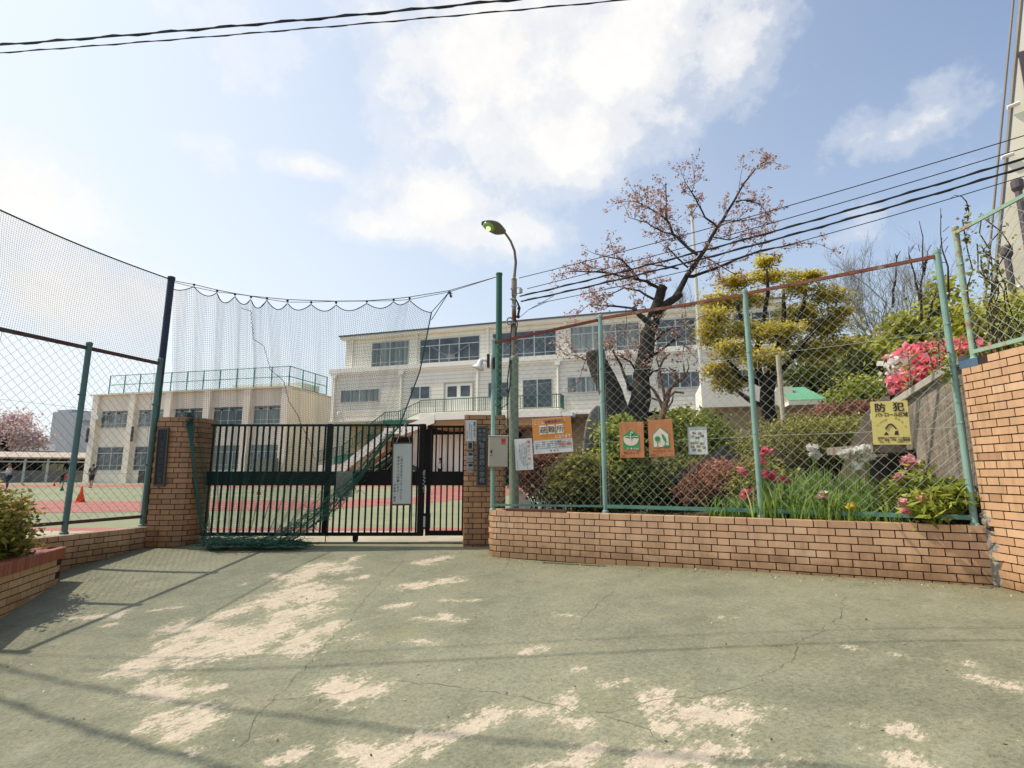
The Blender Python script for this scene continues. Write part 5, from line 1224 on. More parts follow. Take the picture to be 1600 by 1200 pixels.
slope(b, FS.p(ubl+1.4, zbb+.5, 0), fs(626,667), .75, -1.1, .02); slope(b, fs(628,668), fs(600,669), .5, -1.1, .03); slope(b, fs(602,672), fs(530,728), .85, -1.1, .02); slope(b, fs(531,726), fs(496,727), .8, -2.2, .02); b.build('stair', M_trim, bld)
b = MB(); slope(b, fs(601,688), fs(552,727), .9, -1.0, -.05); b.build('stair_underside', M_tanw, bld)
b = MB()
q0 = FS.at(590,664); q1 = FS.at(640,650)
slope(b, fs(590,655), fs(627,655), .55, -1.0, -.9); b.build('stair_screen', M_rg, bld); b = MB(); slope(b, fs(500,712), fs(531,706), .7, -2.1, -2.0); b.build('stair_screen', M_rg, bld)
# green steel brace of the undercroft, white shutters and near-black panels painted as shade inside openings
b = MB()
for xa, ya, xb, yb in ((570,738,618,700),(618,712,592,700),(598,712,640,735),(572,728,596,712)): b.tube([fs(xa,ya,-1.6), fs(xb,yb,-1.6)], .22, 6)
b.build('steel_brace', M_greend, bld)
b = MB(); q = [FS.at(x, y) for x, y in ((556,680),(640,757))]; FS.box(b, q[0][0], q[1][1], q[1][0]+.6, q[0][1], -3.9, -3.6); b.build('undercroft', M_shade, bld)  # near-black slab at the back, shade put into its colour
b = MB(); FQ2 = FBal.off(-3.3); q = [FQ2.at(x, y) for x, y in ((657,672),(677,757))]; FQ2.box(b, q[0][0], q[1][1], q[1][0]+8, q[0][1]+.6, -.2, 0); b.build('opening_shade', M_shade, bld)
wp_prev = None
FQ = FBal.off(-3.1)
for i in range(9):
    u0 = FQ.at(677+10.2*i, 700)[0]; u1 = FQ.at(677+10.2*i+9.6, 700)[0]; z1 = FQ.at(700, 679)[1]; z0 = FQ.at(700, 745)[1]
    b = MB(); FQ.box(b, u0, z0, u1, z1, -.1, 0); b.build('shutter', M_trim, bld)
FQ3 = FBal.off(-2.9); b = MB(); FQ3.box(b, FQ3.at(643,700)[0], 0, FQ3.at(656,700)[0], FQ3.at(650,672)[1], -.5, 0); b.build('pillar', M_trim, bld)
b = MB(); q = [FS.at(x, y) for x, y in ((543,675),(556,757))]; FS.box(b, q[0][0], 0, q[1][0], q[0][1], -3.3, -3.0); b.build('green_door', flat('door_green', (.03,.10,.06), .5, .2, 2), bld)
for x0, y0, x1, y1 in ((1112,661,1157,684),(1030,668,1075,684),(955,672,1000,690),(840,672,880,700)):
    FG = F2.off(-2.59); u0, z1 = FG.at(x0, y0); u1, z0 = FG.at(x1, y1); window(FG, bld, u0, z0, u1, z1, 2, g=glass('green_glass', (.02,.05,.035)))
# two bicycles and a person far under the building are further down
# ---------------------------------------------------------------- left wing
Al = P(143, 618.5, 57.0); Yr = solveY(449, 605, Al.z); Bl = P(449, 605, Yr); FL = Facade(Al, Bl); ZL = Al.z
lb = thing('school_wing', 'two storey cream school wing with grid windows and green roof fence at the left', 'building', FL.p(FL.L/2, 0, -4))
FLi = FL.off(-.45)
b = MB(); FL.box(b, .02, -.2, FL.L-.02, ZL-.02, -16, -.45); b.build('wall', M_cream_w, lb)
b = MB(); FL.box(b, -.1, ZL, FL.L+.1, ZL+.12, -16.1, .08); FL.box(b, 0, ZL-1.7, FL.L, ZL-.0, -.449, -.30); b.build('parapet', flat('parapet_cream', (.82,.70,.57), .85, .1, .5), lb)
bay = []
for x in (146.5, 204, 260, 321, 383.5, 443):
    u = FL.at(x, 650)[0]; bay.append(u); b = MB(); FL.box(b, u-.38, -.1, u+.38, ZL-.01, -.445, .02); b.build('pilaster', M_cream_w, lb)
zu1, zu0 = FLi.at(410, 631)[1], FLi.at(410, 662)[1]; zl1, zl0 = FLi.at(410, 695)[1], FLi.at(410, 734)[1]
for i in range(5):
    u0, u1 = bay[i]+.62, bay[i+1]-.62
    for (z0, z1, g_) in ((zu0, zu1, M_glassc if i in (0,1,4) else M_glass), (zl0, zl1, M_glassc if i > 2 else M_glass)):
        window(FLi, lb, u0, z0, u1, z1, 4, z1-(z1-z0)*.27, z0+(z1-z0)*.2, g=g_)
b = MB()
for i in range(5):
    for k in (.35, .62): u = bay[i]+(bay[i+1]-bay[i])*k; FL.box(b, u-.1, ZL-2.05, u+.1, ZL-1.9, -.3, -.12)
b.build('vent', M_dark, lb)
for i in (0, 1): u = bay[i]+(.55 if i == 1 else -.45); b = MB(); FL.box(b, u-.14, FL.at(200,690)[1], u+.14, FL.at(200,667)[1], .03, .1); b.build('hanging_banner', M_dark, lb)
b = MB(); u = FL.at(152,652)[0]; FL.box(b, u-.2, FL.at(152,656)[1], u+.6, FL.at(152,649)[1], .02, .4); b.build('wall_lamp', M_white, lb)
b = MB(); u0, u1 = FL.at(211,740)[0], FL.at(226,740)[0]; FL.box(b, u0, 0, u1, FL.at(211,735)[1], -.44, -.38); b.build('door', flat('door_brown', (.06,.05,.04), .6, .2, 2), lb)
dvec = -FL.n
b = MB(); q0 = FL.p(FL.L-2.5, ZL+.5, -1.5); FL.box(b, FL.L-9, ZL+.12, FL.L-.5, ZL+1.0, -6, -3); b.build('roof_block', M_trim, lb)
for x0, x1, y0, y1 in ((499,508,721,742),):
    u0, z1 = FL.at(470,716); b = MB(); FL.box(b, FL.L-2.6, 0, FL.L-.4, z1, .05, .9); b.build('store_box', flat('box_grey', (.20,.20,.16), .7, .2, 1), lb)
# green mesh fence around its roof
rfn = thing('roof_fence', 'tall turquoise green mesh fence standing round the flat roof of the cream wing', 'fence', FL.p(FL.L/2, ZL, -2))
M_tq = flat('turquoise_paint', (.06,.27,.19), .5, .15, 2)
hf = FL.at(300, 580)[1]-ZL; corners = [FL.p(FL.at(163,600)[0], ZL+.1, -.6), FL.p(FL.L-.3, ZL+.1, -.6), FL.p(FL.L-.3, ZL+.1, -7)]
b = MB(); mm = MB()
for a, c in zip(corners[:-1], corners[1:]):
    for z in (.15, hf*.52, hf): b.tube([a+Vector((0,0,z)), c+Vector((0,0,z))], .045, 5)
    L_ = (c-a).length; n = int(L_/.28)
    for k in range(n): p = a+(c-a)*(k/n); mm.tube([p+Vector((0,0,.15)), p+(c-a)*(1.6/L_ if k*1. < n-6 else 0)+Vector((0,0,hf))], .006, 3, False); mm.tube([p+Vector((0,0,hf)), p+(c-a)*(1.6/L_ if k < n-6 else 0)+Vector((0,0,.15))], .006, 3, False)
b.build('rail', M_tq, rfn); mm.build('mesh', M_tq, rfn); ps = None
for a, c in zip(corners[:-1], corners[1:]):
    n = max(2, int((c-a).length/1.9))
    for k in range(n+1):
        p = a+(c-a)*(k/n)
        if ps is None: b = MB(); b.tube([p, p+Vector((0,0,hf+.05))], .06, 6); ps = b.build('post', M_tq, rfn); pp0 = p
        else: share(ps, rfn, p-pp0)
# ---------------------------------------------------------------- far left: canopy shed, grey block, tower
Fs = Facade(P(0, 751, 58), P(137, 752, 61))
sh = thing('shed', 'long open storage shed with corrugated roof edge at the far left of the yard', 'shed', Fs.p(Fs.L/2, 0, -1))
zf = Fs.at(60, 716)[1]; zrf = Fs.at(60, 706)[1]
b = MB(); b.prism([Fs.p(-8, zf, .8), Fs.p(Fs.L+.5, zf, .8), Fs.p(Fs.L+.5, zrf, -3.5), Fs.p(-8, zrf, -3.5)], (0,0,.08)); b.build('roof', flat('shed_roof', (.40,.33,.25), .7, .25, .6), sh)
b = MB()
for k in range(60):
    u = -8+k*(Fs.L+8.5)/60; b.tube([Fs.p(u, zf+.02, .86), Fs.p(u, zf+.06, .2)], .10, 6)
b.build('roof_edge', flat('shed_edge', (.45,.28,.22), .7, .3, .8), sh)
b = MB(); Fs.box(b, -8, 0, Fs.L+.2, Fs.at(60,735)[1], -2.2, -2.0); b.build('low_wall', flat('shed_wall', (.30,.29,.27), .8, .25, .7), sh)
b = MB(); Fs.box(b, -8, Fs.at(60,735)[1], Fs.L+.2, zf, -3.2, -3.0); b.build('back_wall', M_shade, sh)  # coloured near-black as the shade under the shed roof
b = MB()
for x0, x1 in ((50,62),(63,75),(76,84)): Fs.box(b, Fs.at(x0,730)[0], Fs.at(60,735)[1], Fs.at(x1,730)[0], Fs.at(60,724)[1], -2.9, -2.7)
b.build('stored_panel', flat('stored_panel', (.45,.45,.33), .6, .2, 1), sh)
b = MB(); Fs.box(b, -8, Fs.at(60,722.5)[1], Fs.L, Fs.at(60,720.5)[1], .1, .2); b.build('beam', M_alu, sh)
for x in (-20, 39, 75, 112): u = Fs.at(x, 730)[0]; b = MB(); Fs.box(b, u-.09, 0, u+.09, zf, .05, .23); b.build('post', M_alu, sh)
Fg = Facade(P(83, 645, 95), P(140, 643, 92)); b = MB()
gbk = thing('apartment_block', 'plain grey block rising behind the school wing at the far left', 'building', Fg.p(4,0,-5)); zt_ = Fg.at(100, 643)[1]
Fg.box(b, 0, -1, Fg.at(101,700)[0], zt_, -8, 0); Fg.box(b, Fg.at(101,700)[0]+.05, -1, 12, zt_-.3, -8, .3); Fg.box(b, .3, zt_, Fg.at(99,700)[0], zt_+.4, -7, -.5)
b.build('wall', flat('far_grey', (.36,.37,.39), .9, .08, .1), gbk); b = MB(); Fg.box(b, Fg.at(127,690)[0], Fg.at(127,660)[1], Fg.at(140,690)[0], Fg.at(127,657.5)[1], .31, .4); b.build('balcony_line', flat('far_dark', (.2,.21,.23), .9, .1, .1), gbk)
Fh = Facade(P(-20, 712, 85), P(83, 706, 88)); b = MB(); hs = thing('house', 'low pale roofed house far behind the shed, below the pink cherry tree', 'house', Fh.p(5,0,-4))
Fh.box(b, 0, -1, Fh.L, Fh.at(50,706)[1], -6, 0); b.build('wall', flat('far_wall', (.45,.42,.37), .9, .1, .3), hs)
b = MB(); z_ = Fh.at(50,706)[1]; b.prism([Fh.p(-.6, z_, .6), Fh.p(Fh.L+.6, z_, .6), Fh.p(Fh.L-1, z_+1.3, -3), Fh.p(1, z_+1.3, -3)], (0,0,.15)); b.build('roof', flat('far_roof', (.20,.20,.21), .8, .2, .4), hs)
Ft = Facade(P(52, 688, 140), P(71, 687, 140)); b = MB(); tr_ = thing('apartment_block', 'small pale distant block left of the grey block, beside the pink cherry tree', 'building', Ft.p(1,0,-3))
Ft.box(b, 0, -1, Ft.L, Ft.at(60,688)[1], -8, 0); b.build('wall', flat('far_pale', (.50,.46,.40), .9, .1, .2), tr_)
# ---------------------------------------------------------------- cones
def cone(name, label, x, yb, yt, col, grp=None):
    p = G(x, yb); h = (yb-yt)/F*p.y; t = thing(name, label, 'cone', p, grp); mt = flat('cone_'+col, dict(orange=(.72,.09,.015), green=(.015,.20,.09))[col], .5, .1, 3)
    b = MB(); b.lathe(p, [(h*.26,.02),(h*.10,h*.62),(h*.045,h),(h*.02,h+.005)], 16); b.build('body', mt, t, True)
    b = MB(); k = h*.40; b.lathe(p, [(k,.001),(k,h*.04),(k*.75,h*.06)], 4); b.build('base', mt, t)
    return t
cone('traffic_cone', 'large orange traffic cone on the red track seen through the left fence', 125, 785, 760.5, 'orange')
cone('traffic_cone', 'small orange traffic cone in front of the child by the shed', 84.5, 759.5, 752, 'orange')
cone('traffic_cone', 'green traffic cone next to the fence post at the left', 96.5, 767, 757, 'green')
cone('traffic_cone', 'orange traffic cone behind the gate bars left of centre', 404, 773, 760, 'orange')
cone('traffic_cone', 'orange traffic cone just below the gate band, right of the blank board', 553, 764, 757.5, 'orange')
# ---------------------------------------------------------------- people
M_skin = flat('skin', (.42,.24,.16), .6, .08, 9); M_hair = flat('hair_dark', (.02,.015,.012), .6, .2, 9)
def skin(name, joints, edges, mat, parent, sub=2):
    off = root_of(parent).location; me = bpy.data.meshes.new(name)
    me.from_pydata([tuple(Vector(j[0])-off) for j in joints], edges, []); me.update(); me.materials.append(mat)
    o = bpy.data.objects.new(name, me); COL.objects.link(o); o.parent = parent
    m_ = o.modifiers.new('Skin', 'SKIN')
    for i, j in enumerate(joints): d_ = me.skin_vertices[0].data[i]; d_.radius = (j[1], j[1]*j[2] if len(j) > 2 else j[1]); d_.use_root = (i == 0)
    m_.use_smooth_shade = True; s_ = o.modifiers.new('Sub', 'SUBSURF'); s_.levels = sub; s_.render_levels = sub; return o
def person(label, x, yb, yt, rot, top, bottom, shoes, hairm, arm=(.10,.10), stride=.12, lean=0, longs=True, squat=0, grp=None, base=None):
    p = base or G(x, yb); h = (yb-yt)/F*p.y if base is None else yt; k = h/1.70; t = thing('person', label, 'person', p, grp)
    c, s_ = cos(rot), sin(rot)
    def T(a, f, z): return Vector((p.x+(a*c-f*s_)*k, p.y+(a*s_+f*c)*k, p.z+z*k))
    L = lean; q = 1-squat
    hip, kn = .92*q, .48*q
    J = {'pelvis':T(0,-.05*squat*4,hip),'waist':T(0,L*.3,hip+.16),'chest':T(0,L*.7,hip+.40),'neck':T(0,L,hip+.56),'head0':T(0,L*1.1,hip+.62),'head1':T(0,L*1.15+.02,hip+.72),
         'hl':T(-.09,0,hip-.04),'hr':T(.09,0,hip-.04),'kl':T(-.10,stride*.6+squat*.5,kn+.02),'kr':T(.10,-stride*.3+squat*.5,kn),'al':T(-.10,stride,.08),'ar':T(.10,-stride*1.3,.09),'fl':T(-.10,stride+.16,.035),'fr':T(.10,-stride*1.3+.15,.035),
         'sl':T(-.17,L*.85,hip+.50),'sr':T(.17,L*.85,hip+.50),'el':T(-.23,L*.6+arm[0]*.3,hip+.24),'er':T(.23,L*.6+arm[1]*.3,hip+.24),'wl':T(-.22,L*.5+arm[0]*1.8,hip+.02+arm[0]*.9),'wr':T(.22,L*.5+arm[1]*1.8,hip+.02+arm[1]*.9),'hdl':T(-.21,L*.5+arm[0]*2.1,hip-.06+arm[0]*1.1),'hdr':T(.21,L*.5+arm[1]*2.1,hip-.06+arm[1]*1.1)}
    def chain(names, rad): return [(J[n], r*k) for n, r in zip(names, rad)]
    names = ['pelvis','waist','chest','neck','head0','head1','hl','kl','al','fl','hr','kr','ar','fr','sl','el','wl','hdl','sr','er','wr','hdr']
    rad = dict(pelvis=.125,waist=.11,chest=.125,neck=.055,head0=.085,head1=.095,hl=.085,hr=.085,kl=.058,kr=.058,al=.042,ar=.042,fl=.035,fr=.035,sl=.055,sr=.055,el=.042,er=.042,wl=.032,wr=.032,hdl=.034,hdr=.034)
    ix = {n: i for i, n in enumerate(names)}; E_ = [('pelvis','waist'),('waist','chest'),('chest','neck'),('neck','head0'),('head0','head1'),('pelvis','hl'),('hl','kl'),('kl','al'),('al','fl'),('pelvis','hr'),('hr','kr'),('kr','ar'),('ar','fr'),('chest','sl'),('sl','el'),('el','wl'),('wl','hdl'),('chest','sr'),('sr','er'),('er','wr'),('wr','hdr')]
    skin('body', [(J[n], rad[n]*k) for n in names], [(ix[a], ix[b_]) for a, b_ in E_], M_skin, t)
    def cloth(nm, ns_, es, grow, mat):
        im = {n: i for i, n in enumerate(ns_)}; skin(nm, [(J[n], rad[n]*k*grow+.006*k) for n in ns_], [(im[a], im[b_]) for a, b_ in es], mat, t)
    sl_ = [('sl','el'),('sr','er')]+([('el','wl'),('er','wr')] if longs else [])
    cloth('shirt', ['pelvis','waist','chest','sl','el','sr','er']+(['wl','wr'] if longs else []), [('pelvis','waist'),('waist','chest'),('chest','sl'),('chest','sr')]+sl_, 1.13, top)
    cloth('trousers', ['pelvis','hl','kl','hr','kr']+(['al','ar'] if shoes != 'shorts' else []), [('pelvis','hl'),('pelvis','hr'),('hl','kl'),('hr','kr')]+([('kl','al'),('kr','ar')] if shoes != 'shorts' else []), 1.12, bottom)
    b = MB(); hd_ = J['head1']; b.ball(hd_+Vector((0,0,.035*k)), (.105*k,.115*k,.10*k), 12, 8); b.build('hair', hairm, t, True)
    for a in ('l', 'r'):
        b = MB(); m_ = (J['a'+a]+J['f'+a])/2; m_.z = p.z+.035*k; b.ball(m_, (.06*k,.13*k,.045*k), 10, 6); b.build('shoe', M_dark, t, True)
    b = MB(); fd = Vector((-s_, c, 0)); f0 = J['head1']+fd*.095*k; rt = Vector((c, s_, 0))
    for a in (-1, 1): b.ball(f0+rt*.035*k*a, (.012*k,)*3, 6, 4)
    b.build('eyes', M_dark, t); b = MB(); b.ball(f0+fd*.012*k-Vector((0,0,.03*k)), (.014*k,.018*k,.022*k), 7, 5); b.build('nose', M_skin, t)
    return t, J, k
cl = lambda n, c: flat('cloth_'+n, c, .85, .15, 8)
person('adult in grey and white top and navy trousers standing at the far left edge', 10, 764.5, 727, pi*.9, cl('white', (.40,.40,.42)), cl('navy', (.02,.025,.05)), '', flat('hair_brown', (.16,.07,.03), .6, .2, 9), (.20,.22), .05)
person('person in dark purple top and dark shorts walking behind the left fence', 141.5, 762, 727, pi*1.1, cl('purple', (.06,.035,.06)), cl('charcoal', (.03,.028,.03)), 'shorts', M_hair, (.05,.1), .16, 0, False)
tp, J, k = person('person in dark clothes leaning over with a red bag beside the fence post', 96, 757, 732, -pi*.35, cl('khaki', (.06,.055,.045)), cl('black', (.018,.018,.022)), '', M_hair, (.1,.18), .1, .12)
pb_ = J['hdr']; b = MB(); b.ball(pb_-Vector((0,0,.22*k)), (.26*k,.16*k,.24*k), 12, 8); b.tube([pb_+Vector((-.1*k,0,-.1*k)), pb_, pb_+Vector((.1*k,0,-.1*k))], .02*k, 5)
tag(b.build('bag', flat('bag_red', (.60,.05,.05), .6, .1, 5), None, True), 'red bag held by the person leaning beside the fence post', 'bag')
person('small child in white top and brown shorts by the shed wall', 81, 753, 736, pi*.8, cl('white2', (.62,.62,.62)), cl('brown', (.16,.09,.06)), 'shorts', M_hair, (.12,.05), .08, 0, False)
person('child in grey clothes crouching against the shed wall', 44.5, 753.5, 740, pi*.9, cl('grey', (.34,.34,.35)), cl('grey2', (.22,.22,.23)), '', M_hair, (.15,.2), .0, .2, True, .42)
q = FS.p(FS.at(670,720)[0], 0, -2.2); person('person in white shirt and black trousers under the building, seen through the wicket gate', 0, 0, (737-713)/F*q.y*1.45, pi, cl('white3', (.66,.66,.64)), cl('black2', (.012,.012,.014)), '', M_hair, (.1,.14), .06, base=Vector((q.x, q.y, P(670,739,q.y).z-.55*(737-713)/F*q.y)))
# ---------------------------------------------------------------- bicycles under the school
def bike(label, x, yb, Y, k, rot):
    p = P(x, yb, Y); t = thing('bicycle', label, 'bicycle', p, 'bicycles parked under the school'); c, s_ = cos(rot), sin(rot)
    def T(a, z, o=0): return Vector((p.x+(a*c-o*s_)*k, p.y+(a*s_+o*c)*k, p.z+z*k))
    ax_ = (Vector((c, s_, 0)), Vector((0,0,1)), Vector((-s_, c, 0)))
    for a in (-.5, .5):
        b = MB(); b.tube([T(a+.31*cos(q_), .33+.31*sin(q_)) for q_ in np.linspace(0, 2*pi, 25)], .028*k, 6)
        for q_ in range(8): b.tube([T(a,.33), T(a+.3*cos(q_*pi/4), .33+.3*sin(q_*pi/4))], .006*k, 3)
        b.build('wheel', M_dark, t)
    b = MB()
    for a, e in (((-.5,.33),(-.05,.32)),((-.05,.32),(.36,.75)),((-.5,.33),(-.18,.72)),((-.18,.78),(-.05,.32)),((-.18,.7),(.38,.76)),((.5,.33),(.36,.98))): b.tube([T(*a), T(*e)], .022*k, 6)
    b.build('frame', M_alu, t); b = MB(); b.ball(T(-.2,.82), (.13*k,.09*k,.04*k), 10, 6); b.build('saddle', M_dark, t)
    b = MB(); b.tube([T(.25,1.02,.26), T(.36,1.0,.1), T(.36,1.0,-.1), T(.25,1.02,-.26)], .016*k, 6); b.build('handlebar', M_alu, t)
    b = MB(); b.box(T(.55,.86), (.32*k,.3*k,.24*k), (ax_[0], ax_[2], ax_[1])); b.build('basket', M_steel, t)
qy = FS.p(FS.at(590,735)[0], 0, -2.6).y
bike('bicycle standing left of the green brace under the school', 584, 742, qy, 1.5, .6); bike('bicycle standing right of the green brace under the school', 606, 742, qy-.4, 1.5, -.5)
# ---------------------------------------------------------------- flagpole and sundry posts
fp = thing('flagpole', 'white flagpole with ball top behind the cherry tree', 'flagpole', (P(1100,640,20).x, 20, 0)); a, c = P(1099.5,640,20), P(1080.5,325,20)
a.x = c.x = (a.x+c.x)/2
b = MB(); b.tube([(a.x,20,0), a, c], [.10,.095,.055], 12); b.build('pole', flat('flagpole_white', (.55,.54,.50), .4, .1, 2), fp)
b = MB(); b.lathe(P(1080,322,20)-Vector((P(1080,322,20).x-a.x,0,0)), [(.04,-.06),(.13,-.03),(.15,.02),(.10,.07),(.02,.10)], 14); b.build('finial', flat('finial_gold', (.40,.34,.18), .4, .1, 9), fp)
po = P(1213,555,12); pq = P(1223,648,12); t = thing('post', 'bare pale wooden post standing beside the maple trunk', 'post', (pq.x, 12, pq.z-.6)); b = MB(); b.tube([(pq.x,12,pq.z-.8),(po.x+.04,12,po.z)], .055, 8); b.build('post', flat('post_pale', (.45,.38,.28), .8, .25, 6), t)
# ---------------------------------------------------------------- small white hut with round-ended eaves and green awning
Fk = Facade(P(1140, 640, 18), P(1298, 640, 17.2))
hut = thing('hut', 'low white annex with rounded roof ends and a green awning behind the maple', 'building', Fk.p(Fk.L/2, 1.5, -1))
def rounded(mb, x0, x1, y0, y1, o0, o1, endr):
    (u0, z1), (u1, z0) = Fk.at(x0, y0), Fk.at(x1, y1); r_ = (z1-z0)/2*.8; pts = []
    for a in np.linspace(-pi/2, pi/2, 9): pts.append((u1-r_+r_*cos(a)*endr[1]+r_*(1-endr[1]), (z0+z1)/2+(z1-z0)/2*sin(a)))
    for a in np.linspace(pi/2, 3*pi/2, 9): pts.append((u0+r_+r_*cos(a)*endr[0]-r_*(1-endr[0]), (z0+z1)/2+(z1-z0)/2*sin(a)))
    mb.prism([Fk.p(u, z, o0) for u, z in pts], Fk.n*(o1-o0))
b = MB(); rounded(b, 1095, 1192, 598, 634, -3, 0, (0,1)); b.build('roof_edge', M_trim, hut); b = MB(); rounded(b, 1208, 1242, 604, 636, -3, -.1, (1,0)); b.build('round_end', M_trim, hut)
b = MB(); (u0, z1), (u1, z0) = Fk.at(1226, 604), Fk.at(1279, 629); b.prism([Fk.p(u0, z0, .5), Fk.p(u1+.15, z0, .5), Fk.p(u1-.25, z1, -.6), Fk.p(u0, z1, -.6)], (0,0,.05)); b.build('awning', flat('awning_green', (.13,.36,.20), .5, .12, 1.5), hut)
b = MB(); (u0, z1), (u1, z0) = Fk.at(1226, 630), Fk.at(1297, 634); Fk.box(b, u0, z0, u1, z1, -2, .55); b.build('shelf', M_trim, hut)
b = MB(); (u0, z1), (u1, z0) = Fk.at(1120, 634), Fk.at(1290, 690); Fk.box(b, u0, z0-1, u1, z1, -3, -.4); b.build('wall', M_tanw, hut)
# ---------------------------------------------------------------- tall pale building at the upper right
A0 = P(1556, 470, 13.0); Fw = Facade(A0, A0+Vector((.86,-.51,0)))
tb = thing('apartment_building', 'tall cream building at the upper right edge with a slanting grey edge trim', 'building', (A0.x+2, 13, 0))
(ua, za_), (uc, zc2) = Fw.at(1556,470), Fw.at(1600,0); k = (uc-ua)/(zc2-za_); zt2 = zc2+8; z0_ = -1; ue = ua+k*(zt2-za_); u0_ = ua+k*(z0_-za_)
b = MB(); b.prism([Fw.p(u0_,z0_), Fw.p(9,z0_), Fw.p(9,zt2), Fw.p(ue,zt2)], Vector((9,7,0))); b.build('wall', flat('cream_wall', (.86,.77,.58), .85, .06, .4), tb)
b = MB(); b.tube([Fw.p(u0_-.05,z0_,-.03), Fw.p(ue-.05,zt2,-.03)], .05, 6); b.tube([Fw.p(u0_-.2,z0_,-.1), Fw.p(ue-.2,zt2,-.1)], .03, 6); b.build('edge_trim', flat('trim_brown', (.24,.20,.15), .7, .2, 1), tb)
M_pipe = flat('pipe_brown', (.10,.075,.08), .6, .2, 2)
for x0, y0, r_ in ((1583,290,.075),(1566,392,.075)):
    u, z = Fw.at(x0, y0); p0 = Fw.p(u, z, .3); b = MB(); b.tube([(p0.x,p0.y,.5), p0], r_, 10); b.lathe(p0, [(r_*1.1,-.30),(r_*1.7,-.22),(r_*1.75,-.04),(r_*1.2,.02)], 12); b.build('flue_pipe', M_pipe, tb)
for x, y in ((1572,172),(1563,250),(1576,455)): b = MB(); u, z = Fw.at(x, y); b.tube([Fw.p(u,z,.1), Fw.p(u+.25,z+.05,.1)], .05, 6); b.build('bracket', M_trim, tb)
b = MB(); u, z = Fw.at(1597,120); Fw.box(b, u, z-.7, u+.7, z+.7, -.02, .04); b.build('shutter', M_pipe, tb)
# ---------------------------------------------------------------- concrete retaining wall and slab behind the right fence
XC = XW+.10
def cz(y): return 1.95-(y-4.9)*.30
b = MB(); b.prism([(XC,4.86,-.2),(XC,5.62,-.2),(XC,5.62,1.2),(XC,6.15,1.2),(XC,6.15,cz(6.15)),(XC,4.86,cz(4.86))], (.22,0,0))
m, nt, ns, ls = new_mat('weathered_concrete'); g = ns.new('ShaderNodeNewGeometry'); mp = ns.new('ShaderNodeMapping'); mp.inputs['Scale'].default_value = (14, 14, .9); ls.new(g.outputs['Position'], mp.inputs[0])
n1 = noise(ns, ls, 1.5, 7, .7, mp.outputs[0]); n2 = noise(ns, ls, 30, 4, .7, g.outputs['Position']); r = ramp(ns, [(.34, (.10,.078,.058)), (.5, (.23,.185,.14)), (.66, (.36,.31,.24))]); ls.new(mathn(ns, ls, 'ADD', mathn(ns, ls, 'MULTIPLY', n1.outputs[0], .65), mathn(ns, ls, 'MULTIPLY', n2.outputs[0], .35)), r.inputs[0]); finish(nt, ns, ls, r.outputs[0], .9, 0, n2.outputs[0], .01, .8); M_wc = m
rt = thing('retaining_wall', 'stained grey concrete retaining wall with sloping top behind the fence corner', 'wall', (XC, 5.5, 0)); b.build('wall', M_wc, rt)
b = MB(); b.prism([(XC-.05,4.86,cz(4.86)+.005),(XC-.05,6.2,cz(6.2)+.005),(XC-.05,6.2,cz(6.2)+.075),(XC-.05,4.86,cz(4.86)+.075)], (.32,0,0)); b.build('coping', M_conc, rt)
p0, p1 = P(1350,705,5.9), P(1436,703,5.7); b = MB(); b.box2((p0.x,5.75,p0.z-.02),(XC+.05,6.6,P(1400,695,5.9).z)); tag(b.build('stone_slab', M_wc), 'flat concrete slab shelf beside the retaining wall, below the yellow sign', 'slab')
# ================================================================ garden slope
def fd(X, Y): return (X-RW0.x)*RN.x+(Y-RW0.y)*RN.y
def hz_(X, Y):
    d = fd(X, Y); base = .42*(1-sstep(1.3, 2.6, d)*(1-sstep(.6, 2.6, X)))
    h = base+min(1.9, .34*max(0, d-1.0))*sstep(1.8, 7.5, X)+.16*max(0, Y-20)*sstep(3, 12, X)
    if X > 4.2: h = max(h, 1.86*sstep(4.2, 4.42, X)*(1-sstep(6.3, 8.5, Y)))
    return h
xs = np.concatenate([np.arange(-.5, 9, .16), np.arange(9, 60, 1.5)]); ys = np.concatenate([np.arange(-4, 4, .5), np.arange(4, 13, .16), np.arange(13, 70, 1.5)])
vs, fs, idx = [], [], {}
def vid(i, j):
    if (i, j) not in idx: idx[(i, j)] = len(vs); vs.append((xs[i], ys[j], hz_(xs[i], ys[j])+.03*sin(xs[i]*5)*cos(ys[j]*4.3)))
    return idx[(i, j)]
for i in range(len(xs)-1):
    for j in range(len(ys)-1):
        x, y = (xs[i]+xs[i+1])/2, (ys[j]+ys[j+1])/2
        if (fd(x, y) > .24 and x > -.3 and y > 4.9 and (x < 4.1 or y > 6.3)) or x > 4.42: fs.append((vid(i,j), vid(i+1,j), vid(i+1,j+1), vid(i,j+1)))
tag(link_mesh('garden_soil', np.array(vs), fs, None, M_soil, None, True, (0,0,0)), kind='structure')
# ================================================================ leaf materials
L_hedge = leafmat('leaf_hedge', (.05,.055,.01), (.24,.225,.045), (.55,.50,.12))
L_dark = leafmat('leaf_dark', (.022,.036,.008), (.12,.14,.03), (.34,.34,.09))
L_bright = leafmat('leaf_bright', (.06,.085,.014), (.28,.32,.04), (.60,.60,.12))
L_gold = leafmat('leaf_maple', (.19,.155,.02), (.58,.48,.065), (.86,.74,.16), .45)
L_olive = leafmat('leaf_olive', (.07,.06,.016), (.29,.245,.065), (.56,.48,.14))
L_blade = leafmat('leaf_blade', (.05,.10,.02), (.23,.36,.07), (.50,.60,.20), .4)
L_sap = leafmat('leaf_sapling', (.12,.13,.015), (.42,.42,.05), (.75,.70,.15), .45)
L_rust = leafmat('leaf_rust', (.09,.035,.018), (.36,.14,.085), (.62,.32,.20))
L_pink = leafmat('petal_pink', (.62,.07,.14), (.90,.19,.27), (.95,.42,.46), .4)
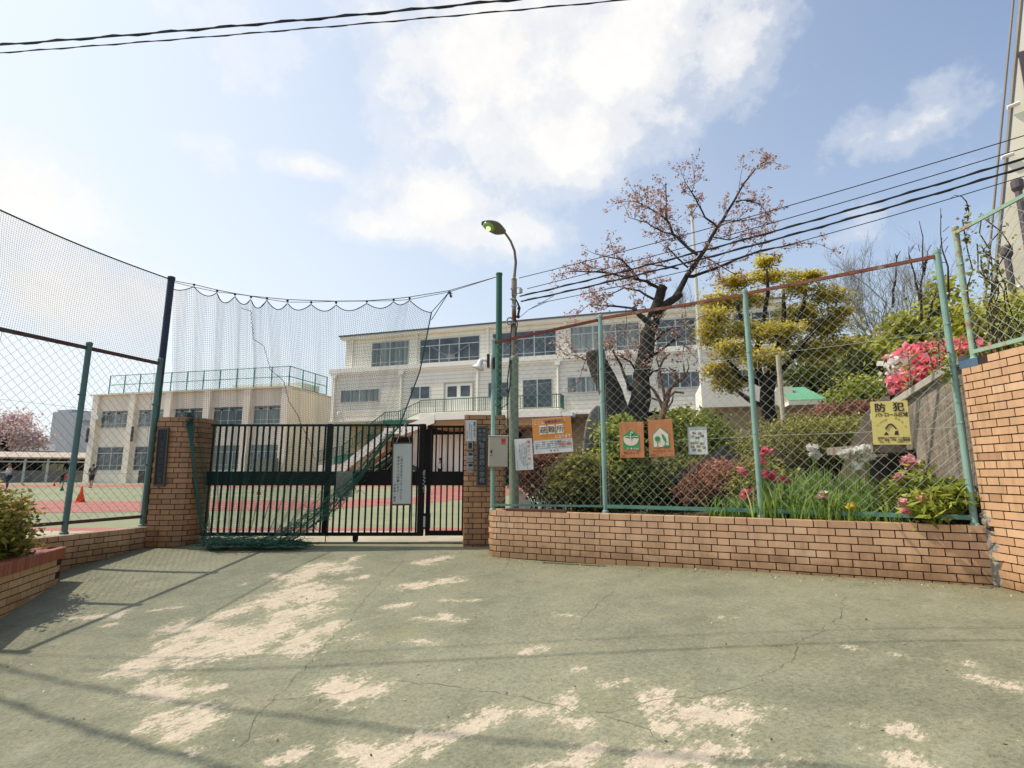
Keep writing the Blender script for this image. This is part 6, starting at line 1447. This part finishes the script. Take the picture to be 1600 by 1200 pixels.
L_rose = leafmat('petal_rose', (.62,.18,.22), (.85,.40,.42), (.95,.66,.64), .4)
L_white = leafmat('petal_white', (.62,.56,.42), (.85,.82,.74), (.92,.91,.87), .4)
L_blos = leafmat('cherry_blossom', (.20,.09,.05), (.46,.26,.20), (.80,.62,.56), .4)
L_farpink = leafmat('far_blossom', (.36,.22,.21), (.62,.45,.43), (.80,.64,.62), .4)
M_twig = bark('twig_brown', (.075,.050,.034)); M_grey = bark('twig_grey', (.12,.105,.085)); M_greyf = bark('twig_pale', (.20,.185,.155)); M_chr = bark('cherry_bark', (.062,.048,.038)); M_red = bark('pruned_bark', (.20,.11,.075))
def stems(par, cx, cy, z0, z1, spread, n, r=.012, mat=None):
    b = MB()
    for i in range(n):
        a = R.uniform(0, 2*pi); k = R.uniform(.2, 1)
        b.tube(bend((cx+.08*cos(a), cy+.08*sin(a), z0), (cx+spread*k*cos(a), cy+spread*k*sin(a), z1*R.uniform(.75, 1)+z0*.1), 5, .10), [r*(1-.13*q) for q in range(6)], 4, False)
    return b.build('stem', mat or M_twig, par)
def shrub(name, label, cat, blobs, n, size, mat, stem=True, group=None, **kw):
    bl = [pb(*q) for q in blobs]; cx = sum(q[0] for q in bl)/len(bl); cy = sum(q[1] for q in bl)/len(bl); z0 = hz_(cx, cy) if fd(cx, cy) > 0 else gz(cx, cy)
    t = thing(name, label, cat, (cx, cy, z0), group)
    if stem: stems(t, cx, cy, z0-.1, max(q[2] for q in bl), max(q[3] for q in bl)*.8, 12)
    foliage('leaves', bl, n, size, mat, t, **kw); return t, bl
def flowers(par, name, spots, mat, size, n=14, fl=.6):
    cs, ts = [], []
    for p in spots:
        k = NR.normal(size=(n,3)); k /= np.linalg.norm(k, axis=1)[:,None]; k[:,2] *= fl
        cs.append(np.array(p)+k*size*.42*NR.rand(n,1)**.4); ts.append(np.clip(.5+.3*k[:,2]+.2*NR.normal(size=n), 0, 1))
    v, f, t_ = leaf_quads(np.concatenate(cs), size*.55, .3, .9, np.concatenate(ts)); return link_mesh(name, v, f, t_, mat, par)
def blades(par, name, pts, h, wd, mat, per=14, spread=.12, lean=.5):
    vs, fs, ts = [], [], []
    for p in pts:
        for _ in range(per):
            a = R.uniform(0, 2*pi); hh = h*R.uniform(.55, 1.15); l = lean*R.uniform(.1, 1)*hh; d = Vector((cos(a), sin(a), 0)); w = Vector((-sin(a), cos(a), 0))*wd
            a2 = R.uniform(0, 2*pi); w = Vector((cos(a2), sin(a2), 0))*wd
            b0 = Vector(p)+Vector((R.gauss(0,spread), R.gauss(0,spread), 0)); tn = min(1, max(0, R.gauss(.5,.2))); n0 = len(vs)
            for k in range(5):
                u = k/4; c = b0+d*l*u*u+Vector((0,0,hh*(u-.28*u*u*u*lean*1.4))); ww = w*(1-u**2.2)
                vs += [c-ww/2, c+ww/2]; ts += [min(1, tn+.25*(u-.5))]*2
            fs += [(n0+2*k, n0+2*k+1, n0+2*k+3, n0+2*k+2) for k in range(4)]
    return link_mesh(name, np.array([tuple(v) for v in vs]), fs, ts, mat, par)
# ================================================================ cherry tree by the fence
YC = 9.6
ct = thing('cherry_tree', 'old cherry tree with thick forked dark trunk, cut limbs and sparse pink blossom', 'tree', (P(985,745,YC).x, YC, .5))
def limb(mb, px, wpx, Y=YC, jy=.25, sides=12, sub=3):
    pts = [P(x, y, Y) for x, y in px]; dy = R.uniform(-jy, jy)
    for i, p in enumerate(pts): p.y = Y+dy*i/len(pts); q = P(px[i][0], px[i][1], p.y); p.x, p.z = q.x, q.z
    out, rr_ = [], []
    for i in range(len(pts)-1):
        for k in range(sub):
            t_ = k/sub; p = pts[i].lerp(pts[i+1], t_); r = (wpx[i]*(1-t_)+wpx[i+1]*t_)/2*Y/F
            out.append(p+Vector((R.gauss(0,1), R.gauss(0,1), R.gauss(0,1)))*min(.02, r*.18)); rr_.append(r*R.uniform(.93, 1.07))
    out.append(pts[-1]); rr_.append(wpx[-1]/2*Y/F); mb.tube(out, rr_, sides); return out, rr_
b = MB()
limb(b, [(987,800),(987,740),(987,700),(986,665),(988,640)], [72,58,52,54,54], jy=0, sides=16)
limb(b, [(980,680),(964,640),(948,600),(936,570),(930,549)], [42,39,36,33,30], jy=-.2, sides=14)
limb(b, [(993,670),(1000,620),(1006,570),(1012,525),(1022,492)], [38,30,26,23,20], jy=0, sides=14)
limb(b, [(1020,497),(1027,470),(1037,447)], [19,17,14], jy=.2)
limb(b, [(1020,500),(1040,478),(1064,459)], [18,14,11], jy=-.15)
limb(b, [(1014,505),(1000,494),(988,480)], [10,8,6], jy=.1)
b.build('trunk', M_chr, ct, True)
b = MB(); ends = []; tw_ = MB()
BR = [([(1052,468),(1075,430),(1090,405),(1122,355),(1142,322),(1162,287),(1180,265),(1202,242)], [10,8.5,7,5.5,4.2,3,2.2,1.3]),
 ([(1089,398),(1070,382),(1052,365),(1042,342),(1041,310),(1040,287)], [5.5,5,4.5,3.5,2.5,1.5]), ([(1042,345),(1032,337),(1010,322),(992,315)], [3,2.5,2,1]), ([(1054,367),(1035,362),(1010,348),(983,340)], [3,2.5,2,1]),
 ([(1120,353),(1102,340),(1085,307),(1072,287)], [3.5,3,2.2,1.2]), ([(1076,433),(1097,427),(1150,405),(1187,392),(1250,380)], [6,5,4,3,1.5]), ([(1150,315),(1165,312),(1190,320)], [2.5,2,1]), ([(1130,345),(1160,345),(1194,338)], [2.5,2,1]),
 ([(1032,452),(1010,440),(985,434),(940,425),(890,424)], [6,5,4,3,1.5]), ([(1000,438),(985,420),(970,405),(942,400)], [3.5,3,2.5,1.2]), ([(1012,500),(990,482),(955,478),(920,476)], [5,4,3,1.5]), ([(1025,470),(1000,455),(975,450),(950,462)], [4,3.5,2.5,1.2]),
 ([(1075,418),(1058,402),(1042,385)], [3.5,3,2.2]), ([(1010,560),(1030,550),(1055,530),(1075,545)], [5,4,3,1.5]), ([(1012,545),(1035,520),(1052,512)], [4,3,1.5]), ([(1004,600),(1020,580),(1040,575)], [4,3,1.5]), ([(985,610),(970,570),(955,545),(940,540)], [5,4,3,1.5]), ([(1000,590),(985,565),(965,555)], [4,3,1.5]),
 ([(1100,400),(1125,415),(1150,430)], [3,2,1]), ([(1060,420),(1030,415),(1005,412)], [3,2,1]), ([(1110,370),(1140,375),(1165,365)],[2.5,2,1]), ([(932,555),(915,562),(900,556)],[3,2,1])]
for px, wd in BR:
    out, rr_ = limb(b, px, wd, jy=.9, sides=7)
    L_ = len(out)
    for i in range(2, L_):
        if R.random() < .95:
            d = (out[i]-out[i-1]).normalized()+Vector((R.gauss(0,.8), R.gauss(0,.8), R.gauss(.15,.6))); twigs(tw_, out[i], d, R.uniform(.22,.5), .0075, 1, ends, .6, .12, (1,2), 3)
    ends.append((out[-1], Vector((0,0,1)), 0))
b.build('branch', M_chr, ct, True); tw_.build('twig', bark('twig_dark', (.05,.03,.024)), ct)
cs = []
for p, d, dp in ends:
    if R.random() < .92:
        for _ in range(R.randint(2, 3)):
            c = np.array(p)+NR.normal(size=3)*.05; cs.append(c+NR.normal(size=(R.randint(5,9),3))*.024)
c = np.concatenate(cs); v, f, t_ = leaf_quads(c, .040, .2, .7, np.clip(NR.normal(.45,.25,len(c)),0,1), .2); link_mesh('blossom', v, f, t_, L_blos, ct)
spots = [tuple(p) for p, d, dp in ends if R.random() < .10]; flowers(ct, 'open_blossom', spots, L_white, .07, 10, 1)
# pruned small tree
t = thing('pruned_tree', 'small leafless pruned tree with crooked reddish branches right of the cherry trunk', 'tree', (P(1033,690,9.0).x, 9.0, .5)); b = MB()
for px, wd in (([(1032,720),(1032,690),(1034,655),(1040,628)], [11,10,9,9]), ([(1036,640),(1027,618),(1018,606),(1008,596)], [6,5,4,3]), ([(1040,630),(1034,600),(1030,575),(1038,560),(1047,552)], [5,5,4,3,2]), ([(1042,628),(1046,608),(1058,598),(1070,588),(1068,568)], [8,7,6,4,2]), ([(1060,597),(1055,582),(1045,574)], [4,3,2]), ([(1044,622),(1055,612),(1068,614)], [4,4,3]), ([(1034,660),(1020,652),(1008,655)], [4,3,2]), ([(1036,648),(1050,628),(1052,618)], [4,3,2]), ([(1030,625),(1018,622),(1008,628)], [4,3,2]), ([(1030,575),(1026,560),(1032,545)], [3,2,1.5]), ([(1070,588),(1076,575),(1074,560)], [3,2,1])):
    limb(b, px, wd, 9.0, .2, 7)
b.build('trunk', M_red, t, True)
# stone monument
b = MB(); pts = [P(x, y, 8.5) for x, y in ((908,800),(909,720),(911,690),(915,662),(922,643),(932,632),(943,636),(951,655),(955,690),(957,740),(957,800))]
b.prism(pts, (.05,.28,0)); tag(b.build('stone_monument', M_stone, bevel=.03), 'tall dark round-topped stone monument left of the cherry trunk', 'monument')
# ================================================================ maple
YM = 14.0
mt = thing('maple_tree', 'broad maple with golden green young leaves right of the cherry tree', 'tree', (P(1203,690,YM).x, YM, 2.0)); b = MB()
for px, wd in (([(1208,730),(1204,690),(1201,650),(1198,610),(1205,580)], [30,25,21,20,19]), ([(1200,620),(1185,580),(1172,545),(1160,505),(1150,470)], [13,11,9,6,4]), ([(1204,585),(1215,545),(1225,500),(1225,450)], [14,10,7,4]), ([(1206,590),(1235,560),(1265,525),(1300,490)], [11,9,6,3]), ([(1190,600),(1160,590),(1135,560),(1115,530)], [10,8,5,3]), ([(1180,560),(1190,510),(1200,460),(1198,420)], [10,8,6,3]), ([(1200,640),(1170,625),(1150,610)], [10,8,5]), ([(1225,540),(1255,480),(1262,440)], [8,6,3])):
    limb(b, px, wd, YM, .8, 9)
b.build('trunk', M_trk, mt, True)
MBL = [(1128,472,38,24),(1118,520,34,38),(1150,441,36,16),(1198,410,22,16),(1205,432,40,14),(1165,470,44,20),(1262,432,34,13),(1245,452,36,14),(1292,462,38,20),(1252,490,44,24),(1215,520,48,22),(1290,512,44,24),(1128,580,34,24),(1148,548,40,22),(1262,545,58,24),(1320,540,26,20),(1170,515,40,20),(1145,600,36,18),(1190,560,40,22),(1120,496,30,18),(1310,490,30,14)]
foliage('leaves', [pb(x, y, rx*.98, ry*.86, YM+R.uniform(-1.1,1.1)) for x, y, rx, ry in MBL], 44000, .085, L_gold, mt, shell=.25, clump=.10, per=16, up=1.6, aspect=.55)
# ================================================================ trees and bushes on the slope behind
def twig_tree(name, label, x, yb, yt, Y, mat, depth=4, spread=.45, n=5, r=.12, group=None):
    p = P(x, yb, Y); h = (yb-yt)/F*Y; t = thing(name, label, 'tree', p, group); b = MB(); en = []
    b.tube(bend((p.x,Y,p.z-.5), (p.x,Y,p.z+h*.25), 4, .05), [r, r*.95, r*.85, r*.8, r*.75], 8); b.build('trunk', mat, t, True); b = MB()
    for i in range(n):
        a = 2*pi*i/n+R.random(); twigs(b, (p.x, Y, p.z+h*(.12+.12*R.random())), (cos(a)*spread, sin(a)*spread, 1), h*.5, r*.5, depth, en, .42, .25, (3,4), 4)
    b.build('branch', mat, t); return t, en
twig_tree('bare_tree', 'leafless grey tree of fine twigs seen against the sky behind the right fence', 1385, 590, 425, 22, M_greyf, 5, .55, 5, .09)
twig_tree('bare_tree', 'second leafless twiggy tree further right, behind the yellow-green sapling', 1440, 600, 440, 25, M_greyf, 4, .5, 5, .09)
twig_tree('bare_tree', 'small bare tree far behind the school roof by the flagpole', 1068, 505, 452, 75, M_greyf, 4, .6, 6, .12)
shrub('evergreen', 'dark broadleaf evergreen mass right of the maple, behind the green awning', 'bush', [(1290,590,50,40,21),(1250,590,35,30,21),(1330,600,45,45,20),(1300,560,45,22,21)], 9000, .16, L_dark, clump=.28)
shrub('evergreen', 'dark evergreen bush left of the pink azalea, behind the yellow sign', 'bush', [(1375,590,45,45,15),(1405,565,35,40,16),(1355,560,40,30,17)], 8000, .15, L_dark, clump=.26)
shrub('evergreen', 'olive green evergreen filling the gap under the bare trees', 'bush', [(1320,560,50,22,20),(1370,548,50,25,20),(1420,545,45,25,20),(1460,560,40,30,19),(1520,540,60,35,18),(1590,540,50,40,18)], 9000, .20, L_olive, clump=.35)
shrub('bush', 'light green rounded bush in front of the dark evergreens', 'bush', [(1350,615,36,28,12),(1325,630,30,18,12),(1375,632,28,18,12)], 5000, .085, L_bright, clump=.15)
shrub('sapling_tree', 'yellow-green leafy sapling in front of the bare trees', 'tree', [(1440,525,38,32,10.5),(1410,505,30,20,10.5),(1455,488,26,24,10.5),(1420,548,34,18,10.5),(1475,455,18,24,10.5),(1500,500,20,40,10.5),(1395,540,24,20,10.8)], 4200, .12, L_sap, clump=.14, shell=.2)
b = MB(); 
for x0, y0, x1, y1 in ((1440,500,1436,345),(1437,470,1420,385),(1450,500,1466,440),(1488,520,1470,325),(1475,500,1466,395),(1470,500,1472,372),(1395,480,1402,398),(1443,430,1449,392)):
    q0, q1 = P(x0,y0,9.5), P(x1,y1,9.5); b.tube(bend(q0, q1, 6, .03), [.024,.021,.018,.015,.012,.009,.005], 5)
    for k in range(7): p = q0.lerp(q1, R.uniform(.15,.95)); b.tube([p, p+Vector((R.gauss(0,.05), R.gauss(0,.05), R.uniform(.03,.16)))], .006, 4)
sp_ = P(1450,560,9.5); tag(b.build('shoots', M_twig), 'tall bare upright shoots rising above the right end of the fence', 'shoots')
shrub('bush', 'loose yellow-green bush behind the post of the upper right fence', 'bush', [(1530,500,40,40,8.5),(1575,510,40,34,8.2),(1510,530,40,26,8.6),(1600,480,30,40,8.4)], 3600, .085, L_sap, clump=.13, shell=.2)
# ================================================================ hedges in the garden
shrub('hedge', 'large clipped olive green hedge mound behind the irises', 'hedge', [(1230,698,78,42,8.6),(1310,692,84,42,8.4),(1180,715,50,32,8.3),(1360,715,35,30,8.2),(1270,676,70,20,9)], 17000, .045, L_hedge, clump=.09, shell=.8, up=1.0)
shrub('hedge', 'reddish brown clipped hedge above the large mound, below the dark evergreens', 'hedge', [(1330,640,50,12,10),(1290,650,40,10,10.5),(1365,648,30,14,9.8)], 4500, .05, L_rust, clump=.1, shell=.7)
shrub('hedge', 'pale olive hedge strip between the rusty hedge and the large mound', 'hedge', [(1310,664,50,10,9.4),(1350,668,35,12,9.2),(1255,660,25,12,9.6)], 4200, .048, L_olive, clump=.1, shell=.7)
shrub('bush', 'round dark leafy bush with yellow-green tips left of the second fence post', 'bush', [(905,755,40,42,7.55),(880,770,28,28,7.5),(935,770,26,40,7.6),(915,730,30,20,7.6)], 7500, .062, L_hedge, clump=.085, shell=.7)
shrub('bush', 'thin brownish shrub between the lamp post and the round dark bush', 'bush', [(840,720,26,28,7.75),(830,750,26,30,7.7),(858,710,20,20,7.7)], 2300, .05, L_rust, clump=.07, shell=.2)
shrub('bush', 'bright green upright bush behind the second fence post', 'bush', [(962,690,26,36,8.2),(955,735,30,40,8.1),(975,665,14,18,8.3),(990,730,20,35,8.4)], 5200, .075, L_bright, clump=.09, shell=.5)
shrub('bush', 'bright green bush behind the second wooden board', 'bush', [(1075,690,40,45,9.2),(1055,660,26,22,9.4),(1105,665,28,22,9.6),(1120,690,30,25,9.4)], 6500, .075, L_bright, clump=.11, shell=.55)
shrub('bush', 'dark shaded bushes under the wooden boards at the foot of the cherry tree', 'bush', [(1020,755,55,45,8.0),(1070,755,50,45,8.0),(985,775,30,30,7.7),(1110,735,35,30,8.6)], 8000, .06, L_dark, clump=.09, shell=.6)
t, bl = shrub('azalea', 'low azalea with rusty red new leaves below the photo board', 'azalea', [(1130,745,42,22,7.0),(1090,765,35,25,6.9),(1160,740,30,22,6.9),(1115,730,35,12,7.2)], 5200, .035, L_rust, clump=.06, shell=.6)
shrub('bush', 'brownish bush with pink flowers beside the third fence post', 'bush', [(1190,750,38,38,6.6),(1165,770,26,28,6.5),(1225,765,30,28,6.5)], 4200, .045, L_hedge, clump=.07, shell=.5)
# pink azalea spilling over the wall
t, bl = shrub('azalea', 'vivid pink and white azalea cascading over the concrete retaining wall', 'azalea', [(1455,566,44,20,6.3),(1497,552,24,12,6.0),(1430,585,26,20,6.3),(1475,575,30,16,6.1)], 3000, .04, L_hedge, clump=.06, shell=.6)
for nm, bb, n_, mt_ in (('pink_blossom', [(1455,562,46,21,6.2),(1500,550,24,13,5.9),(1432,588,26,22,6.2),(1470,578,32,20,6.0),(1425,598,18,14,6.1),(1445,590,20,16,6.1)], 15000, L_pink), ('white_blossom', [(1413,575,12,16,6.2),(1418,595,12,14,6.15)], 1500, L_white)):
    c, ts = crown_points([pb(*q) for q in bb], n_, .85, .045, 10); v, f, tt = leaf_quads(c, .072, .2, .95, ts); link_mesh(nm, v, f, tt, mt_, t)
# ================================================================ flowers and strap leaves behind the fence
Z0 = .42
def bed(x0, x1, y0, y1, Ya, Yb, n):
    out = []
    for _ in range(n):
        Y = R.uniform(Ya, Yb); x = R.uniform(x0, x1); p = P(x, 760, Y)
        if fd(p.x, Y) > .18: out.append((p.x, Y, hz_(p.x, Y)-.03 if p.x < 4.1 else Z0))
    return out
def clump(label, x, Y, w, n, h, wd=.016, lean=.6, per=14):
    p = P(x, 770, Y); t = thing('iris_clump', label, 'flowers', (p.x, Y, hz_(p.x, Y))); pts = [(p.x+R.gauss(0,w), Y+R.gauss(0,w*.7), hz_(p.x, Y)-.02) for _ in range(n)]
    pts = [q for q in pts if fd(q[0], q[1]) > .16]
    blades(t, 'leaves', pts, h, wd, L_blade, per, .05, lean); return t
def stemmed(t, name, px, Y, mat, size, n=26, fl=.8):
    b = MB(); sp = []
    for x, y in px:
        p = P(x, y, Y); b.tube([(p.x+R.gauss(0,.03), Y+.03, .4), (p.x+R.gauss(0,.02), Y+.02, (.4+p.z)/2), tuple(p)], .006, 4); sp.append(tuple(p))
    b.build('stem', L_blade, t)
    for q in sp: flowers(t, name, [q], mat, size, n, fl)
t = clump('tall strap-leaved iris clump with two white flowers in the middle of the bed', 1275, 6.0, .20, 30, .66, .020, .35); stemmed(t, 'flower', [(1270,700),(1273,709)], 5.8, L_white, .12, 40)
t = clump('iris clump with a row of white flowers left of the yellow sign', 1340, 5.75, .19, 30, .58, .020, .35); stemmed(t, 'flower', [(1318,709),(1328,706),(1339,704),(1350,715),(1337,728),(1353,701),(1344,710),(1358,712)], 5.5, L_white, .105, 40)
clump('green strap leaves near the fence between the irises', 1230, 5.75, .22, 26, .60, .018, .55); clump('green strap leaves at the foot of the third fence post', 1180, 6.05, .24, 24, .42, .016, .8); clump('dense strap leaves below the white irises', 1310, 5.45, .22, 30, .50, .018, .7)
t = clump('strap leaves with a yellow lily flower close to the bottom rail', 1345, 5.35, .12, 9, .26); stemmed(t, 'flower', [(1330,791)], 5.3, leafmat('petal_yellow', (.45,.25,.02), (.75,.50,.04), (.85,.65,.15), .3), .085)
t = clump('strap leaves with a pale pink flower head, left of the yellow lily', 1290, 5.55, .12, 10, .26); stemmed(t, 'flower', [(1282,776),(1291,779),(1286,771)], 5.45, leafmat('petal_pale', (.40,.22,.16), (.62,.42,.33), (.80,.66,.55), .3), .075)
t = thing('pink_flowers', 'cluster of small salmon pink flowers on both sides of the third fence post', 'flowers', (P(1200,740,6.2).x, 6.2, .5)); stemmed(t, 'flower', [(1195,703),(1204,706),(1191,711),(1190,722),(1158,735),(1163,741),(1195,738),(1202,741),(1206,746),(1213,750),(1224,748),(1229,751),(1180,766),(1165,769),(1161,776),(1174,780),(1220,752),(1197,744),(1209,741)], 5.95, L_pink, .085, 30); 
def peony(label, blobs, fl):
    bl = [pb(*q) for q in blobs]; cx = sum(q[0] for q in bl)/len(bl); cy = sum(q[1] for q in bl)/len(bl); t = thing('peony', label, 'flowers', (cx, cy, .42)); stems(t, cx, cy, .38, max(q[2] for q in bl), .2, 9, .008)
    foliage('leaves', bl, 1500, .10, L_bright, t, shell=.3, clump=.07, per=9, aspect=.32, droop=.1)
    for (x, y, Y, s_) in fl: flowers(t, 'flower', [tuple(P(x, y, Y))], L_rose, s_, 90, .85)
peony('peony bush with two pink blooms in front of the concrete wall', [(1420,765,34,30,5.45),(1405,775,26,24,5.4),(1445,755,22,18,5.5)], [(1421,722,5.5,.15),(1404,746,5.35,.085)])
peony('peony bush with a large pale pink bloom near the fence corner', [(1475,775,34,24,5.1),(1450,790,26,18,5.0),(1495,785,20,20,5.0)], [(1444,781,4.98,.125),(1412,785,5.0,.08),(1414,797,5.0,.07)])
pts = bed(985, 1500, 0, 0, 5.2, 7.2, 260); pts = [q for q in pts if fd(q[0], q[1]) < .9]
tag(blades(None, 'grass', pts, .17, .010, leafmat('leaf_grass', (.05,.05,.012), (.14,.17,.04), (.34,.33,.11), .4), 9, .07, 1.0), kind='stuff')
c = np.array([(q[0], q[1], q[2]+.02) for q in bed(830, 1500, 0, 0, 5.1, 8.6, 5000)]); v, f, tt = leaf_quads(c, .06, .8, .5); tag(link_mesh('leaf_litter', v, f, tt, tinted('dry_leaf', [(0,(.07,.04,.02)),(.6,(.20,.13,.06)),(1,(.34,.25,.14))])), kind='stuff')
# hoop edging by the lamp post
hp = None
for i, x in enumerate((817,828,839,850,862,874)):
    p = P(x, 789, 7.35); 
    if hp is None: b = MB(); b.tube([(p.x-.055,7.35,.40),(p.x-.055,7.35,.52),(p.x-.03,7.35,.57),(p.x,7.35,.585),(p.x+.03,7.35,.57),(p.x+.055,7.35,.52),(p.x+.055,7.35,.40)], .006, 5); hp = tag(b.build('garden_hoop', flat('hoop_white', (.55,.54,.48), .5, .1, 9)), 'white wire hoop edging the garden bed beside the lamp post', 'hoop', 'white wire hoops beside the lamp post'); hx0 = p.x; hl = hp.location.copy()
    else: c = hp.copy(); COL.objects.link(c); c.location = hl+Vector((p.x-hx0, 0, 0))
# stone edging of the garden path
for nm, lab, px in (('path_edge','upper stone edging of the sloping garden path', ((1094,722,7.9),(1118,708,8.1),(1142,694,8.4),(1165,686,8.7))), ('path_edge','lower stone edging of the garden path above the rusty azalea', ((1046,742,7.6),(1068,734,7.7),(1092,727,7.8),(1125,716,8.0),(1155,711,8.1)))):
    b = MB(); q = [P(*k) for k in px]
    for a_, c_ in zip(q[:-1], q[1:]): b.prism([a_, c_, c_-Vector((0,0,.14)), a_-Vector((0,0,.14))], (.05,.12,0)); b.prism([a_+Vector((-.01,-.02,.003)), c_+Vector((-.01,-.02,.003)), c_+Vector((-.01,-.02,.035)), a_+Vector((-.01,-.02,.035))], (.06,.16,0))
    tag(b.build(nm, M_stone), lab, 'stone edging')
# ================================================================ creeper and undergrowth at the upper right fence
t = thing('creeper', 'thin leafy creeper climbing the upper right fence post, a bare tendril curling above', 'climbing plant', (ub.x, ub.y, uz)); b = MB(); cs = []
for i in range(9):
    pts = [Vector((ub.x+R.uniform(-.02,.2), ub.y-R.uniform(-.05,.3), uz))]; top_ = R.uniform(.5, 1.35)
    for k in range(8): pts.append(Vector((pts[0].x+R.gauss(0,.03)-.03*k*(pts[0].x-ub.x), pts[0].y+R.gauss(0,.04), uz+top_*(k+1)/8)))
    b.tube(pts, .005, 4)
    for p in pts[3:]: cs += [np.array(p)+NR.normal(size=3)*.035 for _ in range(4)]
q = [P(1512,345,4.7),P(1514,330,4.7),P(1510,315,4.7),P(1503,307,4.7),P(1492,305,4.7),P(1485,310,4.7)]; b.tube(q, [.006,.005,.005,.004,.003,.002], 4); cs += [np.array(P(1512+R.gauss(0,3), R.uniform(320,380), 4.7)) for _ in range(40)]
b.build('stem', M_twig, t); v, f, tt = leaf_quads(np.array(cs), .05, .2, .6); link_mesh('leaves', v, f, tt, L_hedge, t)
t = thing('undergrowth', 'tangled undergrowth of thin stems and small leaves behind the upper right fence', 'bush', (5.0, 4.6, 1.9)); b = MB(); cs = []
for i in range(300):
    x = R.uniform(4.35, 6.6); y = R.uniform(3.4, 6.2); h = R.uniform(.15, .95)*R.uniform(.5,1)*(1+.35*(x-4.3)); p = Vector((x, y, 1.85)); d = Vector((R.gauss(0,.25), R.gauss(0,.25), 1)).normalized(); pts = [p]
    for k in range(6): d = (d+Vector((R.gauss(0,.2), R.gauss(0,.2), R.gauss(0,.1)))).normalized(); pts.append(pts[-1]+d*h/6)
    b.tube(pts, [.009-.001*k for k in range(7)], 4, False)
    for p in pts[2:]: cs += [np.array(p)+NR.normal(size=3)*.06 for _ in range(R.randint(2,7))]
b.build('stem', M_grey, t); c = np.array(cs); v, f, tt = leaf_quads(c, .058, .5, .5, np.clip(NR.normal(.5,.25,len(c)),0,1)); link_mesh('leaves', v, f, tt, L_bright, t)
# ivy on the fence corner
cs = [np.array(P(R.gauss(1480,10), R.gauss(575,16), 4.86)) for _ in range(90)]; v, f, tt = leaf_quads(np.array(cs), .04, .2, .6); tag(link_mesh('ivy', v, f, tt, L_bright), 'sprig of ivy hanging over the concrete wall top at the fence corner', 'ivy')
# ================================================================ shrub in the left planter, far cherry
t = thing('shrub', 'leafy shrub with reddish tips in the brick planter at the left edge', 'shrub', (-5.45, 5.2, 0))
bl = [(P(4,800,5.45).x, 5.45, P(4,800,5.45).z, .17, .25, .17), (P(2,850,5.4).x, 5.4, P(2,846,5.4).z, .22, .3, .22), (P(-30,830,5.2).x, 5.2, .45, .3, .35, .4), (P(-120,850,4.6).x, 4.6, .15, .3, .4, .28), (P(-190,880,3.9).x, 3.9, .0, .3, .4, .28)]
stems(t, bl[2][0], 5.2, -.1, .8, .3, 12); foliage('leaves', bl, 9000, .055, leafmat('leaf_planter', (.06,.055,.012), (.30,.28,.05), (.62,.46,.14)), t, clump=.07, shell=.5, per=10)
c, ts = crown_points(bl[:3], 260, .95, .05, 4); v, f, tt = leaf_quads(c, .045, .2, .7, ts); link_mesh('blossom', v, f, tt, L_rust, t)
fc = thing('cherry_tree', 'large cherry tree in full pale pink bloom at the far left beyond the shed', 'tree', (P(10,710,72).x, 72, 1)); b = MB(); p = P(10,712,72)
b.tube([(p.x,72,0),(p.x,72,p.z+1)], [.5,.4], 8); ends = []
for i in range(7): a = i*.9; twigs(b, (p.x,72,p.z+.5), (cos(a)*.5, sin(a)*.5, .9), 2.2, .2, 1, ends, .6, .1, (2,3), 4)
b.build('trunk', M_trk, fc)
foliage('blossom', [pb(x, y, rx, ry, 72+R.uniform(-2,2), 3.0) for x, y, rx, ry in ((10,668,34,26),(38,683,20,18),(-20,680,40,30),(25,655,18,12),(46,693,12,12),(0,695,40,14),(-60,670,40,35))], 9000, .42, L_farpink, fc, clump=.7, shell=.3)

# ================================================================ grit and fallen bits on the paving
cs = []
for _ in range(900):
    if R.random() < .6: t_ = R.random(); p = RW0.lerp(RW1, t_)-RN*abs(R.gauss(0,.22))-RN*.03; x, y = p.x, p.y
    else: x, y = R.uniform(-5, 4), R.uniform(2, 7.4)
    if x < 4.05: cs.append((x, y, gz(x, y)+.010*sin(x*1.3+1)*sin(y*1.7)*min(1, max(0, 7.4-y))+.006))
v, f, tt = leaf_quads(np.array(cs), .017, 3.0, .6); tag(link_mesh('grit', v, f, tt, tinted('grit', [(0,(.12,.10,.06)),(.6,(.24,.20,.12)),(.85,(.42,.38,.28)),(1,(.6,.48,.42))])), kind='stuff')
